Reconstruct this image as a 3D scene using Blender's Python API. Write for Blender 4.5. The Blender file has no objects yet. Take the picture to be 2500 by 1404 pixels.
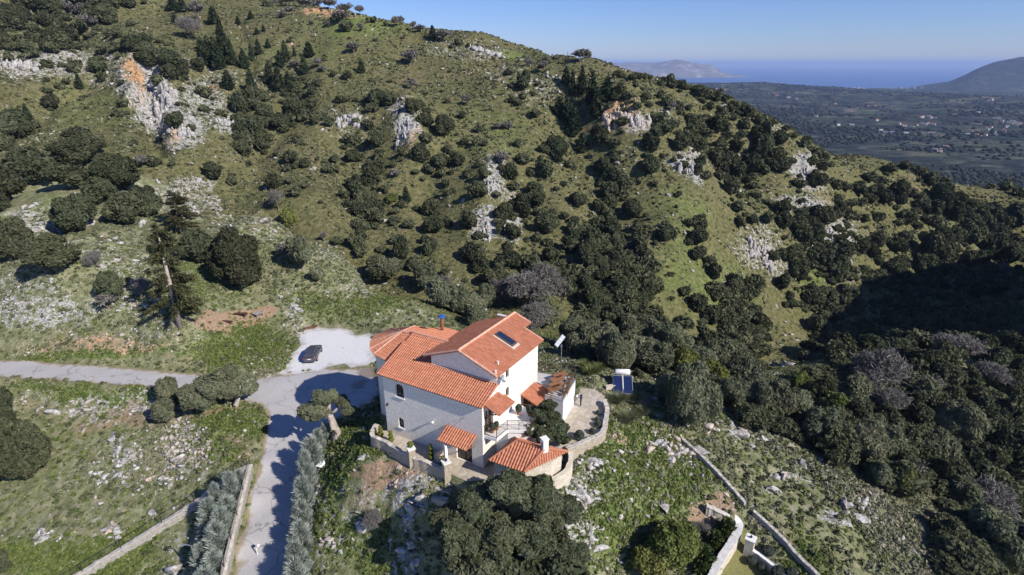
import bpy, bmesh, math, random
import numpy as np
from mathutils import Vector, Matrix, geometry

# ------------------------------------------------------------------ camera, light, exposure
scene = bpy.context.scene
R = math.radians
F, PITCH, CAMZ = 1388.0, R(21.5), 31.5
SUN_AZ, SUN_EL = R(127.5), R(36.0)          # where the sun stands, clockwise from +Y
cam = bpy.data.cameras.new("camera")
cam.sensor_width = 36.0; cam.lens = F / 2500 * 36.0
cam.clip_start = 0.5; cam.clip_end = 200000
cam_o = bpy.data.objects.new("camera", cam); scene.collection.objects.link(cam_o)
cam_o.location = (0, 0, CAMZ); cam_o.rotation_euler = (R(90) - PITCH, 0, 0)
scene.camera = cam_o
w = bpy.data.worlds.new("World"); scene.world = w; w.use_nodes = True
wn = w.node_tree.nodes; wl = w.node_tree.links
sky = wn.new("ShaderNodeTexSky"); sky.sky_type = 'NISHITA'; sky.sun_disc = False
sky.sun_elevation = SUN_EL; sky.sun_rotation = SUN_AZ
sky.altitude = 400; sky.air_density = 1.0; sky.dust_density = 0.15; sky.ozone_density = 8.0
tint = wn.new("ShaderNodeMix"); tint.data_type = 'RGBA'; tint.blend_type = 'MULTIPLY'; tint.inputs[0].default_value = 1.0
tint.inputs[7].default_value = (.84, .83, 1.05, 1)            # the camera's cool white balance
tcw = wn.new("ShaderNodeTexCoord"); sxw = wn.new("ShaderNodeSeparateXYZ"); cxw = wn.new("ShaderNodeCombineXYZ"); mxw = wn.new("ShaderNodeMath"); mxw.operation = 'MAXIMUM'; mxw.inputs[1].default_value = .012
wl.new(tcw.outputs["Generated"], sxw.inputs[0]); wl.new(sxw.outputs[2], mxw.inputs[0]); wl.new(sxw.outputs[0], cxw.inputs[0]); wl.new(sxw.outputs[1], cxw.inputs[1]); wl.new(mxw.outputs[0], cxw.inputs[2]); wl.new(cxw.outputs[0], sky.inputs[0])
wl.new(sky.outputs[0], tint.inputs[6]); wl.new(tint.outputs[2], wn["Background"].inputs[0]); wn["Background"].inputs[1].default_value = 0.10
sun = bpy.data.lights.new("sun", 'SUN'); sun.energy = 5.0; sun.angle = R(0.5); sun.color = (1.0, 0.94, 0.85)
sun_o = bpy.data.objects.new("sun", sun); scene.collection.objects.link(sun_o)
sd = Vector((math.sin(SUN_AZ) * math.cos(SUN_EL), math.cos(SUN_AZ) * math.cos(SUN_EL), math.sin(SUN_EL)))
sun_o.rotation_euler = sd.to_track_quat('Z', 'Y').to_euler()
vs = scene.view_settings; vs.view_transform = 'Standard'; vs.look = 'None'; vs.exposure = 0.27; vs.gamma = 1.0
try: vs.use_curve_mapping = False
except Exception: pass

# ------------------------------------------------------------------ helpers
COL = scene.collection
random.seed(7); rng = np.random.default_rng(7)
FW = np.array([0, math.cos(PITCH), -math.sin(PITCH)]); UP = np.array([0, math.sin(PITCH), math.cos(PITCH)])
CAM = np.array([0, 0, CAMZ])

def ray(px, py): return FW + np.array([1., 0, 0]) * (px - 1250) / F + UP * (702 - py) / F
def at_d(px, py, d): return CAM + ray(px, py) * d
def at_z(px, py, z): r_ = ray(px, py); return CAM + r_ * ((z - CAMZ) / r_[2])
def project(P):
    q = P - CAM; d = q @ FW; d = np.where(d < .1, .1, d)
    return 1250 + F * q[:, 0] / d, 702 - F * (q @ UP) / d, d

def tag(o, label=None, cat=None, group=None, kind=None):
    if label: o["label"] = label
    if cat: o["category"] = cat
    if group: o["group"] = group
    if kind: o["kind"] = kind
    return o
def empty(name, loc, rz=0.0, label=None, cat=None, group=None):
    o = bpy.data.objects.new(name, None); COL.objects.link(o)
    o.location = loc; o.rotation_euler = (0, 0, rz); o.empty_display_size = .3
    return tag(o, label, cat, group)
def link(name, me, mat=None, parent=None):
    o = bpy.data.objects.new(name, me); COL.objects.link(o)
    if mat is not None:
        if isinstance(mat, (list, tuple)):
            for m_ in mat: me.materials.append(m_)
        elif not me.materials: me.materials.append(mat)
    if parent is not None: o.parent = parent
    return o
def np_mesh(name, V, faces, smooth=False, attrs=None, matidx=None):
    """faces: list of int arrays, each (n,k)"""
    me = bpy.data.meshes.new(name)
    V = np.asarray(V, dtype=np.float32)
    faces = [np.asarray(f, dtype=np.int32) for f in faces if len(f)]
    nl = sum(f.size for f in faces); nf = sum(len(f) for f in faces)
    me.vertices.add(len(V)); me.vertices.foreach_set("co", V.ravel())
    me.loops.add(nl); me.polygons.add(nf)
    me.loops.foreach_set("vertex_index", np.concatenate([f.ravel() for f in faces]))
    tot = np.concatenate([np.full(len(f), f.shape[1], dtype=np.int32) for f in faces])
    st = np.zeros(nf, dtype=np.int32); st[1:] = np.cumsum(tot)[:-1]
    me.polygons.foreach_set("loop_start", st)
    try: me.polygons.foreach_set("loop_total", tot)
    except Exception: pass
    if smooth: me.polygons.foreach_set("use_smooth", np.ones(nf, dtype=bool))
    if matidx is not None: me.polygons.foreach_set("material_index", np.asarray(matidx, dtype=np.int32))
    for k, a in (attrs or {}).items():
        at = me.attributes.new(k, 'FLOAT', 'POINT'); at.data.foreach_set("value", np.asarray(a, dtype=np.float32))
    me.update(); me.validate()
    return me

class MB:
    """collects shapes into one mesh"""
    def __init__(s): s.v = []; s.f = []
    def add(s, vs_, fs):
        n = len(s.v); s.v += [tuple(map(float, p)) for p in vs_]; s.f += [tuple(i + n for i in f) for f in fs]; return s
    def prism(s, bottom, top):
        n = len(bottom)
        return s.add(list(bottom) + list(top), [tuple(range(n - 1, -1, -1)), tuple(range(n, 2 * n))] +
                     [(i, (i + 1) % n, n + (i + 1) % n, n + i) for i in range(n)])
    def box(s, c, d, rz=0.0, M=None):
        x, y, z = d[0] / 2, d[1] / 2, d[2] / 2
        P = [Vector((a * x, b * y, e * z)) for e in (-1, 1) for a, b in ((-1, -1), (1, -1), (1, 1), (-1, 1))]
        if M is None: M = Matrix.Rotation(rz, 3, 'Z')
        P = [M @ p + Vector(c) for p in P]
        return s.prism(P[:4], P[4:])
    def tube(s, pts, rad, n=6, cap=True):
        pts = [Vector(p) for p in pts]; m = len(pts)
        rad = rad if isinstance(rad, (list, tuple)) else [rad] * m
        vs_ = []
        for i, p in enumerate(pts):
            d = (pts[min(i + 1, m - 1)] - pts[max(i - 1, 0)])
            if d.length < 1e-6: d = Vector((0, 0, 1))
            d.normalize(); a = d.orthogonal().normalized() if abs(d.z) > .99 else Vector((0, 0, 1)).cross(d).normalized(); b = d.cross(a)
            vs_ += [p + (a * math.cos(2 * math.pi * k / n) + b * math.sin(2 * math.pi * k / n)) * rad[i] for k in range(n)]
        fs = [(i * n + k, i * n + (k + 1) % n, (i + 1) * n + (k + 1) % n, (i + 1) * n + k) for i in range(m - 1) for k in range(n)]
        if cap: fs += [tuple(range(n - 1, -1, -1)), tuple((m - 1) * n + k for k in range(n))]
        return s.add(vs_, fs)
    def blob(s, c, r, seed=0, rough=.25, sub=1):
        V, Fc = ico(sub); g = np.random.default_rng(seed)
        k = 1 + rough * (g.random(len(V)) * 2 - 1)
        V = V * k[:, None] * np.array(r) + np.array(c)
        return s.add(V, [tuple(f) for f in Fc])
    def mesh(s, name, smooth=False):
        me = bpy.data.meshes.new(name); me.from_pydata(s.v, [], s.f); me.update()
        if smooth: me.polygons.foreach_set("use_smooth", np.ones(len(me.polygons), dtype=bool))
        return me
    def obj(s, name, mat, parent=None, smooth=False): return link(name, s.mesh(name, smooth), mat, parent)

_ico = {}
def ico(sub):
    if sub not in _ico:
        bm = bmesh.new(); bmesh.ops.create_icosphere(bm, subdivisions=sub, radius=1.0)
        bm.verts.ensure_lookup_table()
        _ico[sub] = (np.array([v.co[:] for v in bm.verts]), np.array([[v.index for v in f.verts] for f in bm.faces])); bm.free()
    return _ico[sub]

# ------------------------------------------------------------------ materials
def mat(name, rough=.8, spec=.3, metal=0.0):
    m = bpy.data.materials.new(name); m.use_nodes = True
    b = m.node_tree.nodes["Principled BSDF"]
    b.inputs["Roughness"].default_value = rough; b.inputs["Metallic"].default_value = metal
    if "Specular IOR Level" in b.inputs: b.inputs["Specular IOR Level"].default_value = spec
    return m, m.node_tree.nodes, m.node_tree.links, b
def nz(N, L, scale, detail=5, vec=None, rough=.6, dist=0.0):
    n = N.new("ShaderNodeTexNoise"); n.inputs["Scale"].default_value = scale; n.inputs["Detail"].default_value = detail
    n.inputs["Roughness"].default_value = rough; n.inputs["Distortion"].default_value = dist
    if vec is not None: L.new(vec, n.inputs["Vector"])
    return n.outputs["Fac"]
def ramp(N, L, fac, stops, interp='LINEAR'):
    r_ = N.new("ShaderNodeValToRGB"); r_.color_ramp.interpolation = interp
    e = r_.color_ramp.elements
    while len(e) < len(stops): e.new(.5)
    for i, (p, c) in enumerate(stops):
        e[i].position = p; e[i].color = (*c, 1) if len(c) == 3 else c
    L.new(fac, r_.inputs[0]); return r_.outputs[0]
def mathn(N, L, op, a, b=None, clamp=False):
    n = N.new("ShaderNodeMath"); n.operation = op; n.use_clamp = clamp
    for i, x in enumerate((a, b)):
        if x is None: continue
        if isinstance(x, (int, float)): n.inputs[i].default_value = x
        else: L.new(x, n.inputs[i])
    return n.outputs[0]
def mix(N, L, fac, a, b, mode='MIX'):
    n = N.new("ShaderNodeMix"); n.data_type = 'RGBA'; n.blend_type = mode
    if isinstance(fac, (int, float)): n.inputs[0].default_value = fac
    else: L.new(fac, n.inputs[0])
    for i, x in ((6, a), (7, b)):
        if isinstance(x, tuple): n.inputs[i].default_value = (*x, 1)
        else: L.new(x, n.inputs[i])
    return n.outputs[2]
def attr(N, name):
    n = N.new("ShaderNodeAttribute"); n.attribute_name = name; return n.outputs["Fac"]
def geo(N): return N.new("ShaderNodeNewGeometry").outputs["Position"]
def bump(N, L, h, strength, b, dist=.1):
    n = N.new("ShaderNodeBump"); n.inputs["Strength"].default_value = strength; n.inputs["Distance"].default_value = dist
    L.new(h, n.inputs["Height"]); L.new(n.outputs[0], b.inputs["Normal"])
def objc(N): return N.new("ShaderNodeTexCoord").outputs["Object"]
def plain(name, col, var=.15, scale=3.0, rough=.8, spec=.3, metal=0., bmp=.0, rnd=0.0):
    """one base colour with noisy variation"""
    m, N, L, b = mat(name, rough, spec, metal)
    f = nz(N, L, scale, 6, objc(N))
    lo = tuple(c * (1 - var) for c in col); hi = tuple(min(1, c * (1 + var)) for c in col)
    c = ramp(N, L, f, [(.3, lo), (.7, hi)])
    if rnd:
        oi = N.new("ShaderNodeObjectInfo").outputs["Random"]
        hs = N.new("ShaderNodeHueSaturation"); L.new(c, hs.inputs["Color"])
        v = N.new("ShaderNodeMapRange"); v.inputs[3].default_value = 1 - rnd; v.inputs[4].default_value = 1 + rnd
        L.new(oi, v.inputs[0]); L.new(v.outputs[0], hs.inputs["Value"])
        c = hs.outputs[0]
    L.new(c, b.inputs["Base Color"])
    if bmp: bump(N, L, f, bmp, b)
    return m
def foliage(name, dark, mid, light, rnd=.3, trans=.25, hue=.02):
    m, N, L, b = mat(name, .75, .15)
    a = attr(N, "tone")
    c = ramp(N, L, a, [(0.0, dark), (.5, mid), (1.0, light)])
    oi = N.new("ShaderNodeObjectInfo").outputs["Random"]
    hs = N.new("ShaderNodeHueSaturation"); L.new(c, hs.inputs["Color"])
    v = N.new("ShaderNodeMapRange"); v.inputs[3].default_value = 1 - rnd; v.inputs[4].default_value = 1 + rnd
    L.new(oi, v.inputs[0]); L.new(v.outputs[0], hs.inputs["Value"])
    o2 = mathn(N, L, 'FRACT', mathn(N, L, 'MULTIPLY', oi, 7.13))
    h = N.new("ShaderNodeMapRange"); h.inputs[3].default_value = .5 - hue; h.inputs[4].default_value = .5 + hue
    L.new(o2, h.inputs[0]); L.new(h.outputs[0], hs.inputs["Hue"])
    L.new(hs.outputs[0], b.inputs["Base Color"])
    if trans:
        t = N.new("ShaderNodeBsdfTranslucent"); L.new(hs.outputs[0], t.inputs[0])
        mx = N.new("ShaderNodeMixShader"); mx.inputs[0].default_value = trans
        L.new(b.outputs[0], mx.inputs[1]); L.new(t.outputs[0], mx.inputs[2])
        L.new(mx.outputs[0], N["Material Output"].inputs[0])
    return m

# ------------------------------------------------------------------ noise
_T = np.random.default_rng(3).random((8, 256, 256))
def vn(x, y, s=0):
    xi = np.floor(x).astype(int); yi = np.floor(y).astype(int); fx = x - xi; fy = y - yi
    fx = fx * fx * (3 - 2 * fx); fy = fy * fy * (3 - 2 * fy); T = _T[s % 8]
    a = T[xi & 255, yi & 255]; b = T[(xi + 1) & 255, yi & 255]; c = T[xi & 255, (yi + 1) & 255]; d = T[(xi + 1) & 255, (yi + 1) & 255]
    return (a * (1 - fx) + b * fx) * (1 - fy) + (c * (1 - fx) + d * fx) * fy
def fbm(x, y, wl_, octs=4, s=0, gain=.5):
    o = np.zeros_like(x, dtype=float); a = 1.0; t = 0
    for i in range(octs):
        o += a * (vn(x / wl_ + 13.7 * i, y / wl_ + 5.3 * i, s + i) * 2 - 1); t += a; a *= gain; wl_ = wl_ / 2.03
    return o / t
def ridge(x, y, wl_, octs=4, s=0):
    o = np.zeros_like(x, dtype=float); a = 1.0; t = 0
    for i in range(octs):
        o += a * (1 - 2 * np.abs(vn(x / wl_ + 9.1 * i, y / wl_ + 3.3 * i, s + i) - .5)); t += a; a *= .55; wl_ /= 2.1
    return o / t

# ------------------------------------------------------------------ house frame (u along the front wall, v along the right wall)
HB = np.array([-2.6305, 42.4693]); HU = np.array([-math.sin(R(60.4)), math.cos(R(60.4))]); HVV = np.array([math.sin(R(31.6)), math.cos(R(31.6))])
def H(u, v, z): p = HB + u * HU + v * HVV; return Vector((p[0], p[1], z))
def Hxy(u, v): return HB + u * HU + v * HVV

# ------------------------------------------------------------------ terrain
CPZ = [  # px, py, z
 (1180,1142,-3),(950,1057,-3.2),(1060,1120,-3.1),(1412,969,-1.7),(1450,1000,-1.7),(1470,905,-2),(1300,900,-2.2),
 (760,885,-7.4),(860,830,-7.4),(700,900,-7.5),(760,812,-7.2),(900,880,-7.5),(800,850,-7),
 (650,960,-7.8),(760,970,-7.7),(850,960,-7.7),(480,933,-7.8),(250,915,-7.6),(0,898,-7.3),(600,940,-7.8),(700,1010,-8.1),
 (680,1080,-8.8),(665,1150,-9.6),(650,1220,-10.4),(640,1310,-11.4),(630,1404,-12.4),(630,1500,-13.3),
(912,1086,-3.75),(950,1110,-3.8),(1007,1135,-3.8),(1055,1150,-3.9),(1095,1164,-4),(1420,1088,-3),(1462,1062,-2.9),(1488,1010,-2.6),(1484,955,-2.3),(1360,1150,-4.2),
 (820,1062,-6.2),(900,1010,-6.4),(930,1100,-4.8),
 (760,1140,-9),(780,1230,-9),(790,1390,-11.4),(950,1190,-5.3),(1000,1300,-7.5),(1050,1404,-9.5),(1300,1230,-4.6),(1300,1404,-8.6),
 (1430,1200,-4.8),(1500,1120,-4.2),(1600,1150,-5.5),(1700,1250,-8),(1600,1350,-9.6),(1500,1404,-10.2),
 (1760,1404,-10.8),(1830,1360,-10.6),(1900,1404,-10.8),(1500,985,-2.8),(1560,1010,-4),(1600,1060,-4.6),
 (1680,1090,-5.6),(1830,1240,-8.2),(1990,1404,-10.2),(2050,1300,-9.6),(1900,1200,-8.4),(2100,1130,-12.5),(2300,1300,-13),
 (1800,1050,-7.2),(2000,1100,-10.5),(2200,1400,-12),(2000,1250,-9.2),
 (100,960,-9),(300,1000,-9.6),(200,1150,-12.1),(400,1150,-11.6),(100,1350,-15.4),(300,1300,-14),(520,1080,-9.4),(590,1080,-8.9),(0,1200,-13.8),
 (380,1330,-14.4),(470,1404,-14.8),(520,1280,-12.4),(250,1404,-15.6),(0,1400,-16.8),
 (250,862,-6.1),(0,835,-5.8),(440,795,-3.4),(600,775,-5.4),(680,850,-7.1),(150,760,-2.6),(600,860,-7.2),(720,790,-6.6),(560,830,-6.5),
 (480,880,-7.4),(300,885,-7.2),(250,940,-8.4),(0,925,-8),(480,965,-8.4),
]
CPD = [  # px, py, distance along the optical axis
 (140,680,85),(300,600,96),(500,560,108),(230,500,108),(380,440,127),(700,560,114),(860,650,104),(1060,785,90),(980,730,96),(600,650,97),(800,700,94),(0,520,106),(50,620,92),
 (0,420,150),(100,400,150),(380,385,160),(700,490,152),(860,600,142),(1000,700,131),(1000,770,108),
 (1300,650,140),(1500,700,137),(1700,700,151),(600,480,163),(900,500,158),(1300,500,163),(1600,500,172),(1900,480,190),
 (600,350,180),(900,350,184),(1300,350,187),(1300,250,203),(1300,165,222),(1000,250,205),(1000,150,232),(1600,300,196),(1800,400,206),(1900,350,222),
 (600,200,215),(600,100,250),(600,8,290),(300,350,166),(300,200,205),(300,60,248),(0,300,178),(0,180,208),(0,40,250),(150,120,228),(800,180,224),(800,100,246),
 (800,32,268),(900,52,258),(1000,76,248),(1100,100,240),(1200,130,236),(1300,150,231),(1420,155,226),(1500,182,224),(1600,200,224),(1700,220,226),(1800,248,230),(1900,298,236),(2000,355,242),(2100,392,256),
 (2250,422,272),(2400,443,290),(2500,472,292),(1700,550,166),(1900,600,186),(2000,500,210),(2100,450,235),(2200,500,241),(2300,480,260),(2300,600,236),(2450,540,264),(2100,600,213),(2100,690,198),(2000,700,184),(1800,650,170),
 (1150,790,112),(1300,800,117),(1500,832,125),(1650,850,133),(1850,885,146),(2000,830,172),(2150,760,197),(2350,690,226),(2500,650,246),
 (2300,780,166),(2450,720,177),(2150,822,146),(2400,832,126),(2100,862,116),(2250,850,119),(1950,905,104),(1750,915,88),(1650,905,80),(1500,900,74),
 (2300,950,99),(2200,1060,86),(2000,1000,83),(2450,1000,101),(2450,1200,86),(2450,1404,68),(2300,1130,88),(2380,1290,72),
 (0,-120,310),(300,-60,290),(600,-60,330),(1260,122,330),
]
CPW = [ # world x, y, z beyond what the frame shows
 (-53,126,-12),(-36,113,-17),(-90,140,-3),(-68,134,-9),(-22,99,-17.5),(-112,152,1),(-60,141,-10),(-42,127,-16),
 (-120,60,-8),(-150,110,8),(-60,15,-16),(0,5,-15),(60,8,-16),(110,40,-24),(135,72,-18),(160,100,16),(185,105,32),(215,125,36),(245,150,28),(272,166,24),(205,92,38),(122,98,-24),(134,120,-27),(250,90,30),(310,200,-10),(200,182,-38),
 (-180,170,40),(-260,260,75),(0,20,-14.5),(-25,22,-14),(25,22,-13),
 (-60,330,43),(-200,330,80),(40,330,18),(-60,450,30),(90,300,-2),(140,330,-40),(60,420,-30),(200,360,-70),(260,330,-68),(160,450,-100),(320,380,-98),(300,500,-125),(0,520,-20),(-300,500,60),(120,520,-115),(400,300,-85),(330,240,-55),(420,450,-125),(520,520,-135),(560,320,-115),
]
CPH = [(10,-2.6,-3.7),(8,-2.9,-3.75),(6.3,-3.0,-3.8),(4.4,-2.9,-3.9),(2.4,-3,-4.0),(6.3,-4.2,-4.55),(3,-4.2,-4.8),(9.5,-3.8,-4.4),(-8.3,7.3,-2.55),(-8.5,9,-2.45),(-7.75,11.6,-2.25),(-7.4,5.2,-2.8),(-9.6,8,-3.2),(-8.6,5.5,-3.5),(-6.9,2.8,-3.4),(-6.2,0,-4.0)]
cps = [np.array([*Hxy(a, b), c]) for a, b, c in CPH] + [at_z(*c) for c in CPZ] + [at_d(*c) for c in CPD] + [np.array(c, float) for c in CPW]
cps = np.array(cps)
def _k(r2): return np.where(r2 > 1e-12, .5 * r2 * np.log(np.maximum(r2, 1e-12)), 0.0)
_S = 100.0
_cx = cps[:, :2] / _S
_n = len(_cx)
_K = _k(((_cx[:, None] - _cx[None]) ** 2).sum(2)) + np.eye(_n) * 2e-5
_Pm = np.hstack([np.ones((_n, 1)), _cx])
_A = np.zeros((_n + 3, _n + 3)); _A[:_n, :_n] = _K; _A[:_n, _n:] = _Pm; _A[_n:, :_n] = _Pm.T
_wts = np.linalg.solve(_A, np.concatenate([cps[:, 2], np.zeros(3)]))
def tps(x, y):
    x = np.asarray(x, float).ravel() / _S; y = np.asarray(y, float).ravel() / _S
    o = np.empty_like(x)
    for i in range(0, len(x), 60000):
        a, b = x[i:i + 60000], y[i:i + 60000]
        r2 = (a[:, None] - _cx[None, :, 0]) ** 2 + (b[:, None] - _cx[None, :, 1]) ** 2
        o[i:i + 60000] = _k(r2) @ _wts[:_n] + _wts[_n] + _wts[_n + 1] * a + _wts[_n + 2] * b
    return o
def seg_dist(x, y, poly, closed=True):
    d = np.full(len(x), 1e9); P = np.asarray(poly, float); n = len(P)
    for i in range(n if closed else n - 1):
        a, b = P[i], P[(i + 1) % n]; e = b - a; L2 = max(e @ e, 1e-9)
        t = np.clip(((x - a[0]) * e[0] + (y - a[1]) * e[1]) / L2, 0, 1)
        d = np.minimum(d, np.hypot(x - a[0] - t * e[0], y - a[1] - t * e[1]))
    return d
def inside(x, y, poly):
    P = np.asarray(poly, float); n = len(P); c = np.zeros(len(x), bool)
    for i in range(n):
        a, b = P[i], P[(i + 1) % n]
        m = (a[1] > y) != (b[1] > y)
        c ^= m & (x < (b[0] - a[0]) * (y - a[1]) / (b[1] - a[1] + 1e-12) + a[0])
    return c
def sdist(x, y, poly):
    d = seg_dist(x, y, poly); return np.where(inside(x, y, poly), -d, d)
def sstep(t): t = np.clip(t, 0, 1); return t * t * (3 - 2 * t)

def pxpoly(pts): return np.array([at_z(*p)[:2] for p in pts])
PX_ROAD = [(-120,866,-7.40),(0,877,-7.50),(150,888,-7.65),(300,899,-7.80),(480,911,-8.00),(612,924,-8.00),(660,919,-7.85),(740,908,-7.75),(800,899,-7.70),(870,900,-7.70),(912,893,-7.70),
 (922,925,-7.75),(928,960,-7.80),(905,985,-7.80),(860,1003,-7.90),(820,1025,-8.20),(778,1075,-9.00),(748,1150,-9.80),(735,1220,-10.60),(728,1310,-11.60),(722,1404,-12.60),(718,1500,-13.50),
 (536,1500,-13.50),(566,1404,-12.60),(594,1290,-11.40),(618,1190,-10.20),(638,1110,-9.30),(650,1060,-8.80),(652,1020,-8.40),(640,992,-8.20),(612,984,-8.10),(575,974,-8.00),(480,955,-8.00),(300,941,-7.80),(150,930,-7.65),(0,920,-7.50),(-120,912,-7.40)]
ROAD = pxpoly(PX_ROAD)
PX_GRAVEL = [(640,921,-7.85),(690,906,-7.70),(706,885,-7.65),(716,855,-7.60),(730,826,-7.55),(748,806,-7.45),(775,797,-7.40),(815,797,-7.40),(860,806,-7.50),(905,824,-7.55),(918,850,-7.60),(922,886,-7.70),(905,893,-7.70),(870,899,-7.70),(800,898,-7.70),(740,907,-7.75),(690,914,-7.80)]
GRAVEL = pxpoly(PX_GRAVEL)
PATH = np.array([Hxy(*p) for p in [(0,4.3),(0,8.2),(-1.9,8.2),(-3.9,8.1),(-3.35,11.9),(-3.2,13.0),(-2.6,15.0),(-4.0,15.6),(-5.3,14.9),(-6.1,13.2),(-6.7,12.1),(-7.1,11.0),(-7.75,8.6),(-7.45,7.3),(-6.7,5.9),(-6.0,4.3),(-3.5,3.6)]])
GARDEN = np.array([Hxy(*p) for p in [(12.2,-.35),(11.5,-1.75),(10.0,-1.75),(7.95,-2.1),(6.3,-2.2),(4.4,-2.1),(2.3,-2.1),(.2,-2.2),(-1.0,-1.2),(-4.8,-1.2),(-6.2,1.6),(-2.0,3.2),(0,0),(11.4,.2)]])
HOUSEPAD = np.array([Hxy(*p) for p in [(0,0),(11.4,0),(14.4,2.4),(16.6,4.2),(17.3,6),(15,9),(8,11.3),(0,11.8),(-3.9,12),(-3.9,8),(0,7.5)]])
LAWN = pxpoly([(1748,1404,-10.8),(1795,1305,-10.7),(1840,1345,-10.7),(1900,1404,-10.8),(1930,1470,-10.9),(1700,1500,-10.9)])
def zfield(pts):
    Q = np.array([at_z(*q) for q in pts])
    def f(x, y):
        o = np.empty(len(x))
        for i in range(0, len(x), 40000):
            d = (x[i:i + 40000, None] - Q[None, :, 0]) ** 2 + (y[i:i + 40000, None] - Q[None, :, 1]) ** 2
            k_ = 1 / (d + .3) ** 1.6; o[i:i + 40000] = (k_ * Q[None, :, 2]).sum(1) / k_.sum(1)
        return o
    return f
PAVED = PX_ROAD + PX_GRAVEL
PADZ = zfield(PAVED)
PADS = [(ROAD, PADZ, 2.2), (GRAVEL, PADZ, 2.2), (PATH, -1.65, .5), (GARDEN, -3.1, .35)]
FLATS = [ROAD, GRAVEL, LAWN]
def masks(x, y, z):
    """rock, soil and grass amounts of the ground, from where things lie on it"""
    px, py, d = project(np.stack([x, y, z], 1))
    k_ = 60 / np.maximum(d, 30)
    jx = px + k_ * (90 * fbm(x, y, 11, 4, 1, .65)); jy = py + k_ * (75 * fbm(x, y, 11, 4, 5, .65))
    def ell(lst):
        o = np.zeros(len(x))
        for cx, cy, rx, ry, s in lst:
            q = ((jx - cx) / rx) ** 2 + ((jy - cy) / ry) ** 2
            o = np.maximum(o, s * np.clip(1.25 - .75 * q, 0, 1))
        return o
    return ell(ROCKS), ell(SOILS), ell(LUSH), ell(ORANGE)
ROCKS = [(350,190,80,70,.95),(390,260,70,70,1),(60,160,120,46,.75),(150,150,90,40,.8),(250,170,60,60,.6),(500,240,60,60,.8),(440,310,80,50,.9),(560,300,60,34,.8),(545,190,50,30,.6),(990,310,38,60,1),(975,270,40,30,.8),(850,300,70,40,.55),(650,210,50,30,.5),(470,160,60,18,.6),
 (1200,440,36,60,.9),(1185,550,50,46,.9),(1245,560,30,50,.8),(1230,480,40,24,.7),(1540,290,60,46,1),(1490,280,34,44,1),(1600,300,40,30,.7),(1670,395,44,34,.9),(1700,430,24,30,.9),(1540,385,28,30,.5),(1850,600,60,70,.75),(1900,640,40,50,.7),(1965,400,40,40,.9),(1985,440,44,36,.8),(1940,500,60,30,.8),(1975,500,50,30,.8),(2050,580,60,46,.9),(2030,610,60,40,.8),(2060,690,40,20,.7),(1700,245,30,18,.5),
 (1160,130,80,30,.6),(1080,110,60,30,.5),(1250,180,60,30,.5),(1340,215,50,34,.6),(1290,235,60,20,.5),(1660,255,40,18,.5),(1890,315,40,14,.6),(1870,470,60,30,.4),(1520,420,20,40,.4),(1140,690,40,30,.35),(1700,190,10,10,.1),
 (90,545,120,46,.8),(350,480,110,36,.7),(180,510,120,30,.5),(480,500,80,30,.7),(620,545,120,34,.55),(760,600,90,26,.5),(450,460,80,24,.8),(900,690,70,22,.5),(250,620,110,50,.55),(330,650,90,40,.5),(90,770,150,50,.85),(60,720,120,40,.6),(300,740,130,50,.6),(250,680,60,60,.6),(430,820,100,36,.5),(720,760,36,40,.7),(700,720,40,30,.5),(860,690,50,20,.3),(980,760,90,24,.4),
 (300,985,230,40,.7),(120,980,120,30,.5),(285,1110,30,90,.8),(440,1110,70,90,.75),(230,1150,90,60,.35),(270,1260,70,40,.45),(110,1290,80,50,.4),(370,1230,50,60,.4),(560,1100,60,40,.3),(460,1300,60,60,.5),(420,1370,60,40,.6),
 (765,1200,46,60,.95),(850,1290,130,100,.6),(770,1380,60,40,.6),(1010,1240,50,60,.9),(1010,1180,60,20,.7),(1000,1350,50,80,.7),(1425,1200,46,90,.75),(1390,1290,70,90,.75),(1500,1130,60,60,.2),(1650,1110,40,30,1),(1600,1085,60,26,.7),(1700,1150,60,30,.5),(1530,1230,110,70,.2),
 (1800,1055,60,22,1),(1870,1080,80,30,.6),(2075,1235,44,30,1),(1990,1130,70,40,.6),(1890,1180,70,40,.5),(1960,1220,90,40,.35),(2130,1220,50,30,.5),(2080,1380,200,30,.15),(2300,1330,40,20,.5),(1640,1010,40,50,.4),(1880,890,60,10,.8),(2360,505,40,14,.4),(2330,600,40,14,.5),(2460,570,50,16,.6),(2480,518,20,8,.9)]
ORANGE = [(318,165,22,24,1),(340,190,14,24,1),(520,220,18,14,.9),(5,80,20,40,1),(1510,280,50,44,.9),(1545,260,30,20,.8),(250,855,250,22,.75),(760,24,70,10,1),(820,32,50,8,1),(860,42,40,6,.8),(1135,183,12,6,1),(720,108,10,6,1),(1610,1085,60,26,.7),(1650,1105,36,30,.5),(420,305,20,30,.6),(1010,350,14,30,.5),(960,1175,60,40,.5),(900,130,8,6,.9)]
SOILS = [(330,1012,200,36,.55),(430,1120,90,60,.5),(560,1110,60,36,.5),(110,1000,110,26,.45),(180,1230,60,40,.35),(575,778,78,24,1),(640,760,40,20,.8),(960,1185,66,50,1),(900,1240,50,60,.5),(250,850,260,24,.5),(540,1010,70,12,.8),(430,890,170,10,.5),(1760,1265,56,60,.7),(1750,1250,30,40,.6),(1900,1300,60,60,.45),(1480,520,40,20,.35),(1540,700,60,60,.2),(1080,500,50,60,.25),(900,1170,40,30,.6),(1480,1085,40,12,.7),(1330,690,60,40,.35),(2250,560,120,30,.35),(2200,500,60,20,.3),(100,1250,60,40,.4),(600,1130,60,30,.4)]
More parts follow.
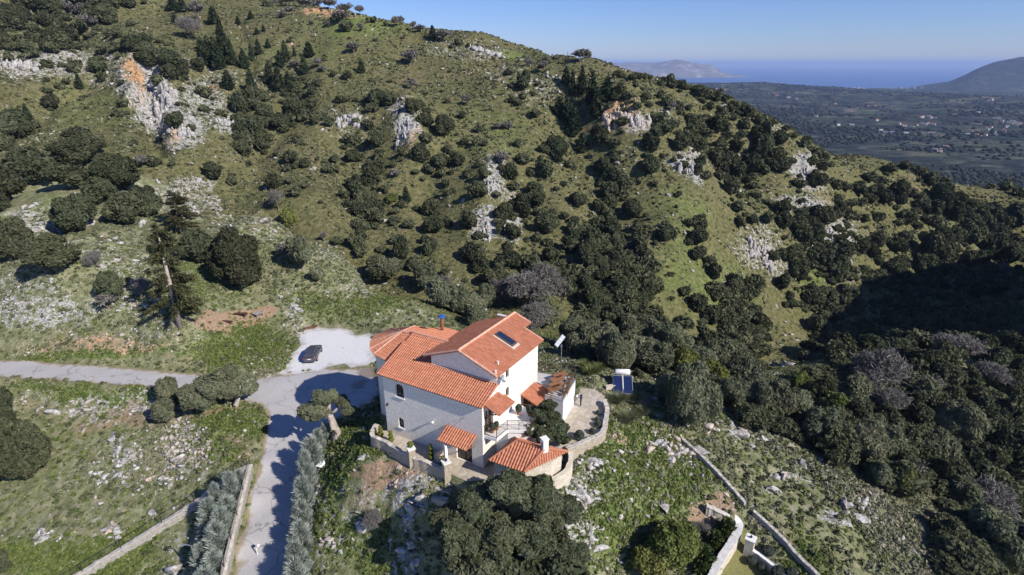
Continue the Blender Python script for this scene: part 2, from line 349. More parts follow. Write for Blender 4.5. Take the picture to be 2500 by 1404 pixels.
LUSH = [(600,850,110,60,1),(640,890,60,20,1),(330,975,120,18,.9),(100,950,120,14,.7),(560,1050,90,50,1),(500,1110,80,40,.6),(200,1360,200,60,.9),(330,1310,80,40,.8),(880,1080,100,50,.9),(830,1140,70,50,.9),(800,1250,50,80,.5),(900,1340,90,60,.7),(1540,1120,130,100,1),(1600,1180,140,90,1),(1500,1290,140,110,.9),(1640,1270,90,60,.8),(1470,1060,60,40,.8),(1660,660,110,90,.5),(1660,540,90,80,.45),(880,58,130,30,.8),(760,110,140,40,.3),(1750,710,90,80,.5),(2285,1010,40,40,1),(1240,130,50,10,1),(2000,680,40,30,.6),(1150,330,160,60,.35),(200,260,160,70,.3),(250,960,300,12,.8),(250,875,260,8,1),(460,660,80,30,.5),(430,690,140,60,.35),(130,500,60,30,.6),(850,740,120,40,.5),(1950,1350,60,60,.6),(1620,870,60,20,.3),(2180,410,60,14,.4),(1870,220,60,20,.3)]

_KE = np.array([(-150,150),(-121,148),(-100,140),(-79.6,126.9),(-62,118),(-45.2,110.3),(-29.2,98.2),(-18.7,88.6),(-12.3,81.8),(-4,78),(8,76),(30,74),(60,92),(95,104),(140,110)], float)
_KT = np.arctan2(_KE[:, 0], _KE[:, 1]); _KR = np.hypot(_KE[:, 0], _KE[:, 1])
def beyond(x, y):
    """0 on the knoll, 1 on the hillside across the gully"""
    return sstep((np.hypot(x, y) - np.interp(np.arctan2(x, y), _KT, _KR) - 1) / 7)
def _march(pts):
    out = []
    t = np.arange(120, 340, 1.0)
    for a, b_ in pts:
        Pm = CAM + ray(a, b_) * t[:, None]; k_ = Pm[:, 2] < tps(Pm[:, 0], Pm[:, 1])
        out.append(Pm[k_.argmax()][:2] if k_.any() else Pm[-1][:2])
    return np.array(out)
# gullies (negative) and rocky ribs (positive) of the hillside: path, height, half width in metres
GUL = [(_march(q), h_, w_) for q, h_, w_ in (
 ([(352,150),(358,220),(372,300),(385,350)], -6.5, 4.0), ([(325,150),(320,210),(330,260)], 4.0, 5.0), ([(395,200),(400,270),(430,320)], 4.5, 7.0),
 ([(1400,260),(1450,380),(1500,480),(1500,600),(1470,720)], -5.5, 9.0), ([(870,330),(890,450),(900,560),(960,650),(1000,720)], -4.5, 8.0),
 ([(1690,290),(1760,360),(1840,430),(1930,560),(2000,680)], -6.0, 11.0), ([(590,240),(600,330),(600,410)], -4.5, 7.0), ([(715,200),(710,290),(640,330)], -3.5, 8.0),
 ([(1195,380),(1200,460),(1185,580)], 4.0, 6.0), ([(1600,260),(1670,400),(1720,480)], 3.5, 7.0), ([(1860,560),(1900,640),(1960,720)], 3.5, 8.0), ([(985,260),(1000,330),(1020,380)], 4.5, 5.0), ([(1530,250),(1530,320)], 4.0, 9.0),
 ([(1950,380),(2000,480),(2050,590)], 3.5, 10.0), ([(150,210),(80,300),(0,385)], -3.5, 6.0), ([(190,210),(120,310),(20,410)], 2.0, 6.0), ([(1040,450),(1060,560),(1080,650)], -3.0, 7.0), ([(200,60),(215,130),(200,200)], -5.0, 8.0), ([(1300,480),(1330,560),(1330,640)], -3.0, 7.0))]
def Z(x, y, fine=True):
    x = np.asarray(x, float).ravel(); y = np.asarray(y, float).ravel()
    z = tps(x, y)
    r_ = np.hypot(x, y)
    near = r_ < 130
    flat = np.ones(len(x)); drop = np.zeros(len(x))
    if near.any():
        xn, yn = x[near], y[near]
        fl = np.ones(near.sum()); dr = np.zeros(near.sum()); zn = z[near]
        for P in FLATS:
            s = sdist(xn, yn, P); fl = np.minimum(fl, sstep(s / 1.6)); dr = np.maximum(dr, sstep((.25 - s) / .5) * .05)
        for P, zz, bl in PADS:
            s = sdist(xn, yn, P); k = sstep(1 - s / bl); m_ = k > 0; zt = zz(xn[m_], yn[m_]) if callable(zz) else zz; zn[m_] = zn[m_] * (1 - k[m_]) + zt * k[m_]; fl = np.minimum(fl, sstep(s / 1.2))
        s = sdist(xn, yn, HOUSEPAD); fl = np.minimum(fl, sstep(s / 1.5))
        flat[near] = fl; drop[near] = dr; z[near] = zn
    big = sstep((r_ - 90) / 60)
    hb = sstep((r_ - 125) / 40)
    w1 = x + 16 * fbm(x, y, 60, 2, 5)
    z = z + hb * (3.4 * fbm(w1 + .25 * y, y * .28, 34, 3, 6) - 2.2 * np.clip(ridge(w1 + .3 * y, y * .25 + 40, 46, 2, 1) - .72, 0, 1) * 4)
    fr_ = r_ > 118
    if fr_.any():
        xf, yf = x[fr_], y[fr_]; wx_ = xf + 3.5 * fbm(xf, yf, 14, 3, 1); wy_ = yf + 3.5 * fbm(xf, yf, 14, 3, 4); add = np.zeros(len(xf))
        for q, h_, w_ in GUL: add += h_ * np.exp(-(seg_dist(wx_, wy_, q, False) / w_) ** 2)
        z[fr_] += add * hb[fr_]
    z = z + flat * (fbm(x, y, 24, 3, 2) * .7 * big + fbm(x, y, 6, 3, 4) * .35)
    if fine:
        rk, so, lu, orr = masks(x, y, z)
        hard = np.maximum(rk, orr)
        hard = np.where(r_ < 320, hard, 0)
        amp = np.where(r_ < 110, .55, 2.6)
        wl1 = np.where(r_ < 110, 2.6, 9.0)
        z = z + flat * hard * amp * (ridge(x, y, 9.0, 4, 3) - .62) * np.where(r_ < 110, .4, 2.0)
        nr = r_ < 110
        if nr.any(): z[nr] += (flat * hard)[nr] * .9 * (ridge(x[nr], y[nr], 1.7, 3, 6) - .6)
        z = z + flat * fbm(x, y, 1.4, 2, 7) * .12
    return z - drop
def ground(px, py, far=900.0):
    """world points where photo pixels meet the ground"""
    px = np.atleast_1d(np.asarray(px, float)); py = np.atleast_1d(np.asarray(py, float))
    t = np.concatenate([np.arange(22, 130, .5), np.arange(130, 380, 1.0)])
    Rr = np.stack([ray(a, b) for a, b in zip(px, py)])
    out = np.full((len(px), 3), np.nan)
    for i0 in range(0, len(px), 100):
        rr = Rr[i0:i0 + 100]
        P = CAM + rr[:, None, :] * t[None, :, None]
        zz = Z(P[..., 0].ravel(), P[..., 1].ravel(), fine=False).reshape(P.shape[:2])
        below = P[..., 2] < zz
        hit = below.any(1); k = below.argmax(1)
        for j in range(len(rr)):
            if hit[j] and k[j] > 0:
                a = P[j, k[j] - 1, 2] - zz[j, k[j] - 1]; b = zz[j, k[j]] - P[j, k[j], 2]
                f = a / (a + b + 1e-9); tt = t[k[j] - 1] * (1 - f) + t[k[j]] * f
                out[i0 + j] = CAM + rr[j] * tt
    return out
def gz(x, y): return float(Z([x], [y])[0])

# ------------------------------------------------------------------ ground materials
def ground_mat():
    m, N, L, b = mat("hill_ground", .95, .08)
    p = geo(N)
    rk, so, lu, og = attr(N, "rock"), attr(N, "soil"), attr(N, "lush"), attr(N, "orange")
    n1 = nz(N, L, .18, 6, p); n2 = nz(N, L, .9, 6, p, .65); n3 = nz(N, L, 3.2, 5, p, .7); n4 = nz(N, L, .035, 4, p)
    grass = ramp(N, L, n2, [(.28, (.078, .09, .042)), (.42, (.155, .165, .080)), (.55, (.225, .225, .125)), (.72, (.33, .30, .205))])
    wild = ramp(N, L, n2, [(.28, (.042, .047, .020)), (.45, (.098, .100, .042)), (.58, (.15, .140, .064)), (.74, (.215, .18, .105))])
    grass = mix(N, L, attr(N, "wild"), grass, wild)
    green = ramp(N, L, n2, [(.3, (.065, .095, .026)), (.5, (.125, .165, .045)), (.72, (.22, .235, .09))])
    f = mathn(N, L, 'ADD', mathn(N, L, 'MULTIPLY', lu, 1.15), mathn(N, L, 'SUBTRACT', n1, .62), True)
    g = mix(N, L, f, grass, green)
    dry = ramp(N, L, n3, [(.3, (.17, .125, .07)), (.7, (.30, .23, .15))])
    fd = mathn(N, L, 'MULTIPLY', mathn(N, L, 'SUBTRACT', n4, .5), 4.0, True)
    fd = mathn(N, L, 'MULTIPLY', fd, mathn(N, L, 'GREATER_THAN', n1, .5))
    g = mix(N, L, mathn(N, L, 'MULTIPLY', fd, .5), g, dry)
    soil = ramp(N, L, n3, [(.3, (.21, .14, .09)), (.55, (.33, .23, .15)), (.8, (.46, .36, .27))])
    fs = mathn(N, L, 'MULTIPLY', mathn(N, L, 'SUBTRACT', mathn(N, L, 'ADD', so, mathn(N, L, 'MULTIPLY', n2, .7)), .78), 5.0, True)
    g = mix(N, L, fs, g, soil)
    vo = N.new("ShaderNodeTexVoronoi"); vo.inputs["Scale"].default_value = .9; vo.feature = 'F1'; L.new(p, vo.inputs["Vector"])
    n5 = nz(N, L, 7.5, 3, p, .75)
    fp = mathn(N, L, 'MULTIPLY', mathn(N, L, 'SUBTRACT', mathn(N, L, 'ADD', n5, mathn(N, L, 'MULTIPLY', mathn(N, L, 'SUBTRACT', n2, .5), .35)), .635), 9.0, True)
    g = mix(N, L, mathn(N, L, 'MULTIPLY', fp, .8), g, (.44, .41, .37))
    rock = ramp(N, L, n3, [(.30, (.085, .08, .075)), (.43, (.22, .21, .20)), (.58, (.47, .46, .45)), (.78, (.62, .61, .60))])
    orock = ramp(N, L, n2, [(.3, (.42, .36, .30)), (.5, (.50, .30, .16)), (.7, (.55, .22, .07))])
    rock = mix(N, L, og, rock, orock)
    ra = mathn(N, L, 'MAXIMUM', rk, mathn(N, L, 'MULTIPLY', og, .95))
    fr = mathn(N, L, 'ADD', mathn(N, L, 'MULTIPLY', ra, .24), mathn(N, L, 'ADD', mathn(N, L, 'MULTIPLY', n3, .45), mathn(N, L, 'MULTIPLY', n2, .55)))
    fr = mathn(N, L, 'MULTIPLY', mathn(N, L, 'SUBTRACT', fr, .655), 12.0, True)
    g = mix(N, L, fr, g, rock)
    L.new(g, b.inputs["Base Color"])
    h = mathn(N, L, 'ADD', n2, mathn(N, L, 'MULTIPLY', n3, .6))
    bump(N, L, h, .8, b, .35)
    return m
M_GROUND = ground_mat()

# the ground: one sheet, finer close to the camera
def polar_grid(a0, a1, na, radii):
    th = np.linspace(R(a0), R(a1), na); Rg, Tg = np.meshgrid(np.asarray(radii), th, indexing='ij')
    x = (Rg * np.sin(Tg)).ravel(); y = (Rg * np.cos(Tg)).ravel()
    nr, na = Rg.shape; i = np.arange(nr - 1)[:, None] * na + np.arange(na - 1)[None]
    q = np.stack([i, i + 1, i + na + 1, i + na], -1).reshape(-1, 4)[:, ::-1]
    return x, y, q
radii = [14]
while radii[-1] < 560: radii.append(radii[-1] + max(.20, radii[-1] * .0048))
tx, ty, tq = polar_grid(-60, 66, 860, radii)
tz = Z(tx, ty)
trk, tso, tlu, tor = masks(tx, ty, tz)
cut = np.hypot(tx, ty) > 320
for a_ in (trk, tso, tlu, tor): a_[cut] = 0
terrain = link("ground", np_mesh("ground", np.stack([tx, ty, tz], 1), [tq], True,
               {"rock": trk, "soil": tso, "lush": tlu, "orange": tor, "wild": beyond(tx, ty)}), M_GROUND)
tag(terrain, kind="structure")

def sheet(name, poly, material, lift, step=.7, zc=None, rag=0.0):
    """a sheet draped on the ground inside a polygon"""
    P = [Vector(p) for p in poly]; n = len(P)
    # denser outline
    out = []
    for i in range(n):
        a, b_ = P[i], P[(i + 1) % n]; k = max(1, int((b_ - a).length / step))
        out += [a.lerp(b_, j / k) for j in range(k)]
    if rag:
        g_ = np.random.default_rng(len(out)); A_ = np.array([p[:] for p in out]); ns = fbm(A_[:, 0] * 1.0, A_[:, 1], 2.2, 3, 3) * rag * 2.2; nm = np.roll(A_, -1, 0) - np.roll(A_, 1, 0); nm = np.stack([-nm[:, 1], nm[:, 0]], 1); nm /= np.linalg.norm(nm, axis=1)[:, None] + 1e-9
        out = [Vector(p) for p in A_ + nm * ns[:, None]]
    n = len(out); mn = np.min([p[:] for p in out], 0); mx = np.max([p[:] for p in out], 0)
    gx, gy = np.meshgrid(np.arange(mn[0], mx[0], step), np.arange(mn[1], mx[1], step)); gx = gx.ravel(); gy = gy.ravel()
    ok = sdist(gx, gy, np.array([p[:] for p in out])) < -.3 * step
    vs_ = out + [Vector((a, b_)) for a, b_ in zip(gx[ok], gy[ok])]
    v2, _, f2, *_ = geometry.delaunay_2d_cdt(vs_, [(i, (i + 1) % n) for i in range(n)], [tuple(range(n))], 1, 1e-4)
    xs = np.array([v.x for v in v2]); ys = np.array([v.y for v in v2])
    zs = (Z(xs, ys, False) if zc is None else np.full(len(xs), zc)) + lift
    me = bpy.data.meshes.new(name); me.from_pydata([(a, b_, c) for a, b_, c in zip(xs, ys, zs)], [], [tuple(f) for f in f2])
    for pl in me.polygons: pl.use_smooth = True
    at = me.attributes.new("edge", 'FLOAT', 'POINT'); at.data.foreach_set("value", np.exp(-seg_dist(xs, ys, np.array([p[:] for p in out])) / (1.3 if name == 'gravel_yard' else .55)).astype(np.float32))
    me.update(); return link(name, me, material)

def concrete_mat():
    m, N, L, b = mat("road_concrete", .9, .1); p = geo(N)
    n1 = nz(N, L, .25, 5, p); n2 = nz(N, L, 5, 5, p, .7); n3 = nz(N, L, .9, 6, p)
    c = ramp(N, L, n1, [(.3, (.36, .345, .335)), (.7, (.45, .435, .43))])
    c = mix(N, L, .35, c, ramp(N, L, n2, [(.3, (.29, .28, .28)), (.7, (.50, .49, .485))]))
    c = mix(N, L, mathn(N, L, 'MULTIPLY', mathn(N, L, 'SUBTRACT', n3, .60), 3.0, True), c, (.36, .30, .24))
    fe = mathn(N, L, 'MULTIPLY', mathn(N, L, 'SUBTRACT', mathn(N, L, 'ADD', mathn(N, L, 'MULTIPLY', attr(N, "edge"), .55), n3), .72), 4.5, True)
    c = mix(N, L, fe, c, (.27, .215, .14))
    cv = N.new("ShaderNodeTexVoronoi"); cv.feature = 'DISTANCE_TO_EDGE'; cv.inputs["Scale"].default_value = .16; wv = N.new("ShaderNodeVectorMath"); wv.operation = 'ADD'; wn_ = N.new("ShaderNodeTexNoise"); wn_.inputs["Scale"].default_value = .7; wn_.inputs["Detail"].default_value = 5; L.new(p, wn_.inputs["Vector"]); ws = N.new("ShaderNodeVectorMath"); ws.operation = 'SCALE'; ws.inputs["Scale"].default_value = 2.5; L.new(wn_.outputs["Color"], ws.inputs[0]); L.new(p, wv.inputs[0]); L.new(ws.outputs[0], wv.inputs[1]); L.new(wv.outputs[0], cv.inputs["Vector"])
    c = mix(N, L, mathn(N, L, 'MULTIPLY', mathn(N, L, 'LESS_THAN', cv.outputs["Distance"], .008), .6), c, (.17, .155, .14))
    # a damp brown stain by the tower and dirt along the joint with the gravel
    def spot(cx, cy, r):
        v = N.new("ShaderNodeVectorMath"); v.operation = 'DISTANCE'; L.new(p, v.inputs[0]); v.inputs[1].default_value = (cx, cy, -7.75)
        return mathn(N, L, 'MULTIPLY', mathn(N, L, 'SUBTRACT', mathn(N, L, 'ADD', r, mathn(N, L, 'MULTIPLY', mathn(N, L, 'SUBTRACT', n3, .5), 3.0)), v.outputs["Value"]), 2.5, True)
    w_ = at_z(905, 905, -7.7); c = mix(N, L, mathn(N, L, 'MULTIPLY', spot(w_[0], w_[1], 1.9), .75), c, (.17, .13, .10))
    w_ = at_z(878, 938, -7.8); c = mix(N, L, mathn(N, L, 'MULTIPLY', spot(w_[0], w_[1], 1.2), .6), c, (.2, .16, .12))
    L.new(c, b.inputs["Base Color"]); bump(N, L, n2, .15, b); return m
def gravel_mat():
    m, N, L, b = mat("white_gravel", .95, .1); p = geo(N)
    n1 = nz(N, L, .6, 6, p); n2 = nz(N, L, 9, 4, p, .8)
    c = ramp(N, L, n2, [(.3, (.47, .47, .475)), (.6, (.67, .67, .675))])
    c = mix(N, L, mathn(N, L, 'MULTIPLY', mathn(N, L, 'SUBTRACT', n1, .64), 6.0, True), c, (.45, .42, .38))
    fe = mathn(N, L, 'MULTIPLY', mathn(N, L, 'SUBTRACT', mathn(N, L, 'ADD', mathn(N, L, 'MULTIPLY', attr(N, "edge"), .55), n1), .74), 3.5, True); c = mix(N, L, fe, c, (.39, .36, .32))
    n4 = nz(N, L, 1.7, 3, p); c = mix(N, L, mathn(N, L, 'MULTIPLY', mathn(N, L, 'SUBTRACT', n4, .66), 9.0, True), c, (.12, .14, .06))
    L.new(c, b.inputs["Base Color"]); bump(N, L, n2, .5, b, .06); return m
M_CONC, M_GRAV = concrete_mat(), gravel_mat()
tag(sheet("road", ROAD, M_CONC, .03, .5, None, .16), kind="structure")
tag(sheet("gravel_yard", GRAVEL, M_GRAV, .05, .4, None, .75), kind="structure")
M_LAWN = plain("lawn_grass", (.17, .165, .065), .35, 8, .95, .05, 0, .3)
tag(sheet("lawn", LAWN, M_LAWN, .03), kind="structure")

def flag_mat():
    m, N, L, b = mat("flagstones", .85, .2); p = geo(N)
    vo = N.new("ShaderNodeTexVoronoi"); vo.feature = 'DISTANCE_TO_EDGE'; vo.inputs["Scale"].default_value = 1.3
    v2 = N.new("ShaderNodeTexVoronoi"); v2.inputs["Scale"].default_value = 1.3
    d = N.new("ShaderNodeVectorMath"); d.operation = 'ADD'; n0 = N.new("ShaderNodeTexNoise"); n0.inputs["Scale"].default_value = 1.2
    L.new(p, n0.inputs["Vector"]); s = N.new("ShaderNodeVectorMath"); s.operation = 'SCALE'; s.inputs["Scale"].default_value = .5
    L.new(n0.outputs["Color"], s.inputs[0]); L.new(p, d.inputs[0]); L.new(s.outputs[0], d.inputs[1])
    L.new(d.outputs[0], vo.inputs["Vector"]); L.new(d.outputs[0], v2.inputs["Vector"])
    n = nz(N, L, 4, 5, p)
    c = ramp(N, L, v2.outputs["Color"], [(.1, (.36, .30, .23)), (.5, (.47, .40, .31)), (.9, (.54, .48, .40))])
    c = mix(N, L, .3, c, ramp(N, L, n, [(.3, (.30, .27, .22)), (.7, (.60, .54, .46))]))
    c = mix(N, L, mathn(N, L, 'LESS_THAN', vo.outputs["Distance"], .03), c, (.33, .29, .24))
    L.new(c, b.inputs["Base Color"]); bump(N, L, vo.outputs["Distance"], .4, b); return m
M_FLAG = flag_mat()
tag(sheet("stone_path", PATH, M_FLAG, .03, .6, -1.65), kind="structure")
tag(sheet("garden_paving", GARDEN, M_FLAG, .03, .6, -3.1), kind="structure")

# ------------------------------------------------------------------ the far country: valley, sea, headland, mountain
def valley_mat():
    m, N, L, b = mat("valley_land", .95, .05); p = geo(N)
    n1 = nz(N, L, .0032, 5, p, .6); n2 = nz(N, L, .018, 6, p, .65); n3 = nz(N, L, .09, 4, p, .7)
    n4 = nz(N, L, .0065, 5, p, .7)
    c = ramp(N, L, n2, [(.32, (.009, .014, .016)), (.46, (.022, .029, .030)), (.56, (.046, .054, .046)), (.68, (.11, .11, .09))])  # bluish darks: some of the distance haze is put into the land colour
    mp = N.new("ShaderNodeMapping"); mp.inputs["Rotation"].default_value = (0, 0, .5); mp.inputs["Scale"].default_value = (1, 2.2, 1); L.new(p, mp.inputs["Vector"])
    vo = N.new("ShaderNodeTexVoronoi"); vo.inputs["Scale"].default_value = .016; vo.distance = 'CHEBYCHEV'; L.new(mp.outputs[0], vo.inputs["Vector"])
    fc = ramp(N, L, vo.outputs["Color"], [(.2, (.045, .055, .035)), (.42, (.09, .12, .05)), (.58, (.13, .12, .075)), (.75, (.24, .21, .15)), (.88, (.06, .09, .035))], 'CONSTANT')
    f = mathn(N, L, 'MULTIPLY', mathn(N, L, 'SUBTRACT', n4, .49), 9.0, True)
    c = mix(N, L, mathn(N, L, 'MULTIPLY', f, .8), c, fc)
    fw = mathn(N, L, 'MULTIPLY', mathn(N, L, 'SUBTRACT', .50, mathn(N, L, 'ADD', mathn(N, L, 'MULTIPLY', n3, .45), mathn(N, L, 'MULTIPLY', n1, .55))), 9.0, True)
    c = mix(N, L, fw, c, (.010, .015, .012))
    sx = N.new("ShaderNodeSeparateXYZ"); L.new(N.new("ShaderNodeNewGeometry").outputs["True Normal"], sx.inputs[0])
    L.new(c, b.inputs["Base Color"]); return m
M_VAL = valley_mat()
SEA_Z = -300.0
def valley_z(x, y):
    r_ = np.hypot(x, y); lr = np.log(r_)
    z = np.interp(lr, np.log([330, 500, 800, 1500, 2800, 4200, 5600, 7000, 9600, 12500]), [-125, -128, -132, -146, -150, -150, -143, -215, -302, -345])
    amp = np.interp(r_, [300, 700, 1500, 4000, 8000, 12000], [3, 14, 30, 70, 26, 8])
    z = z + amp * fbm(x, y, 1500, 4, 1, .5) + amp * .45 * fbm(x, y, 420, 3, 3)
    z = z + 14 * np.exp(-(((x - 640) / 190) ** 2 + ((y - 800) / 110) ** 2))
    return z
vr = [330]
while vr[-1] < 12500: vr.append(vr[-1] * 1.011)
vx, vy, vq = polar_grid(-14, 58, 420, vr)
val = link("valley", np_mesh("valley", np.stack([vx, vy, valley_z(vx, vy)], 1), [vq], True), M_VAL); tag(val, kind="structure")

m, N, L, b = mat("sea_water", .32, .5)
n = nz(N, L, .004, 6, geo(N)); c = ramp(N, L, n, [(.35, (.008, .052, .20)), (.65, (.012, .07, .26))]); L.new(c, b.inputs["Base Color"])
bump(N, L, nz(N, L, .02, 4, geo(N)), .25, b, 6)
sx_, sy_, sq_ = polar_grid(-30, 62, 60, np.geomspace(6500, 62000, 70))
tag(link("sea", np_mesh("sea", np.stack([sx_, sy_, np.full(len(sx_), SEA_Z)], 1), [sq_], True), m), kind="structure")

def far_ridge(name, outline, d_mid, depth, material, base=SEA_Z, na=120, nd=36, wl_=900, amp=60):
    """a far hill: the crest line is given by the height it reaches along each bearing"""
    px = np.linspace(outline[0][0], outline[-1][0], na); top = np.interp(px, [o[0] for o in outline], [o[1] for o in outline])
    V = []
    for j in range(nd):
        t = j / (nd - 1); d = d_mid + (t - .5) * depth
        prof = np.sin(np.pi * t) ** .8
        for i in range(na):
            P = at_d(px[i], top[i], d_mid); ht = max(P[2] - base, 0)
            r0 = ray(px[i], 702); q = np.array([r0[0], r0[1] * .98 + 0.35 * .36]); q = np.array([P[0], P[1]]) * (d / d_mid)
            V.append((q[0], q[1], ht * prof))
    V = np.array(V); ei = np.tile(np.clip(np.arange(na) / 25, 0, 1), nd); ej = np.repeat(np.sin(np.pi * np.arange(nd) / (nd - 1)), na); low_ = 90 * (1 - sstep(ei)) + 60 * (1 - np.clip(ej * 2, 0, 1))
    nse = fbm(V[:, 0], V[:, 1], wl_, 5, 2) * amp + ridge(V[:, 0], V[:, 1], wl_ * .7, 4, 5) * amp * .8 - amp * .45
    V[:, 2] = base - 12 - low_ + V[:, 2] + nse * np.clip(V[:, 2] / 130, 0, 1)
    i = np.arange(nd - 1)[:, None] * na + np.arange(na - 1)[None]
    q = np.stack([i, i + 1, i + na + 1, i + na], -1).reshape(-1, 4)
    return tag(link(name, np_mesh(name, V, [q], True), material), kind="structure")
m, N, L, b = mat("headland_rock", .95, .05); p = geo(N)
c = ramp(N, L, nz(N, L, .0035, 6, p, .65), [(.35, (.10, .10, .075)), (.55, (.20, .175, .14)), (.68, (.42, .37, .32))]); L.new(c, b.inputs["Base Color"])
far_ridge("headland", [(1300,165),(1440,157),(1500,153),(1560,155),(1610,153),(1640,149),(1655,146),(1672,150),(1700,152),(1722,155),(1745,163),(1765,175),(1790,182),(1815,184),(1838,188)], 15500, 2600, m)
m, N, L, b = mat("mountain_scrub", .95, .05); p = geo(N)
c = ramp(N, L, nz(N, L, .012, 6, p, .65), [(.35, (.014, .020, .019)), (.55, (.036, .042, .034)), (.72, (.10, .095, .08))]); L.new(c, b.inputs["Base Color"])
far_ridge("mountain", [(2150,209),(2240,206),(2285,203),(2316,199),(2361,179),(2396,161),(2428,151),(2500,139),(2580,126),(2700,108),(2900,95)], 6600, 2600, m, -203, 120, 40, 600, 40)

# ------------------------------------------------------------------ haze
hz = MB(); hz.prism([(-34000, -4000, -420), (60000, -4000, -420), (60000, 64000, -420), (-34000, 64000, -420)], [(-34000, -4000, 150), (60000, -4000, 150), (60000, 64000, 150), (-34000, 64000, 150)])
hm = bpy.data.materials.new("haze_air"); hm.use_nodes = True; hn = hm.node_tree.nodes; hl = hm.node_tree.links
hn.remove(hn["Principled BSDF"]); pv = hn.new("ShaderNodeVolumePrincipled"); pv.inputs["Density"].default_value = 5.0e-5
pv.inputs["Color"].default_value = (.46, .62, 1.0, 1); pv.inputs["Anisotropy"].default_value = 0.0
hl.new(pv.outputs[0], hn["Material Output"].inputs["Volume"])
tag(hz.obj("haze", hm), kind="stuff")
scene.cycles.volume_bounces = 0
scene.cycles.max_bounces = 5; scene.cycles.diffuse_bounces = 2; scene.cycles.transparent_max_bounces = 8

# ------------------------------------------------------------------ plants: shapes shared by the copies
def leaf_quads(P, Nrm, size, ratio, g):
    n = len(P); a = g.normal(size=(n, 3)); t = np.cross(Nrm, a); t /= np.linalg.norm(t, axis=1)[:, None] + 1e-9
    b_ = np.cross(Nrm, t); b_ /= np.linalg.norm(b_, axis=1)[:, None] + 1e-9
    s = (size * (.6 + .8 * g.random(n)))[:, None]
    V = np.stack([P - t * s * ratio - b_ * s * .35, P - t * s * ratio * .1 + b_ * s * .0 - b_ * s, P + t * s * ratio + b_ * s * .2, P + t * s * ratio * .1 + b_ * s], 1).reshape(-1, 3)
    return V, np.arange(4 * n).reshape(-1, 4)
def crown_mesh(name, seed, n, nl, leaf, ratio=1.3, spread=.52, lr=(.40, .58), zs=.85, inner=.10, core=.80, top=1.0, jit=.7):
    g = np.random.default_rng(seed)
    C = [np.zeros(3)]; Rr = [.62]
    while len(C) < nl:
        d = g.normal(size=3); d /= np.linalg.norm(d); d[2] = d[2] * .8 + .12
        C.append(d * spread * (.75 + .4 * g.random()) * np.array([1, 1, top])); Rr.append(lr[0] + (lr[1] - lr[0]) * g.random())
    C = np.array(C); Rr = np.array(Rr); tl = g.random(nl)
    k = g.choice(nl, n * 2, p=Rr ** 2 / (Rr ** 2).sum()); d = g.normal(size=(n * 2, 3)); d /= np.linalg.norm(d, axis=1)[:, None]
    lump = 1 + .10 * np.sin(d[:, 0] * 7 + k) * np.sin(d[:, 1] * 6 + 2 * k) + .06 * np.sin(d[:, 2] * 13 + k)
    f = np.where(g.random(n * 2) < inner, .5 + .4 * g.random(n * 2), .86 + .22 * g.random(n * 2))
    P = C[k] + d * (Rr[k] * f * lump)[:, None]
    dd = np.linalg.norm(P[:, None] - C[None], axis=2) / Rr[None]; dd[np.arange(len(P)), k] = 9
    ok = dd.min(1) > .80; P, d, k = P[ok][:n], d[ok][:n], k[ok][:n]
    nr = d + g.normal(size=d.shape) * jit; nr /= np.linalg.norm(nr, axis=1)[:, None]
    V, Q = leaf_quads(P, nr, np.full(len(P), leaf), ratio, g)
    clump = .5 + .5 * np.sin(P[:, 0] * 9 + seed) * np.sin(P[:, 1] * 8) * np.sin(P[:, 2] * 9 + 1)
    tone = np.clip(.28 + .30 * tl[k] + .25 * clump + .30 * (g.random(len(P)) - .5), 0, 1); tone = np.repeat(tone, 4)
    faces = [Q]
    if core:
        iv, jf = ico(2); nv = len(V); ext = []; ef = []
        for c, r_ in zip(C, Rr):
            kk = 1 + .16 * (g.random(len(iv)) - .5)
            ext.append(c + iv * (r_ * core * kk)[:, None]); ef.append(jf + nv); nv += len(iv)
        V = np.concatenate([V] + ext); tone = np.concatenate([tone, np.full(nv - len(tone), .30)]); faces.append(np.concatenate(ef))
    V = V * np.array([1, 1, zs]); V[:, 2] -= V[:, 2].min() * .86
    return np_mesh(name, V, faces, False, {"tone": tone})
def limb(mb, p, d, L, r_, depth, g, out, bend=.35, up=.15, kids=(2, 3), shrink=.72, seg=4, n=6):
    pts = [Vector(p)]; rad = [r_]; d = Vector(d).normalized()
    for i in range(seg):
        d = (d + Vector((g.uniform(-bend, bend), g.uniform(-bend, bend), g.uniform(-bend, bend) * .6 + up * .3))).normalized()
        pts.append(pts[-1] + d * (L / seg)); rad.append(r_ * (1 - .42 * (i + 1) / seg))
    (mb if depth > out[1] else out[0]).tube(pts, rad, n if depth > 2 else 3, False)
    if depth <= 0: return
    for k in range(g.randint(*kids)):
        a = g.uniform(.35, .95); ax = d.orthogonal().normalized(); ax.rotate(Matrix.Rotation(g.uniform(0, 6.28), 3, d))
        nd = (d * math.cos(a) + ax * math.sin(a) + Vector((0, 0, up))).normalized()
        j = len(pts) - 1 if k == 0 or g.random() < .6 else len(pts) - 2
        limb(mb, pts[j], nd, L * g.uniform(shrink - .1, shrink + .12), rad[j] * g.uniform(.55, .75), depth - 1, g, out, bend, up, kids, shrink, max(2, seg - 1), n)
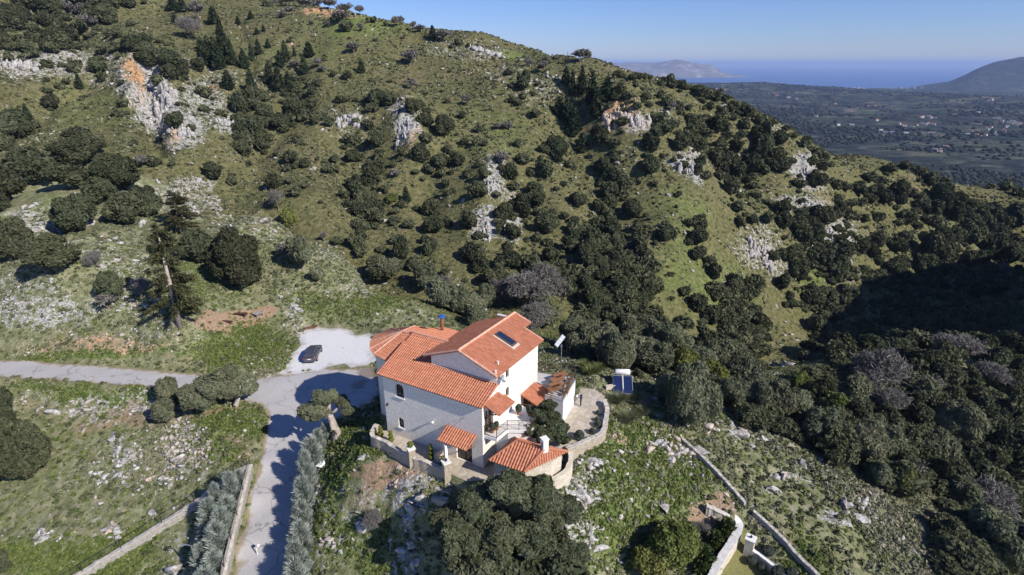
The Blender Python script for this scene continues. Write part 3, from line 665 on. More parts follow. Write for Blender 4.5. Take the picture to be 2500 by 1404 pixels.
def bare_pair(seed, depth=5, L=.62, r_=.055, twigs=3600, tw=.0075):
    g = random.Random(seed); tr, br = MB(), MB()
    limb(tr, (0, 0, -.1), (g.uniform(-.1, .1), g.uniform(-.1, .1), 1), L * .55, r_, depth, g, (br, depth - 2), .34, .20, (3, 4), .82)
    BV = np.array(br.v); BV0 = BV
    sc_ = 1.0 / max(np.percentile(np.hypot(BV[:, 0], BV[:, 1]), 97), .2)
    gg = np.random.default_rng(seed); hi = BV0[BV0[:, 2] > np.percentile(BV0[:, 2], 12)]
    P = hi[gg.integers(0, len(hi), twigs)] + gg.normal(size=(twigs, 3)) * .05
    T = gg.normal(size=(twigs, 3)); T[:, 2] += .4; T /= np.linalg.norm(T, axis=1)[:, None]; S = np.cross(T, gg.normal(size=(twigs, 3))); S /= np.linalg.norm(S, axis=1)[:, None]
    ln = (.08 + .10 * gg.random(twigs))[:, None]; wd = tw
    TV = np.stack([P - S * wd, P + S * wd, P + T * ln + S * wd * .4, P + T * ln - S * wd * .4], 1).reshape(-1, 3)
    BF = np.array([f for f in br.f if len(f) == 4])
    V = np.concatenate([BV, TV]) * sc_; tone = np.concatenate([np.full(len(BV), .65), np.repeat(gg.random(twigs) * .7, 4)])
    tv = MB(); tv.v = [(x * sc_, y * sc_, z * sc_) for x, y, z in tr.v]; tv.f = tr.f
    return np_mesh("branches", V, [BF, np.arange(4 * twigs).reshape(-1, 4) + len(BV)], False, {"tone": tone}), tv.mesh("trunk", True)
def trunk_mesh(seed, h=1.0, r_=.10, limbs=4, gnarl=.12):
    g = random.Random(seed); m_ = MB(); pts = [Vector((0, 0, -.35))]; rad = [r_ * 1.5]
    for i in range(5):
        pts.append(pts[-1] + Vector((g.uniform(-gnarl, gnarl), g.uniform(-gnarl, gnarl), (h + .35) / 5))); rad.append(r_ * (1.2 - .12 * i) * g.uniform(.85, 1.15))
    m_.tube(pts, rad, 8)
    for k in range(limbs):
        a = 6.28 * k / limbs + g.uniform(-.4, .4); p = pts[-2]; q = [p]
        for i in range(3): q.append(q[-1] + Vector((math.cos(a) * .22, math.sin(a) * .22, .16 + .05 * i)) + Vector((g.uniform(-.06, .06), g.uniform(-.06, .06), 0)))
        m_.tube(q, [r_ * .7, r_ * .5, r_ * .35, r_ * .15], 6)
    return m_.mesh("trunk", True)
def spire_mesh(name, seed, n, leaf, ratio, rad=.30, power=.8, up=.6, layers=0, whorl=0, core=.72, droop=0.0):
    """pointed conifer, height 1"""
    g = np.random.default_rng(seed)
    t = 1 - np.sqrt(g.random(n)) if power >= .7 else g.random(n)
    if layers: t = (np.floor(t * layers) + g.random(n) ** 1.6 * .75) / layers
    th = g.random(n) * 2 * np.pi
    if whorl: th = (np.floor(th / (2 * np.pi) * whorl) + .5 + g.normal(size=n) * .16 + (np.floor(t * max(layers, 9)) * .37)) / whorl * 2 * np.pi
    lump = 1 + .16 * np.sin(th * 3 + t * 17 + seed) + .14 * np.sin(th * 5 - t * 29)
    prof = rad * (1 - t) ** power * (.35 + .65 * np.clip(t / .08, 0, 1)) * lump
    if whorl: lev = np.floor(t * max(layers, 9)).astype(int) * 31 + np.floor(th / (2 * np.pi) * whorl).astype(int); prof = prof * (.35 + .85 * np.random.default_rng(seed + 9).random(2000)[lev % 2000])
    rr = prof * np.sqrt(g.random(n) * .75 + .25) if not whorl else prof * (.15 + .85 * g.random(n))
    P = np.stack([np.cos(th) * rr, np.sin(th) * rr, .04 + t * .96 - droop * (rr / rad) ** 1.5 * .12], 1)
    ax = np.stack([np.cos(th) * .75, np.sin(th) * .75, np.full(n, up) - droop], 1) + g.normal(size=(n, 3)) * .28; ax /= np.linalg.norm(ax, axis=1)[:, None]
    sd_ = np.cross(ax, g.normal(size=(n, 3))); sd_ /= np.linalg.norm(sd_, axis=1)[:, None]
    s = (leaf * (.6 + .8 * g.random(n)))[:, None]
    V = np.stack([P - ax * s * ratio * .5, P - sd_ * s * .5, P + ax * s * ratio * .7, P + sd_ * s * .5], 1).reshape(-1, 3)
    tone = np.repeat(np.clip(.5 + .25 * np.sin(th * 3 + t * 17 + seed) + .5 * (g.random(n) - .5), 0, 1), 4); faces = [np.arange(4 * n).reshape(-1, 4)]
    if core:
        m_ = MB(); k = 12; hs = np.linspace(.05, .93, 9)
        m_.tube([(0, 0, h) for h in hs], [rad * core * (1 - h) ** power + .006 for h in hs], k)
        cf4 = np.array([f for f in m_.f if len(f) == 4]) + len(V); V = np.concatenate([V, np.array(m_.v)]); tone = np.concatenate([tone, np.full(len(m_.v), .3)]); faces.append(cf4)
    return np_mesh(name, V, faces, False, {"tone": tone})

M_OAK = foliage("oak_leaves", (.030, .037, .019), (.070, .080, .042), (.135, .143, .080), .26, .24)
M_OLIVE = foliage("olive_leaves", (.075, .086, .048), (.165, .177, .105), (.28, .28, .185), .2, .36)
M_YEL = foliage("yellow_green_leaves", (.05, .066, .016), (.135, .158, .042), (.235, .25, .085), .18, .3)
M_CYP = foliage("cypress_leaves", (.016, .026, .013), (.038, .052, .026), (.072, .088, .044), .25, .1)
M_SPR = foliage("conifer_needles", (.03, .034, .014), (.075, .075, .032), (.13, .12, .055), .15, .15)
M_BLUE = foliage("blue_cypress_leaves", (.15, .185, .16), (.33, .375, .33), (.50, .53, .48), .08, .3)
M_TWIG = foliage("bare_twigs", (.11, .102, .092), (.185, .172, .155), (.30, .285, .26), .12, 0, 0)
M_BARK = plain("bark", (.20, .165, .135), .4, 7, .95, .1, 0, .5)
M_PALEBARK = plain("pale_olive_bark", (.36, .31, .27), .35, 5, .95, .1, 0, .6)
def withmat(me, m_): me.materials.append(m_); return me

def spruce_mesh(seed):
    g = np.random.default_rng(seed); mb = MB(); V4, T4 = [], []; nn = 0
    for t in np.linspace(.20, .97, 17):
        for k in range(g.integers(3, 6)):
            th = g.random() * 6.28; L_ = .30 * (1 - t) ** .55 * (.45 + .75 * g.random()) + .02; d = np.array([math.cos(th), math.sin(th), 0]); p0 = np.array([0, 0, t + .03 * g.normal()])
            bp = [p0 + d * L_ * f + np.array([0, 0, .03 * f - .085 * f * f * (1.2 - t)]) for f in (0, .35, .7, 1.0)]
            mb.tube(bp, [.005, .004, .003, .001], 3, False)
            m_ = int(26 + 240 * L_); f = .12 + .88 * g.random(m_) ** .8; idx = np.minimum((f * 3).astype(int), 2); fr = f * 3 - idx; B_ = np.array(bp); P = B_[idx] * (1 - fr[:, None]) + B_[idx + 1] * fr[:, None] + g.normal(size=(m_, 3)) * .013
            ax = d * .8 + g.normal(size=(m_, 3)) * .55; ax[:, 2] -= .35; ax /= np.linalg.norm(ax, axis=1)[:, None]; sd_ = np.cross(ax, g.normal(size=(m_, 3))); sd_ /= np.linalg.norm(sd_, axis=1)[:, None]
            l_ = (.018 + .03 * g.random(m_))[:, None]; V4.append(np.stack([P - ax * l_ * .4, P - sd_ * .008, P + ax * l_, P + sd_ * .008], 1).reshape(-1, 3)); T4.append(np.repeat(np.clip(.45 + .3 * g.normal(size=m_) * .6 + .25 * (g.random() - .5), 0, 1), 4)); nn += m_
    V = np.concatenate(V4); nb = len(V); bv = np.array(mb.v); bf = np.array([f for f in mb.f]) + nb
    return np_mesh("crown", np.concatenate([V, bv]), [np.arange(nb).reshape(-1, 4), bf], False, {"tone": np.concatenate(T4 + [np.full(len(bv), .3)])})
SPRUCE = withmat(spruce_mesh(100), M_SPR)
CROWN = {
 'o': [[withmat(crown_mesh("crown", 10 + i, 1100, 11, .125, 1.5, spread=.60, lr=(.28, .54), core=.74, inner=.16, jit=.9), M_OAK) for i in range(8)],
       [withmat(crown_mesh("crown", 30 + i, 3000, 16, .078, 1.5, spread=.62, lr=(.24, .46), core=.72, inner=.16, jit=.9), M_OAK) for i in range(4)],
       [withmat(crown_mesh("crown", 40 + i, 15000, 28, .036, 1.6, spread=.66, lr=(.20, .40), core=.70, inner=.18, jit=.9), M_OAK) for i in range(2)]],
 'v': [[withmat(crown_mesh("crown", 50 + i, 1500, 11, .10, 2.2, core=.62, lr=(.34, .5), spread=.58), M_OLIVE) for i in range(4)],
       [withmat(crown_mesh("crown", 60 + i, 5200, 16, .052, 2.6, core=.60, lr=(.28, .46), spread=.62, inner=.2), M_OLIVE) for i in range(4)],
       [withmat(crown_mesh("crown", 70 + i, 15000, 20, .032, 2.8, core=.55, lr=(.26, .42), spread=.64, inner=.25), M_OLIVE) for i in range(2)]],
 'k': [[withmat(crown_mesh("crown", 80 + i, 1200, 9, .11), M_YEL) for i in range(2)], [withmat(crown_mesh("crown", 84 + i, 3800, 13, .065, inner=.2), M_YEL) for i in range(2)],
       [withmat(crown_mesh("crown", 88, 9000, 18, .045), M_YEL)]],
 'c': [[withmat(spire_mesh("crown", 90 + i, 900, .055, 1.9, .30, .75, .5), M_CYP) for i in range(4)], [withmat(spire_mesh("crown", 95, 2600, .032, 2, .30, .75, .5), M_CYP)], [withmat(spire_mesh("crown", 96, 5000, .026, 2, .3, .75, .5), M_CYP)]],
 's': [[SPRUCE]] * 3,
}
BARE = [bare_pair(200 + i) for i in range(4)]
for a_, b_ in BARE: withmat(a_, M_TWIG); withmat(b_, M_BARK)
FARBARE = [bare_pair(240 + i, 4, .62, .06, 1500, .03) for i in range(4)]
for a_, b_ in FARBARE: withmat(a_, M_TWIG); withmat(b_, M_BARK)
BIGBARE = [bare_pair(220 + i, 6, .62, .05, 15000, .009) for i in range(2)]
for a_, b_ in BIGBARE: withmat(a_, M_TWIG); withmat(b_, M_BARK)
TRUNK = [withmat(trunk_mesh(300 + i, .8, .09, 4), M_BARK) for i in range(3)]
POLE = MB().tube([(0, 0, -.03), (0, 0, .5), (0, 0, .93)], [.022, .015, .004], 7).mesh("trunk", True); POLE.materials.append(M_BARK)

SPR_POLE = MB().tube([(0,0,-.03),(0,0,.45),(0,0,.97)],[.024,.017,.004],8).mesh("trunk", True); SPR_POLE.materials.append(M_PALEBARK)
# trees seen in the photograph: centre x, centre y, width, (height) in photograph pixels
TREES = {
'c': "524 39 30 40;546 90 30 75;514 128 40 70;539 140 30 60;568 130 25 60;597 146 28 44;616 130 18 40;632 116 20 36;655 107 15 22;613 38 16 20;628 77 16 14;644 70 10 16;582 52 14 20;698 128 24 45;685 146 24 38;719 128 10 22;755 123 28 35;744 160 26 42;883 162 20 34;660 180 28 52;682 194 34 56;707 205 28 50;559 200 32 44;614 198 26 46;424 9 30 30;447 14 30 30;522 43 24 30;428 48 16 26;479 57 14 22;529 128 36 60;494 114 30 40;554 128 28 50;196 200 20 36;71 278 24 42;1057 85 22 30;1381 188 26 40;1397 206 18 60;1419 201 30 64;1444 220 34 80;1456 254 36 70;1481 224 36 60;1365 260 34 40;1385 272 38 56;1401 295 40 60;1397 311 34 44;1422 349 36 44;1360 379 30 40;1868 335 26 60;1860 365 24 60;1054 82 14 26;992 476 24 40",
'b': "710 30 22 18;691 39 22 18;639 41 12;800 61 14 16;828 50 40 22;879 71 16 20;760 58 14;867 123 36 26;999 146 36;1001 207 28;774 157 24;722 162 22;785 171 16;671 10 18 16;682 10 14 14;712 8 38 24;748 14 36 26;780 14 32 26;805 16 36 30;842 28 40 20;877 33 20 22;974 56 34 22;1012 66 20 18;1029 75 30 18;1082 94 34 22;1333 148 20 14;1356 147 20 16;1385 150 14 14;1415 144 42 22;1289 158 24;1326 167 26;1139 249 24;1215 312 18;1238 312 24;1637 262 26;1223 397 36;682 495 60 50;1085 700 30 40;1279 729 130 90;1336 713 110 100;1222 722 60 60;1301 786 90 70;490 34 50 40;460 75 70 50;386 605 70 50;278 710 10;344 710 56 50;249 637 60 44;269 742 40 36;691 614 36 30;347 398 36 26;2141 936 140 110;2159 993 90 60;2105 920 80 60;2274 943 40;2410 925 90 50;2327 859 100 60;2410 1252 150 100;2441 667 40;2220 1151 50 50;216 61 40;194 27 40;173 32 40;794 583 16 26;951 939 0;967 428 24",
'k': "957 484 28;710 531 40 50;2191 1176 60 90;1670 900 80 70;1739 922 70 60;2037 993 60 50;1951 939 50;1640 1340 120 80;1580 1380 80 60;930 1075 0",
's': "442 523 105 90;440 695 135 218",
'v': "934 672 80 60;1037 686 66;1073 727 70;1119 745 60;1153 757 60;1187 736 50;1331 779 70;1165 782 50;1403 826 70;1441 838 66;1482 826 50;1464 863 80;1551 822 70;1528 853 60;1585 835 70;1630 826 60;1562 881 70;1619 853 80;1505 883 70;1665 853 60;1414 860 50;1790 883 60;1495 877 80;1550 881 70;1595 888 80;1700 900 70;1682 991 130 130;1643 957 70;1750 886 70;1784 900 60;1807 934 80;1784 968 60;1841 979 80;1882 979 60;1890 990 80;1936 1008 70;1854 972 60;2001 1062 90;2051 1087 70;2098 1105 80;2145 1094 80;2123 1054 70;2145 1166 60;2080 972 70;2231 965 80;2320 1054 90;2267 1108 80;2338 1223 80;2410 1338 170 130;734 631 70;776 677 30;416 972 50 60;491 978 80 66;409 1011 60 50;1010 1270 0",
'o': "762 223 30;726 260 46;716 280 46;623 241 36 45;591 262 34 50;648 276 44;628 308 40;687 299 44;584 303 34;650 239 22;787 280 30;803 296 32;769 298 20;833 242 30;869 239 18 24;894 237 28 36;922 248 40;947 246 40;901 301 30;867 294 20;1024 253 26;1006 269 36;1036 296 34;1047 269 18;953 197 14;849 185 28;906 194 12;842 68 30;983 91 12;791 146 10;649 9 22;912 51 18 14;897 47 8;942 59 14;1121 106 22 18;1144 114 14;1166 115 20 12;1244 178 24;1100 172 12;1277 204 38;1253 206 20;1314 199 16;1251 242 20;1276 238 24;1264 251 18;1025 251 26;1091 248 14;1039 227 14;1009 270 28;1128 279 27;1169 313 27;1305 278 26;1265 349 28;1084 313 46 52;1041 297 36;1041 338 30;1134 345 26;1160 345 20;1182 350 20;1093 365 26;1027 372 34;1472 265 28;1506 233 34;1483 206 22;1532 235 24;1358 363 52;1328 363 30;1463 331 48;1497 347 30;1517 297 26;"
"1507 182 24 20;1523 186 14;1544 188 24 22;1559 184 22 24;1573 188 16;1586 186 16 20;1619 186 14;1614 202 24;1637 193 26;1640 205 30;1660 205 30;1676 209 26;1553 208 16;1699 212 28;1710 227 34;1733 230 34;1749 239 26;1769 241 22;1658 221 14;1614 233 24;1569 218 12;1576 237 28;1626 248 28;1655 257 26;1681 264 20;1733 259 24;1717 246 18;1532 234 20;1555 264 22;1519 296 32;1535 294 14;1608 296 34;1601 323 34;1621 314 40;1637 300 28;1658 273 24;1683 287 32;1715 289 34;1694 307 30;1722 316 30 36;1681 323 34;1694 339 40;1749 307 40 40;1763 282 34;1795 284 20 26;1788 262 34;1822 274 38 36;1817 305 34;1868 291 30;1888 296 26;1854 298 24;1813 325 26;1845 330 36;1902 337 40;1868 350 50 50;1918 314 20;1938 330 22;1660 357 44;1699 360 36;1589 357 40;1496 348 26;1503 385 26;1589 408 46;1710 394 34 40;1737 369 34;1758 362 32;1747 392 38;1774 396 38;1794 362 40;1717 419 20;1763 421 36;1797 428 40;1835 401 50 52;1854 376 40;1895 382 38;1902 407 40;1927 392 30;1963 355 30;1988 369 30;1981 392 34;2009 382 30;2002 408 34;2027 401 22;1826 435 30;1988 442 46;1783 458 36;1840 451 24;1667 403 24;1644 396 18;"
"519 426 42;568 442 28;669 446 40;723 467 32 36;739 453 22;714 389 36;703 410 24;746 398 34;589 321 40;596 344 40;628 326 36 48;600 371 36;608 396 20;694 312 32;723 341 26;860 339 34 42;924 344 44;897 351 22;817 387 28;865 382 38;803 410 34;821 414 22;924 378 30;928 401 34;903 396 22;908 426 36;899 451 36;942 458 26;958 401 22;985 369 30;1026 383 36;865 453 40;840 474 28;874 474 40;887 492 40;856 501 34;876 515 44;906 512 36;892 535 34;917 549 30;887 558 26;981 499 26;967 512 26;965 533 30;999 547 32;974 581 34;1047 512 36;1052 556 36;824 583 28;874 585 40;1017 508 20;1047 414 30;1013 417 20;783 494 12;776 387 14;"
"1276 388 34;1328 418 38 44;1296 422 22;1392 400 26;1243 427 40;1114 393 38;1073 400 42;1030 379 38;1171 400 26;1180 429 34;1089 448 24;1169 468 42;1092 470 26;1305 466 40;1269 498 42 60;1280 525 36;1308 493 40;1315 516 34;1228 523 46 52;1223 562 24;1210 477 26;1255 459 30;1055 514 38;1064 550 46;1041 584 30;1052 607 38;1146 539 42;1169 573 26;1251 578 36;1242 600 30;1333 548 56;1312 582 30;1337 589 34;1346 525 30;1410 489 44;1378 525 26;1401 539 30;1401 568 22;1431 562 28;1476 411 48;1492 429 40;1501 386 26;1470 445 28;1526 452 40;1488 468 40;1520 475 34;1460 505 34;1490 498 40;1483 521 28;1542 514 50;1465 532 28;1490 559 52;1447 591 50;1428 616 50;1474 609 46;1508 593 36;1547 600 24;1387 598 36;1346 630 40;1303 630 34;1242 628 46;1150 625 42;1137 609 22;1016 632 28;1171 598 20;1376 448 22;1358 461 20;"
"825 588 24;871 597 36;887 613 34;932 606 30;980 611 36 56;1012 643 34 44;982 649 24;1048 643 32;1085 663 26;1174 649 42;1217 643 34;1249 640 40;1301 645 50;1208 679 54;1238 686 30;1137 681 16;1441 607 50;1428 639 60;1460 648 50;1500 632 40;1505 600 44;1542 598 28;1569 623 40;1371 671 38;1409 664 34;1384 708 40;1430 698 46;1466 676 50;1528 685 56;1517 714 66;1578 719 40;1444 737 56;1558 735 50;1496 774 58;1519 758 30;1558 780 56;1574 794 40;1605 790 34;1448 771 36;1674 710 30;1701 744 40;1738 774 46;1717 835 38 40;1701 621 36;1731 637 34;1744 669 36;1785 708 44;1813 717 36;1840 712 32;1790 749 46;1774 785 50;1801 785 48;1847 785 40;1808 808 50;1763 838 40;1790 842 44;1831 838 50;1756 865 50;1706 863 46;"
"2036 449 28;2045 481 28;2063 453 30;2097 460 38;2104 494 30;2077 494 28;2127 488 24;2127 463 22;2147 458 22;2157 483 36;2122 431 34;2150 442 26;2170 417 28 14;2211 403 36 18;2245 414 34 18;2282 415 22;2305 417 22;2268 444 36;2243 439 18;2191 467 48;2198 488 34;2227 472 26;2248 479 26;2248 497 34;2236 513 26;2188 504 22;2213 531 38;2195 542 28;2143 529 34;2239 549 26;2266 535 30;2277 513 40;2286 542 34;2296 483 50;2327 494 44;2337 474 16;2327 524 44;2359 510 44;2364 545 50;2394 517 40;2400 542 40;2425 506 30;2437 538 50;2471 540 60;2455 453 34;2485 467 34;2416 435 18;2209 577 32;2186 599 44;2302 577 46;2332 581 38;2368 577 50;2277 618 70;2316 606 36;2318 631 34;2362 634 46;2179 656 44;2207 629 26;2239 629 22;2255 654 50;2296 654 50;2129 672 28;2127 615 36;2134 592 36;2145 574 34;2100 606 40;2109 533 24;2086 526 30;2068 524 34;2043 524 38;1999 531 50;2059 570 28;2038 588 24;2054 611 50;2095 581 30;1967 547 46;1954 572 40;1986 574 44;1995 613 30;2013 634 44;2049 654 44;2036 668 40;2077 663 30;2394 588 50;2425 574 50;2419 608 60;2464 606 60;2396 627 40;2453 631 60;2414 643 30;"
"1623 576 40;1707 544 40;1701 578 46 48;1682 544 24;1799 508 32;1819 521 18;1803 544 28;1872 537 32;1910 544 40;1846 476 26;1780 460 36;1808 478 18;1906 508 44;1876 492 24;1919 494 22;1837 537 26;1951 549 50;1974 574 40;1919 628 44;1887 624 34;1947 665 46;1910 690 40;1792 692 36;1947 599 26;1979 626 30;1979 435 24;1986 715 50;1972 727 40;1986 743 40;2011 770 30;1992 797 40;1958 743 20;1990 822 24;2054 841 40;1974 845 36;2122 847 60;2191 852 50;2191 827 44;2236 845 30;2213 870 50;2243 884 56;2296 875 60;2305 913 50;2373 795 50;2384 813 60;2441 788 70;2476 786 50;2448 840 60;2396 852 60;2419 881 60;2476 856 50;2476 895 50;2378 715 50;2448 706 60;2487 708 40;2191 679 60;2080 1026 70;2159 1033 60;2001 961 60;2231 1026 70;2381 979 80;2302 922 70;2356 936 60;2464 943 70;2392 1036 80;2331 1130 90;2421 1072 90;2464 1033 90;2446 1115 90;2392 1151 80;2302 1173 80;2475 1162 80;2410 1205 90;2464 1223 80;2150 880 50;2360 1080 60;2370 1010 60;2280 1000 50;2480 1300 80;"
"20 320 60;60 320 50;16 356 40;30 457 90;10 503 40;177 438 90 60;295 438 110 90;350 474 50;311 516 90;367 506 60;30 595 110 110;137 628 120 80;491 615 80;590 647 125 140;377 395 34;328 346 20;419 398 18;61 1112 135 140;13 1015 70 90;6 1377 50;"
"197 379 110 70;85 421 90;249 477 70;183 530 100;278 710 60 60;193 333 60 36;131 359 30;75 9 60;100 14 50;128 18 50;216 7 70;267 11 60;314 5 40;228 43 40;246 30 30;264 46 40;30 30 36;50 36 36;34 55 50;62 55 50;87 70 30;118 57 40;150 73 36;198 71 40;146 98 50;178 91 40;128 107 36;155 114 40;216 87 30;239 71 24;321 57 20;333 87 24;290 84 26;267 82 22;253 121 30;285 114 30;324 118 36;356 109 40;362 146 50;415 157 60;447 173 40;488 166 36;419 182 40;356 134 40;456 196 20;385 200 30;552 191 20;524 201 12;444 217 20;501 232 34;499 267 30;542 271 28;431 305 40;467 310 20;438 248 16;301 251 26;285 273 26;312 273 16;251 187 30;239 164 40;296 196 20;189 148 30;182 164 30;114 157 30;114 194 16;114 219 22;148 212 20;160 200 18;123 253 38;39 285 40;23 308 40;84 303 30;64 116 36;87 137 30;14 114 40;25 141 30;55 148 16;91 96 26;14 14 24;355 91 24;392 98 20;410 107 14",
}

# ------------------------------------------------------------------ trees put where the photograph has them
MARKS = [(1530,280,"the orange cliff"),(1000,310,"the grey cliff in the hillside"),(340,220,"the tall cleft cliff"),(1200,500,"the pale rock rib in mid slope"),(1670,410,"the rocky rib beside the orange cliff"),
 (1650,650,"the open green slope"),(770,25,"the bare trees on the crest"),(1420,230,"the dark cypress clump"),(2040,590,"the bare grey crag on the right"),(2230,550,"the far clearing"),(2270,420,"the grassy far spur"),
 (1290,740,"the big bare tree behind the house"),(1490,700,"the thicket in the gully"),(2250,770,"the shadowed gorge"),(2140,940,"the big bare tree in the gorge"),(520,120,"the tall conifers of the upper slope"),(60,150,"the grey cliffs at far left"),
 (110,280,"the slanting terrace line"),(700,290,"the thicket below the left cliffs"),(880,480,"the oak strip on the mid slope"),(620,350,"the dark oak column under the cliff"),(1600,190,"the pines on the far crest"),(1850,280,"the skyline of the right shoulder"),(1840,400,"the dark wooded hollow"),
 (1960,420,"the white rocks on the right shoulder"),(1500,460,"the oak column in mid slope"),(1150,740,"the olives behind the chimney"),(1500,890,"the solar water heater"),(1690,1010,"the large olive beside the slope"),(1750,900,"the olive belt above the gorge"),(2060,1080,"the rocky right slope"),(2400,1080,"the wooded right bank"),
 (2410,1290,"the lower right corner"),(60,1110,"the left edge of the field"),(450,980,"the road junction"),(130,640,"the stony left knoll"),(300,440,"the top of the left knoll"),(560,650,"the knoll above the dirt clearing"),(1010,620,"the gully slope behind the chimney"),(1250,130,"the rocky crest"),(1120,180,"the stony upper slope"),(1720,800,"the foot of the green slope"),(2420,560,"the far right edge"),(1100,380,"the slope under the grey cliff"),(860,200,"the open upper slope"),(1330,400,"the open mid slope"),(1950,700,"the foot of the right crag"),(1880,530,"the rocky slope below the shoulder"),(250,60,"the wooded top left slope")]
LOOK = {'o': ["tiny dark evergreen bush", "small dark round evergreen oak", "dark round evergreen oak", "large dark evergreen oak", "huge dark spreading evergreen oak"],
        'v': ["tiny olive tree", "small grey-green olive tree", "soft grey-green olive tree", "large grey-green olive tree", "very large feathery olive tree"],
        'b': ["tiny bare tree", "small leafless tree", "leafless grey-brown tree", "broad leafless tree with pale twigs", "huge leafless tree with pale limbs"],
        'c': ["tiny dark conifer", "small pointed dark conifer", "pointed dark cypress", "tall dark cypress", "tall dark cypress"],
        'k': ["small yellow-green bush", "small yellow-green bush", "yellow-green bushy tree", "large yellow-green bushy tree", "large yellow-green bushy tree"],
        's': ["brownish conifer"] * 3 + ["golden-brown spreading conifer", "tall brown-green conifer with a pale trunk"]}
KIND = {'o': ("evergreen_oak", "oak tree", "evergreen oaks on the hills"), 'v': ("olive_tree", "olive tree", "olive trees around the knoll"), 'b': ("bare_tree", "bare tree", "leafless trees on the hills"),
        'c': ("cypress_tree", "cypress", "dark conifers on the hillside"), 'k': ("yellow_green_tree", "bushy tree", "yellow-green bushy trees"), 's': ("conifer_tree", "conifer", "tall brown conifers on the left knoll")}
ORD = "first second third fourth fifth sixth seventh eighth ninth tenth eleventh twelfth".split()
NUM = "one two three four five six seven eight nine ten eleven twelve".split()
tr = []
for k_, s_ in TREES.items():
    for e in s_.split(';'):
        q = [float(t) for t in e.split()]
        if len(q) < 3 or q[2] < 8: continue
        h_ = q[3] if len(q) > 3 else q[2] * .92
        tr.append([k_, q[0], q[1], q[2], h_])
base_y = [t[2] + t[4] * (.48 if t[0] in 'cs' else .36) for t in tr]
G = ground([t[1] for t in tr], base_y)
G[:, 2] = np.where(np.isnan(G[:, 0]), np.nan, Z(np.nan_to_num(G[:, 0]), np.nan_to_num(G[:, 1])))
def label_base(k_, px, py, wd):
    sz = 0 if wd < 19 else 1 if wd < 33 else 2 if wd < 56 else 3 if wd < 95 else 4
    d = [((px - a) ** 2 + ((py - b_) * 1.2) ** 2, a, b_, t) for a, b_, t in MARKS]; _, a, b_, t = min(d)
    dx, dy = px - a, (py - b_) * 1.2
    rel = "by" if math.hypot(dx, dy) < 24 else ("right of" if dx > 0 else "left of") if abs(dx) > abs(dy) else ("below" if dy > 0 else "above")
    return f"{LOOK[k_][sz]} {rel} {t}"
ridge_fix = 0
items = []
for i, t in enumerate(tr):
    k_, px, py, wd, ht = t
    P = G[i]
    if np.isnan(P[0]):                      # a tree on the skyline: stand it on the crest below it
        for dy in range(0, 60, 4):
            q = ground([px], [base_y[i] + dy])[0]
            if not np.isnan(q[0]): P = q; P[2] = gz(q[0], q[1]); break
        else: continue
    d = (P - CAM) @ FW
    items.append((k_, px, py, wd, ht, P, d))
oaks = sorted([it for it in items if it[0] == 'o'], key=lambda it: -it[3])
scrub_oaks = oaks[298:]
items = [it for it in items if it[0] != 'o'] + oaks[:298]
labs = {}
for it in items: labs.setdefault(label_base(*it[:4]), []).append(it)
label_of = {}
for lb, its in labs.items():
    its.sort(key=lambda it: it[1])
    for j, it in enumerate(its):
        n_ = len(its)
        if n_ == 1: s_ = lb
        elif n_ == 2: s_ = lb + (", the left one" if j == 0 else ", the right one")
        elif n_ == 3: s_ = lb + (", leftmost of three", ", middle of three", ", rightmost of three")[j]
        else: s_ = lb + f", {ORD[min(j, 11)]} from left"
        if len(s_.split()) > 16: s_ = s_.replace(" with pale twigs", "").replace(" with pale limbs", "").replace(" with a pale trunk", "")
        label_of[id(it)] = s_
cnt = {}
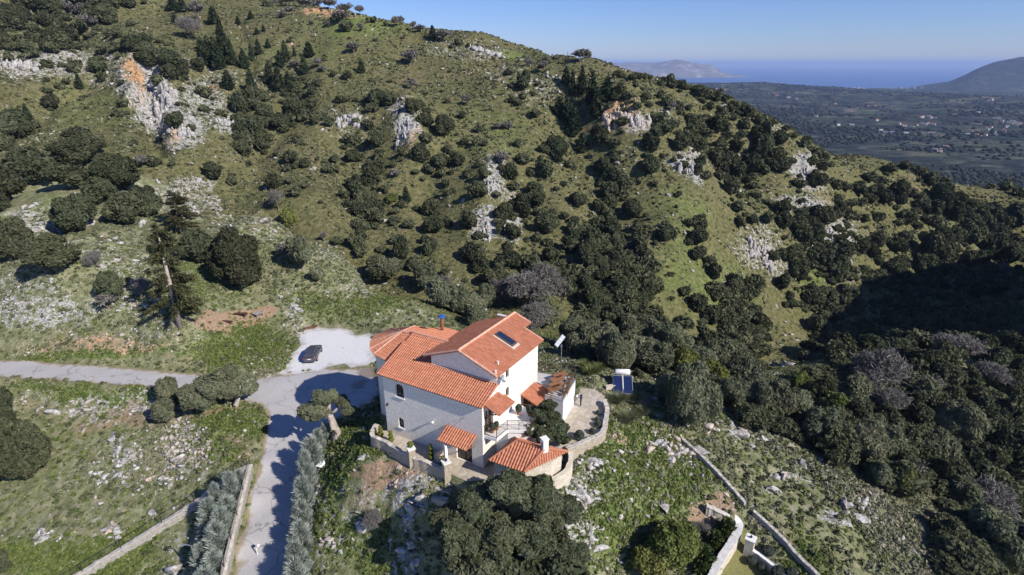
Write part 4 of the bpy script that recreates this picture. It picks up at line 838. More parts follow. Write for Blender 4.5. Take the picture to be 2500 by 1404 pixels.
for it in items:
    k_, px, py, wd, ht, P, d = it
    nm, cat, grp = KIND[k_]; r_ = wd / 2 * d / F; i_ = cnt[k_] = cnt.get(k_, 0) + 1
    lod = 0 if wd < 44 else 1 if wd < 100 else 2
    rz = random.uniform(0, 6.28)
    elev = math.cos(math.atan2(CAMZ - P[2], math.hypot(P[0], P[1])))
    hm_ = ht * d / F / max(elev, .6)
    single = wd < 26
    if k_ == 'b':
        pr_ = BIGBARE[i_ % 2] if wd > 85 else FARBARE[i_ % 4] if wd < 55 else BARE[i_ % 4]; r_ *= 1.05; zk = np.clip(hm_ * 1.15 / (r_ * max(v_.co.z for v_ in pr_[0].vertices)), .5, 2.2); lift = 0
        crown, trunk, cs, ts = pr_[0], pr_[1], (r_, r_, r_ * zk), (r_, r_, r_ * zk); cz = tz_ = 0
    elif k_ in 'cs':
        hh = hm_ * 1.05; L_ = CROWN[k_][lod]; crown = L_[i_ % len(L_)]; rr = r_ / .30
        crown, trunk, cs, ts, cz, tz_ = crown, POLE, (rr, rr, hh), (hh, hh, hh), 0, 0
        if k_ == 's': cs = (rr, rr, hh); ts = (hh * 1.1, hh * 1.1, hh); trunk = SPR_POLE
    else:
        L_ = CROWN[k_][lod]; crown = L_[i_ % len(L_)]; zk = np.clip(hm_ / (2 * r_) * 1.25, .75, 1.7)
        lift = {'o': .06 if wd < 60 else .22, 'v': .28, 'k': .05}[k_] * r_
        cs, cz = (r_ * 1.04, r_ * 1.04, r_ * zk * 1.06), lift; trunk = TRUNK[i_ % 3]; ts, tz_ = (r_, r_, r_ * .95), 0
    if k_ in 'ov' and lod < 2: e_ = random.uniform(.84, 1.2); cs = (cs[0] * e_, cs[1] / e_ * random.uniform(.9, 1.1), cs[2] * random.uniform(.85, 1.2))
    if single:
        o = link(nm, crown); o.location = (P[0], P[1], P[2] + cz - .05); o.scale = cs; o.rotation_euler = (0, 0, rz); root = o
    else:
        root = empty(nm, (P[0], P[1], P[2] - .05), rz)
        c_ = link("crown" if k_ != 'b' else "branches", crown, None, root); c_.scale = cs; c_.location = (0, 0, cz)
        t_ = link("trunk", trunk, None, root); t_.scale = ts; t_.location = (0, 0, tz_)
    tag(root, label_of[id(it)], cat, grp)
# the oaks too small and many to count: one mass
Vs, Qs, Ts, nv = [], [], [], 0
protos = []
for me in CROWN['o'][1][:3] + [crown_mesh("low", 140 + i, 300, 6, .20, 1.5, spread=.55, lr=(.3, .5), core=.72, jit=.9) for i in range(4)]:
    v = np.empty(len(me.vertices) * 3, np.float32); me.vertices.foreach_get("co", v); tn = np.empty(len(me.vertices), np.float32); me.attributes["tone"].data.foreach_get("value", tn)
    q = np.array([p.vertices[:] for p in me.polygons if len(p.vertices) == 4]); t3 = np.array([p.vertices[:] for p in me.polygons if len(p.vertices) == 3]); protos.append((v.reshape(-1, 3), tn, q, t3))
T3 = []
low = [(it[5], it[3] / 2 * it[6] / F) for it in scrub_oaks]
gs = np.random.default_rng(77)
far_o = [it for it in oaks if it[6] > 115 or it[1] > 1900] + [it for it in items if it[0] == 'v' and it[1] > 1380 and it[3] < 90]
px_, py_, pr_ = [], [], []
for it in far_o:                                  # undergrowth that ties the oaks into belts
    r0 = it[3] / 2 * it[6] / F
    for _ in range(gs.integers(0, 3) + (3 if it[1] > 1900 and it[2] > 600 else 0)):
        a_ = gs.random() * 6.28; d_ = r0 * (.8 + 1.1 * gs.random()); px_.append(it[5][0] + math.cos(a_) * d_); py_.append(it[5][1] + math.sin(a_) * d_); pr_.append(r0 * (.22 + .42 * gs.random()))
c_x, c_y = gs.random(2600) * 420 - 200, 115 + gs.random(2600) * 260
dd_ = fbm(c_x, c_y, 38, 3, 2) + .4 * gs.normal(size=2600) * .5; k_ = dd_ > .22
px_ += list(c_x[k_]); py_ += list(c_y[k_]); pr_ += list(.45 + 1.1 * gs.random(k_.sum()) ** 2.5)
# the closed wood of the gorge and of the right bank, between the trees one can pick out
wx, wy = [], []
for (x0, x1, y0, y1), n_ in (((2020, 2500, 660, 860), 330), ((1950, 2500, 860, 1010), 90), ((2140, 2500, 1010, 1200), 100), ((2300, 2500, 1200, 1404), 45), ((1380, 1900, 800, 900), 60), ((1400, 1600, 560, 800), 120), ((860, 930, 430, 560), 25), ((1950, 2060, 440, 680), 45), ((1700, 1880, 270, 440), 60), ((690, 780, 190, 300), 40), ((570, 660, 230, 370), 40), ((0, 220, 20, 130), 60), ((1740, 1860, 700, 880), 60)):
    wx += list(gs.uniform(x0, x1, n_)); wy += list(gs.uniform(y0, y1, n_))
for _ in range(70): a_ = gs.uniform(1480, 2200); wx.append(a_); wy.append(872 + (a_ - 1480) * .40 + gs.uniform(-45, 30))
wq = ground(wx, wy); wq = wq[~np.isnan(wq[:, 0])]; wq = wq[(np.hypot(wq[:, 0] - 13, wq[:, 1] - 56) > 14)]
px_ += list(wq[:, 0]); py_ += list(wq[:, 1]); pr_ += list(.9 + 1.7 * gs.random(len(wq)))
pz_ = Z(px_, py_)
low += [(np.array([a_, b_, c_ - .1]), r_) for a_, b_, c_, r_ in zip(px_, py_, pz_, pr_)]
for j, (P, r_) in enumerate(low):
    v, tn, q, t3 = protos[j % 3 if np.hypot(P[0], P[1]) < 112 else 3 + j % 4]; a_ = gs.random() * 6.28; ca, sa = math.cos(a_), math.sin(a_); s3 = np.array([r_ * (.8 + .5 * gs.random()), r_ * (.8 + .4 * gs.random()), r_ * (.75 + .5 * gs.random())])
    vv = v * s3; vv = np.stack([vv[:, 0] * ca - vv[:, 1] * sa, vv[:, 0] * sa + vv[:, 1] * ca, vv[:, 2]], 1); Vs.append(vv + P); Ts.append(np.clip(tn + .25 * (gs.random() - .4), 0, 1)); Qs.append(q + nv); T3.append(t3 + nv); nv += len(v)
tag(link("oak_scrub", withmat(np_mesh("oak_scrub", np.concatenate(Vs), [np.concatenate(Qs), np.concatenate(T3)], False, {"tone": np.concatenate(Ts)}), M_OAK)), kind="stuff")

# ------------------------------------------------------------------ low scrub, grass tufts and stones: uncountable
na_ = 860; nr_ = len(radii)
ci = (np.arange(nr_ - 1)[:, None] * na_ + np.arange(na_ - 1)[None]).ravel()
cxy = np.stack([tx[ci], ty[ci], tz[ci]], 1); cpx, cpy, cd_ = project(cxy)
rr_ = np.hypot(cxy[:, 0], cxy[:, 1])
vis = (cpx > -60) & (cpx < 2560) & (cpy > -20) & (cpy < 1440) & (rr_ < 440)
free = np.ones(len(ci), bool)
nearc = rr_ < 110
for P in FLATS + [PATH, GARDEN, HOUSEPAD]:
    free[nearc] &= sdist(cxy[nearc, 0], cxy[nearc, 1], P) > (.0 if P is GRAVEL or P is ROAD else .25)
ci, cxy, rr_, cpx, cpy = (a[vis & free] for a in (ci, cxy, rr_, cpx, cpy))
crk, cso, clu, cor = (a[ci] for a in (trk, tso, tlu, tor))
area = np.minimum(.2, .2) * 0 + (np.maximum(.20, rr_ * .0048) * rr_ * R(126) / 859)
def scatter(n, weight, seed):
    g = np.random.default_rng(seed); wgt = weight * area; k = g.choice(len(ci), n, p=wgt / wgt.sum())
    i = ci[k]; a, b_ = g.random(n)[:, None], g.random(n)[:, None]; T = np.stack([tx, ty, tz], 1)
    P = (T[i] * (1 - a) + T[i + 1] * a) * (1 - b_) + (T[i + na_] * (1 - a) + T[i + na_ + 1] * a) * b_
    return P, k, g
def tufts(name, n, weight, seed, size, quads, ratio, mat_, tone_f, flat=.7, leaf=.48):
    P, k, g = scatter(n, weight, seed); r_ = size(rr_[k], g, n)
    d = g.normal(size=(n, quads, 3)); d[..., 2] = np.abs(d[..., 2]) * .9 + .1; d /= np.linalg.norm(d, axis=2)[..., None]
    C = (P[:, None] + d * r_[:, None, None] * np.array([1, 1, flat]) * (.55 + .5 * g.random((n, quads, 1)))).reshape(-1, 3)
    nr = (d + g.normal(size=d.shape) * .5).reshape(-1, 3); nr /= np.linalg.norm(nr, axis=1)[:, None]
    V, Q = leaf_quads(C, nr, np.repeat(r_ * leaf, quads), ratio, g)
    tone = np.repeat(np.clip(np.repeat(tone_f(k, g, n), quads) + .18 * (g.random(n * quads) - .5), 0, 1), 4)
    return tag(link(name, withmat(np_mesh(name, V, [Q], False, {"tone": tone}), mat_)), kind="stuff")
def scrub_mat(name, stops):
    m, N, L, b = mat(name, .9, .1); c = ramp(N, L, attr(N, "tone"), stops); L.new(c, b.inputs["Base Color"]); return m
M_SCRUB = scrub_mat("low_scrub", [(0, (.028, .036, .018)), (.3, (.075, .085, .042)), (.55, (.15, .158, .088)), (.75, (.24, .235, .165)), (1, (.32, .26, .18))])
M_TUFT = scrub_mat("grass_tufts", [(0, (.035, .055, .015)), (.4, (.085, .12, .03)), (.7, (.165, .19, .06)), (1, (.27, .25, .13))])
ff = fbm(cxy[:, 0], cxy[:, 1], 14, 3, 2)
tufts("hillside_scrub", 52000, beyond(cxy[:, 0], cxy[:, 1]) * (1 - .5 * crk) * (1 - .75 * clu) * np.clip(.75 + 1.2 * ff, .15, 2) * np.clip(160 / rr_, .5, 1.4), 1,
      lambda r_, g, n: (.20 + .34 * g.random(n) ** 2.4) * np.clip(r_ / 150, .85, 1.5), 9, 1.5, M_SCRUB, lambda k, g, n: np.clip(.22 + .36 * g.random(n) ** 1.3 + .3 * (g.random(n) < .12), 0, 1))
slope = np.where((cpx[:] > 1690 + (cpy - 1050) * .6) & (cpy > 1020) & (rr_ < 80), 1, 0)
tufts("knoll_scrub", 30000, np.where(rr_ < 135, 1, 0) * (1 - beyond(cxy[:, 0], cxy[:, 1])) * (1 - .35 * crk) * (1 - .6 * clu) * (1 - .8 * cso) * np.clip(.75 + 1.6 * ff, .15, 2) * (1 + 2.5 * slope), 2,
      lambda r_, g, n: .10 + .36 * g.random(n) ** 2.0, 34, 1.8, M_SCRUB, lambda k, g, n: np.clip(.30 + .38 * g.random(n) + .3 * ff[k] + .12 * slope[k], 0, 1), .65, .24)
tufts("green_grass", 42000, np.where(rr_ < 112, 1, 0) * (.10 + clu) * (1 - .7 * cso) * (1 - .4 * crk), 3,
      lambda r_, g, n: .08 + .20 * g.random(n) ** 2, 14, 2.8, M_TUFT, lambda k, g, n: .25 + .5 * g.random(n), .9, .26)

def rock_mat():
    m, N, L, b = mat("limestone", .9, .15); p = geo(N)
    n1 = nz(N, L, 2.2, 6, p, .7); n2 = nz(N, L, .35, 4, p); oi = attr(N, "tone")
    c = ramp(N, L, n1, [(.32, (.08, .075, .07)), (.44, (.25, .24, .23)), (.58, (.50, .49, .48)), (.8, (.66, .65, .64))])
    c = mix(N, L, mathn(N, L, 'MULTIPLY', oi, .75), c, (.50, .36, .24)); L.new(c, b.inputs["Base Color"]); bump(N, L, n1, .6, b, .15); return m
M_ROCK = rock_mat()
iv1, if1 = ico(1); iv2, if2 = ico(2)
def rock_shape(g, sub=1, rough=.30):
    V = (iv1 if sub == 1 else iv2).copy()
    for _ in range(11):
        d = g.normal(size=3); d /= np.linalg.norm(d); c = .25 + .45 * g.random(); s = V @ d; V -= np.clip(s - c, 0, None)[:, None] * d
    return V * (1 + rough * (g.random(len(V)) - .5))[:, None] * 1.25
def stones(name, n, weight, seed, size, sink=.35):
    P, k, g = scatter(n, weight, seed); r_ = size(rr_[k], g, n); sh = [rock_shape(g) for _ in range(16)]
    a = g.random(n) * 6.28; sc = np.stack([.7 + 1.1 * g.random(n) ** 2, .5 + .5 * g.random(n), .35 + .6 * g.random(n)], 1) * r_[:, None]
    S = np.stack([sh[i % 16] for i in range(n)]) * sc[:, None]
    tl_ = .5 * (g.random(n) - .5); S[..., 2] += S[..., 0] * tl_[:, None]
    X = S[..., 0] * np.cos(a)[:, None] - S[..., 1] * np.sin(a)[:, None]; Y = S[..., 0] * np.sin(a)[:, None] + S[..., 1] * np.cos(a)[:, None]
    V = np.stack([X + P[:, 0:1], Y + P[:, 1:2], S[..., 2] + P[:, 2:3] + (r_ * (.5 - sink) * .6)[:, None]], 2)
    nv = V.shape[1]; Fc = (if1[None] + (np.arange(n) * nv)[:, None, None]).reshape(-1, 3)
    tone = np.repeat(np.clip(np.maximum(cor, .9 * cso)[k] * .8 + .25 * g.random(n) ** 3, 0, 1), nv)
    return tag(link(name, withmat(np_mesh(name, V.reshape(-1, 3), [Fc], False, {"tone": tone}), M_ROCK)), kind="stuff")
rr2 = np.maximum(crk, cor * .7)
stones("limestone_rubble", 9000, np.where(rr_ < 110, 1, 0) * (.03 + rr2 ** 1.6 + .12 * cso) * np.clip(.5 + 2.2 * ff, .05, 2), 5, lambda r_, g, n: .05 + .40 * g.random(n) ** 4.5)
stones("pebbles", 42000, np.where(rr_ < 118, 1, 0) * (.22 + rr2 + .3 * cso) * np.clip(.6 + 1.8 * ff, .1, 2), 15, lambda r_, g, n: (.03 + .14 * g.random(n) ** 2.4))
stones("hillside_stones", 8000, np.where(rr_ > 110, 1, 0) * (.06 + rr2 ** 1.5 * 1.4), 6, lambda r_, g, n: (.15 + .95 * g.random(n) ** 3.6))

# boulders one can pick out
BOULD = [(768,1175,26,"tall white boulder at the left foot of the rocky knoll"),(768,1220,30,"long pale boulder beside the lane cypresses"),(888,1110,22,"leaning pale boulder below the olive tree"),(842,1138,12,"small round grey rock on the grassy knoll"),(812,1255,16,"egg-shaped grey boulder on the left of the knoll"),(978,1140,14,"pointed boulder on the bare orange earth"),(968,1172,14,"pale split boulder on the orange earth"),(1010,1235,44,"broad white rock slab left of the big oak"),(1095,1180,18,"round grey boulder by the shaded steps"),
 (1440,1130,30,"tall grey boulder below the round stone wall"),(1425,1210,46,"large grey boulder right of the big oak"),(1385,1268,40,"broad pale boulder beside the oak crown"),(1335,1275,30,"craggy white rock under the oak branches"),(1455,1195,22,"pale boulder above the grassy slope"),(1470,1330,30,"white rock on the lower grassy slope"),(1540,1215,16,"white rock in the middle of the green slope"),(1625,1235,26,"long white rock above the garden plot"),(1515,1260,16,"small white rock below the green slope"),(1620,1272,18,"white stone left of the garden plot"),(1580,1095,24,"rusty pale boulder by the wall end"),(1640,1115,34,"heap-like pale boulder at the wall end"),(1710,1100,26,"white boulder beside the wall on the right slope"),
 (1800,1052,34,"white ledge of rock below the olives"),(1860,1068,26,"white boulder on the upper right slope"),(2060,1225,40,"large white crag in the middle of the right slope"),(2090,1250,30,"white boulder below the right slope crag"),(1890,1190,30,"white ledge left on the right slope"),(1955,1130,20,"white rock under the olive row"),
 (370,1245,24,"white boulder above the fenced wall"),(265,1285,24,"white ridge of rock in the left field"),(290,1310,16,"long white rock in the left field"),(105,1310,24,"white outcrop near the left edge"),(425,1240,12,"pale boulder beside the field fence"),(285,1105,20,"pale rock at the top of the white streak"),(240,1175,20,"grey rock left of the white streak"),(440,1110,26,"grey rock in the middle of the field"),(375,1160,22,"brownish boulder below the field rocks"),(430,1380,34,"big white rock below the fenced wall"),(60,780,22,"white boulder on the stony left knoll"),(45,745,22,"grey boulder at the left edge of the knoll"),(720,745,18,"pale rock above the timber pile"),(1505,395,14,"grey boulder high on the right hillside"),(1757,257,24,"smooth grey boulder on the skyline shoulder")]
Bp_ = ground([q[0] for q in BOULD], [q[1] + q[2] * .3 for q in BOULD])
for (px, py, wd, lb), P in zip(BOULD, Bp_):
    if np.isnan(P[0]): continue
    g = np.random.default_rng(int(px)); d = (P - CAM) @ FW; r_ = wd * .5 * d / F * 1.15; V = iv2.copy(); iv3, if3 = ico(3); V = iv3.copy()
    for _ in range(14):
        dd_ = g.normal(size=3); dd_ /= np.linalg.norm(dd_); c = .22 + .5 * g.random(); V -= np.clip(V @ dd_ - c, 0, None)[:, None] * dd_
    V *= (1 + .30 * (ridge(V[:, 0] * 3 + px, V[:, 1] * 3 + V[:, 2] * 2, 1.6, 3, 2) - .6) + .04 * (g.random(len(V)) - .5))[:, None]
    V = V * 1.2 * r_ * np.array([1.25, .9 + .4 * g.random(), .75 + .45 * g.random()]); V[:, 2] += V[:, 0] * (g.random() - .4) * .5
    o = link("boulder", withmat(np_mesh("boulder", V, [if3], False, {"tone": np.full(len(V), .75 if "rusty" in lb or "orange" in lb or "brown" in lb else .12)}), M_ROCK))
    o.location = (P[0], P[1], gz(P[0], P[1]) + r_ * .12); o.rotation_euler = (0, 0, g.random() * 1.5 - .6)
    tag(o, lb, "boulder", "limestone boulders")
gk = np.random.default_rng(91); Vs, Fs, nv = [], [], 0
CL = [(765,1200,30,60),(800,1330,40,50),(865,1270,50,40),(1010,1225,30,40),(1000,1345,26,50),(1440,1150,24,60),(1390,1260,30,40),(1410,1225,30,30),(1450,1300,30,50),(1650,1105,26,20),(1610,1090,26,14),(1800,1052,44,14),(1740,1040,30,14),(1860,1075,40,14),(2075,1238,36,20),(1990,1130,40,14),(1920,1165,50,14),(290,1110,14,70),(245,1170,24,30),(440,1105,40,40),(400,1180,30,24),(280,1290,26,24),(110,1300,40,20),(80,560,80,24),(90,770,110,30),(330,480,80,20),(270,640,50,30),(300,750,60,24),(720,755,20,24),(620,560,60,24),(200,985,120,20),(380,990,90,24)]
cpt = ground([c[0] + gk.normal() * c[2] * .5 for c in CL for _ in range(13)], [c[1] + gk.normal() * c[3] * .45 for c in CL for _ in range(13)])
cpt = cpt[~np.isnan(cpt[:, 0])]; okc = np.ones(len(cpt), bool)
for P_ in (ROAD, GRAVEL, PATH, GARDEN, HOUSEPAD, LAWN): okc &= sdist(cpt[:, 0], cpt[:, 1], P_) > .6
cpt = cpt[okc]; cz_ = Z(cpt[:, 0], cpt[:, 1])
for (x_, y_, _), z_ in zip(cpt, cz_):
    V = iv2.copy()
    for _ in range(10):
        dd_ = gk.normal(size=3); dd_[2] *= .6; dd_ /= np.linalg.norm(dd_); c = .25 + .45 * gk.random(); V -= np.clip(V @ dd_ - c, 0, None)[:, None] * dd_
    s = .22 + .62 * gk.random() ** 2; V = V * (1 + .3 * (gk.random(len(V)) - .5))[:, None] * np.array([s * (1 + .6 * gk.random()), s * .75, s * (.30 + .45 * gk.random())]); V[:, 2] += V[:, 0] * (gk.random() - .5) * .9
    a_ = gk.random() * 1.2 - .6; Vs.append(np.stack([V[:, 0] * math.cos(a_) - V[:, 1] * math.sin(a_), V[:, 0] * math.sin(a_) + V[:, 1] * math.cos(a_), V[:, 2]], 1) + [x_, y_, z_]); Fs.append(if2 + nv); nv += len(V)
tag(link("limestone_ledges", withmat(np_mesh("limestone_ledges", np.concatenate(Vs), [np.concatenate(Fs)], False, {"tone": np.repeat(np.clip(gk.random(len(Vs)) ** 4 * .7, 0, 1), len(iv2))}), M_ROCK)), kind="stuff")
# cliffs that break out of the hillside
OUT = [(340,205,34,110,"tall orange-streaked cliff beside the dark cleft",.5),(395,250,60,80,"grey broken cliff right of the dark cleft",.1),(440,310,60,40,"white grey cliff foot at the upper left",0),(60,160,80,36,"low grey cliff band at far left",.05),(985,305,34,80,"tall grey rock tower on the hillside",.05),(1500,275,50,60,"orange rock face right of the cypress clump",.75),(1560,285,60,44,"pale grey cliff beside the orange rock face",.3),(1195,445,28,70,"narrow pale rock rib in mid slope",0),(1185,560,36,56,"pale crag at the foot of the rock rib",0),(1248,550,20,50,"thin white rock spine by the rock rib",0),(1675,405,44,40,"grey rocky rib on the right hillside",.05),(1965,420,30,50,"white crag on the right shoulder",.05),(1985,500,60,30,"broken grey crag below the right shoulder",0),(2045,590,60,50,"bare grey crag above the gorge",.08),(1850,610,60,50,"pale scree crag on the right slope",.05),(560,305,50,24,"low white cliff under the left thickets",0),(850,290,60,30,"low pale rock band left of the rock tower",.1),(1180,125,80,22,"grey jagged rocks on the crest",0)]
Op = ground([q[0] for q in OUT], [q[1] + q[3] * .25 for q in OUT])
for (px, py, wd, ht, lb, og_), P in zip(OUT, Op):
    if np.isnan(P[0]): continue
    g = np.random.default_rng(int(px) + 1); d = (P - CAM) @ FW; W_, H_ = wd * d / F, ht * d / F
    Vs, Fs, Ts, nv = [], [], [], 0
    for j in range(34):
        a, b_ = g.uniform(-.5, .5), g.uniform(-.5, .5); q = P + np.array([a * W_, 0, 0]) + np.array([0, H_ * .75 * b_, 0]); q[2] = gz(q[0], q[1])
        V = iv2.copy()
        for _ in range(8):
            dd_ = g.normal(size=3); dd_[2] *= .5; dd_ /= np.linalg.norm(dd_); c = .4 + .35 * g.random(); V -= np.clip(V @ dd_ - c, 0, None)[:, None] * dd_
        s = W_ * g.uniform(.05, .16); V = V * (1 + .34 * (g.random(len(V)) - .5))[:, None] * np.array([s, s * .8, min(H_ * .34, s * 2.6) * g.uniform(.6, 1.3)]) + q + np.array([0, 0, s * .1])
        Vs.append(V); Fs.append(if2 + nv); nv += len(V); Ts.append(np.full(len(V), np.clip(og_ * g.uniform(.4, 1.6), 0, 1)))
    V = np.concatenate(Vs); V -= P
    o = link("rock_outcrop", withmat(np_mesh("rock_outcrop", V, [np.concatenate(Fs)], False, {"tone": np.concatenate(Ts)}), M_ROCK)); o.location = P
    tag(o, lb, "cliff", "limestone cliffs in the hillside")

# ------------------------------------------------------------------ the house
def wall_coord(N, L):
    p = geo(N); a = N.new("ShaderNodeVectorMath"); a.operation = 'DOT_PRODUCT'; L.new(p, a.inputs[0]); s_ = HU + HVV; a.inputs[1].default_value = (s_[0], s_[1], 0)
    sx = N.new("ShaderNodeSeparateXYZ"); L.new(p, sx.inputs[0]); cx = N.new("ShaderNodeCombineXYZ"); L.new(a.outputs["Value"], cx.inputs[0]); L.new(sx.outputs[2], cx.inputs[1]); return cx.outputs[0], p
def stone_mat(name, c1, c2, mort, wd=.46, ht=.21, ms=.014, wob=.10, bmp=.6, rough=.85):
    m, N, L, b = mat(name, rough, .2); co, p = wall_coord(N, L)
    n = N.new("ShaderNodeTexNoise"); n.inputs["Scale"].default_value = 1.7; n.inputs["Detail"].default_value = 3; L.new(p, n.inputs["Vector"])
    s = N.new("ShaderNodeVectorMath"); s.operation = 'SCALE'; s.inputs["Scale"].default_value = wob * 2; L.new(n.outputs["Color"], s.inputs[0])
    ad = N.new("ShaderNodeVectorMath"); ad.operation = 'ADD'; L.new(co, ad.inputs[0]); L.new(s.outputs[0], ad.inputs[1])
    br = N.new("ShaderNodeTexBrick"); L.new(ad.outputs[0], br.inputs["Vector"]); br.inputs["Scale"].default_value = 1; br.inputs["Brick Width"].default_value = wd; br.inputs["Row Height"].default_value = ht
    br.inputs["Mortar Size"].default_value = ms; br.inputs["Mortar Smooth"].default_value = .3; br.inputs["Color1"].default_value = (*c1, 1); br.inputs["Color2"].default_value = (*c2, 1); br.inputs["Mortar"].default_value = (*mort, 1)
    br.squash = 1.4; br.squash_frequency = 3
    n2 = nz(N, L, 3.5, 6, p, .7); c = mix(N, L, .45, br.outputs["Color"], ramp(N, L, n2, [(.3, tuple(x * .72 for x in c2)), (.7, tuple(min(1, x * 1.2) for x in c1))]))
    L.new(c, b.inputs["Base Color"]); h = mathn(N, L, 'ADD', mathn(N, L, 'SUBTRACT', 1, br.outputs["Fac"]), mathn(N, L, 'MULTIPLY', n2, .8)); bump(N, L, h, bmp, b, .05); return m
M_STONE = stone_mat("pale_house_stone", (.86, .78, .68), (.76, .69, .60), (.58, .525, .46), .58, .26, .020, .12, .6)
M_RUB = stone_mat("honey_rubble_stone", (.50, .42, .32), (.38, .32, .25), (.26, .225, .18), .34, .19, .022, .16, .9)
M_CAP = plain("wall_coping_stone", (.48, .44, .39), .3, 3, .9, .1, 0, .4)
M_WHITE = plain("white_render", (.74, .73, .70), .06, 1.2, .85, .2)
M_DRY = stone_mat("dry_stone", (.46, .43, .39), (.36, .34, .31), (.20, .18, .15), .38, .20, .03, .2, 1.0)
M_WOOD = plain("brown_wood", (.20, .095, .045), .35, 6, .6, .3)
M_DARKWOOD = plain("dark_wood", (.085, .045, .028), .3, 6, .6, .3)
M_IRON = plain("brown_iron", (.115, .075, .045), .2, 8, .5, .5, .3)
M_BLACK = plain("black_metal", (.02, .02, .022), .2, 8, .5, .5, .3)
M_GREYMET = plain("grey_metal", (.40, .41, .42), .1, 8, .4, .5, .7)
M_PAN = plain("blue_panel", (.012, .022, .075), .2, 1.5, .15, .6)
m, N, L, b = mat("window_glass", .06, .7); b.inputs["Base Color"].default_value = (.018, .020, .022, 1); M_GLASS = m
m, N, L, b = mat("skylight_glass", .08, .7); b.inputs["Base Color"].default_value = (.014, .026, .06, 1); M_SKYG = m
def tile_mat(name, c1, c2, c3):
    m, N, L, b = mat(name, .82, .2); p = geo(N); t = attr(N, "tone"); n = nz(N, L, 1.3, 5, p, .65)
    c = ramp(N, L, t, [(0, c1), (.5, c2), (1, c3)]); c = mix(N, L, mathn(N, L, 'MULTIPLY', mathn(N, L, 'SUBTRACT', n, .56), 2.0, True), c, (.50, .27, .19), 'MIX')
    L.new(c, b.inputs["Base Color"]); return m
M_TILE = tile_mat("terracotta_tiles", (.40, .160, .092), (.455, .185, .108), (.51, .215, .13))
M_RIDGE = plain("ridge_mortar_tiles", (.60, .34, .24), .3, 4, .85, .2)

def tile_roof(name, poly, eave, parent, period=.25, course=.40, amp=.07, base=True):
    """barrel tiles on a plane polygon; eave = (point, point) along the low edge"""
    P = [Vector(p) for p in poly]; e = (Vector(eave[1]) - Vector(eave[0])).normalized(); nrm = geometry.normal(P)
    if nrm.z < 0: nrm = -nrm
    s = nrm.cross(e).normalized()
    if s.z < 0: s = -s; 
    o = P[0]; L2 = [((p - o).dot(e), (p - o).dot(s)) for p in P]; a0 = min(a for a, _ in L2); a1 = max(a for a, _ in L2); ncol = max(1, round((a1 - a0) / period)); per = (a1 - a0) / ncol
    prof = [(0, -.25), (.08, .45), (.2, .85), (.33, 1.0), (.46, .85), (.58, .45), (.66, -.25), (.83, -.42), (1.0, -.25)]
    V, Fq, T = [], [], []
    g = random.Random(len(poly) + int(a1 * 100))
    for i in range(ncol):
        ac = a0 + (i + .4) * per; xs = []
        for j in range(len(L2)):
            (ua, ub), (va, vb) = L2[j], L2[(j + 1) % len(L2)]
            if (ua <= ac) != (va <= ac): xs.append(ub + (vb - ub) * (ac - ua) / (va - ua))
        xs.sort()
        for b0, b1 in zip(xs[::2], xs[1::2]):
            nc = max(1, round((b1 - b0) / course)); ch = (b1 - b0) / nc
            for r_ in range(nc):
                tn = g.random(); n0 = len(V)
                for bb, lf in ((b0 + r_ * ch - .02, .030), (b0 + (r_ + 1) * ch, .0)):
                    for pt, ph in prof:
                        V.append(o + e * (a0 + (i + pt) * per) + s * bb + nrm * (ph * amp + lf)); T.append(tn)
                k = len(prof); Fq += [(n0 + q, n0 + q + 1, n0 + k + q + 1, n0 + k + q) for q in range(k - 1)]
    nq = len(Fq); Fb = []
    if base:
        n0 = len(V)
        for off in (-.03, -.13):
            for p in P: V.append(p + nrm * off); T.append(.2)
        k = len(P); Fb = [tuple(range(n0, n0 + k)), tuple(range(n0 + 2 * k - 1, n0 + k - 1, -1))] + [(n0 + q, n0 + (q + 1) % k, n0 + k + (q + 1) % k, n0 + k + q) for q in range(k)]
    me = bpy.data.meshes.new(name); me.from_pydata([v[:] for v in V], [], Fq + Fb); at = me.attributes.new("tone", 'FLOAT', 'POINT'); at.data.foreach_set("value", np.array(T, np.float32)); me.update()
    return link(name, me, M_TILE, parent)
def panel(name, outer, holes, frame, material, parent, depth=.28, back=True):
    """a wall face with openings; frame(a, z, d) gives the 3-D point, d = depth inwards"""
    loops = [[Vector((a, z, 0)) for a, z in outer]] + [[Vector((a, z, 0)) for a, z in h] for h in holes]
    tris = geometry.tessellate_polygon(loops); flat = [p for l in loops for p in l]
    V = [frame(p.x, p.y, 0) for p in flat]; Fc = [tuple(t) for t in tris]; 
    for h in holes:
        n0 = len(V); n = len(h)
        V += [frame(a, z, 0) for a, z in h] + [frame(a, z, depth) for a, z in h]; Fc += [(n0 + i, n0 + (i + 1) % n, n0 + n + (i + 1) % n, n0 + n + i) for i in range(n)]
    me = bpy.data.meshes.new(name); me.from_pydata([v[:] for v in V], [], Fc); me.update()
    bm = bmesh.new(); bm.from_mesh(me); bmesh.ops.recalc_face_normals(bm, faces=bm.faces); bm.to_mesh(me); bm.free()
    return link(name, me, material, parent)
def arch(c, w_, z0, z1, n=8):
    r_ = w_ / 2; zs = z1 - r_ * .8
    return [(c - r_, z0), (c + r_, z0)] + [(c + r_ * math.cos(math.pi * i / n), zs + r_ * .8 * math.sin(math.pi * i / n)) for i in range(n + 1)]
fr_front = lambda a, z, d: H(a, d, z)
fr_right = lambda a, z, d: H(d, a, z)
def loft(name, bottom, zb, zt, material, parent, roof=False):
    mb = MB(); mb.prism([H(u, v, zb) for u, v in bottom], [H(u, v, zt) for u, v in bottom]); return mb.obj(name, material, parent)

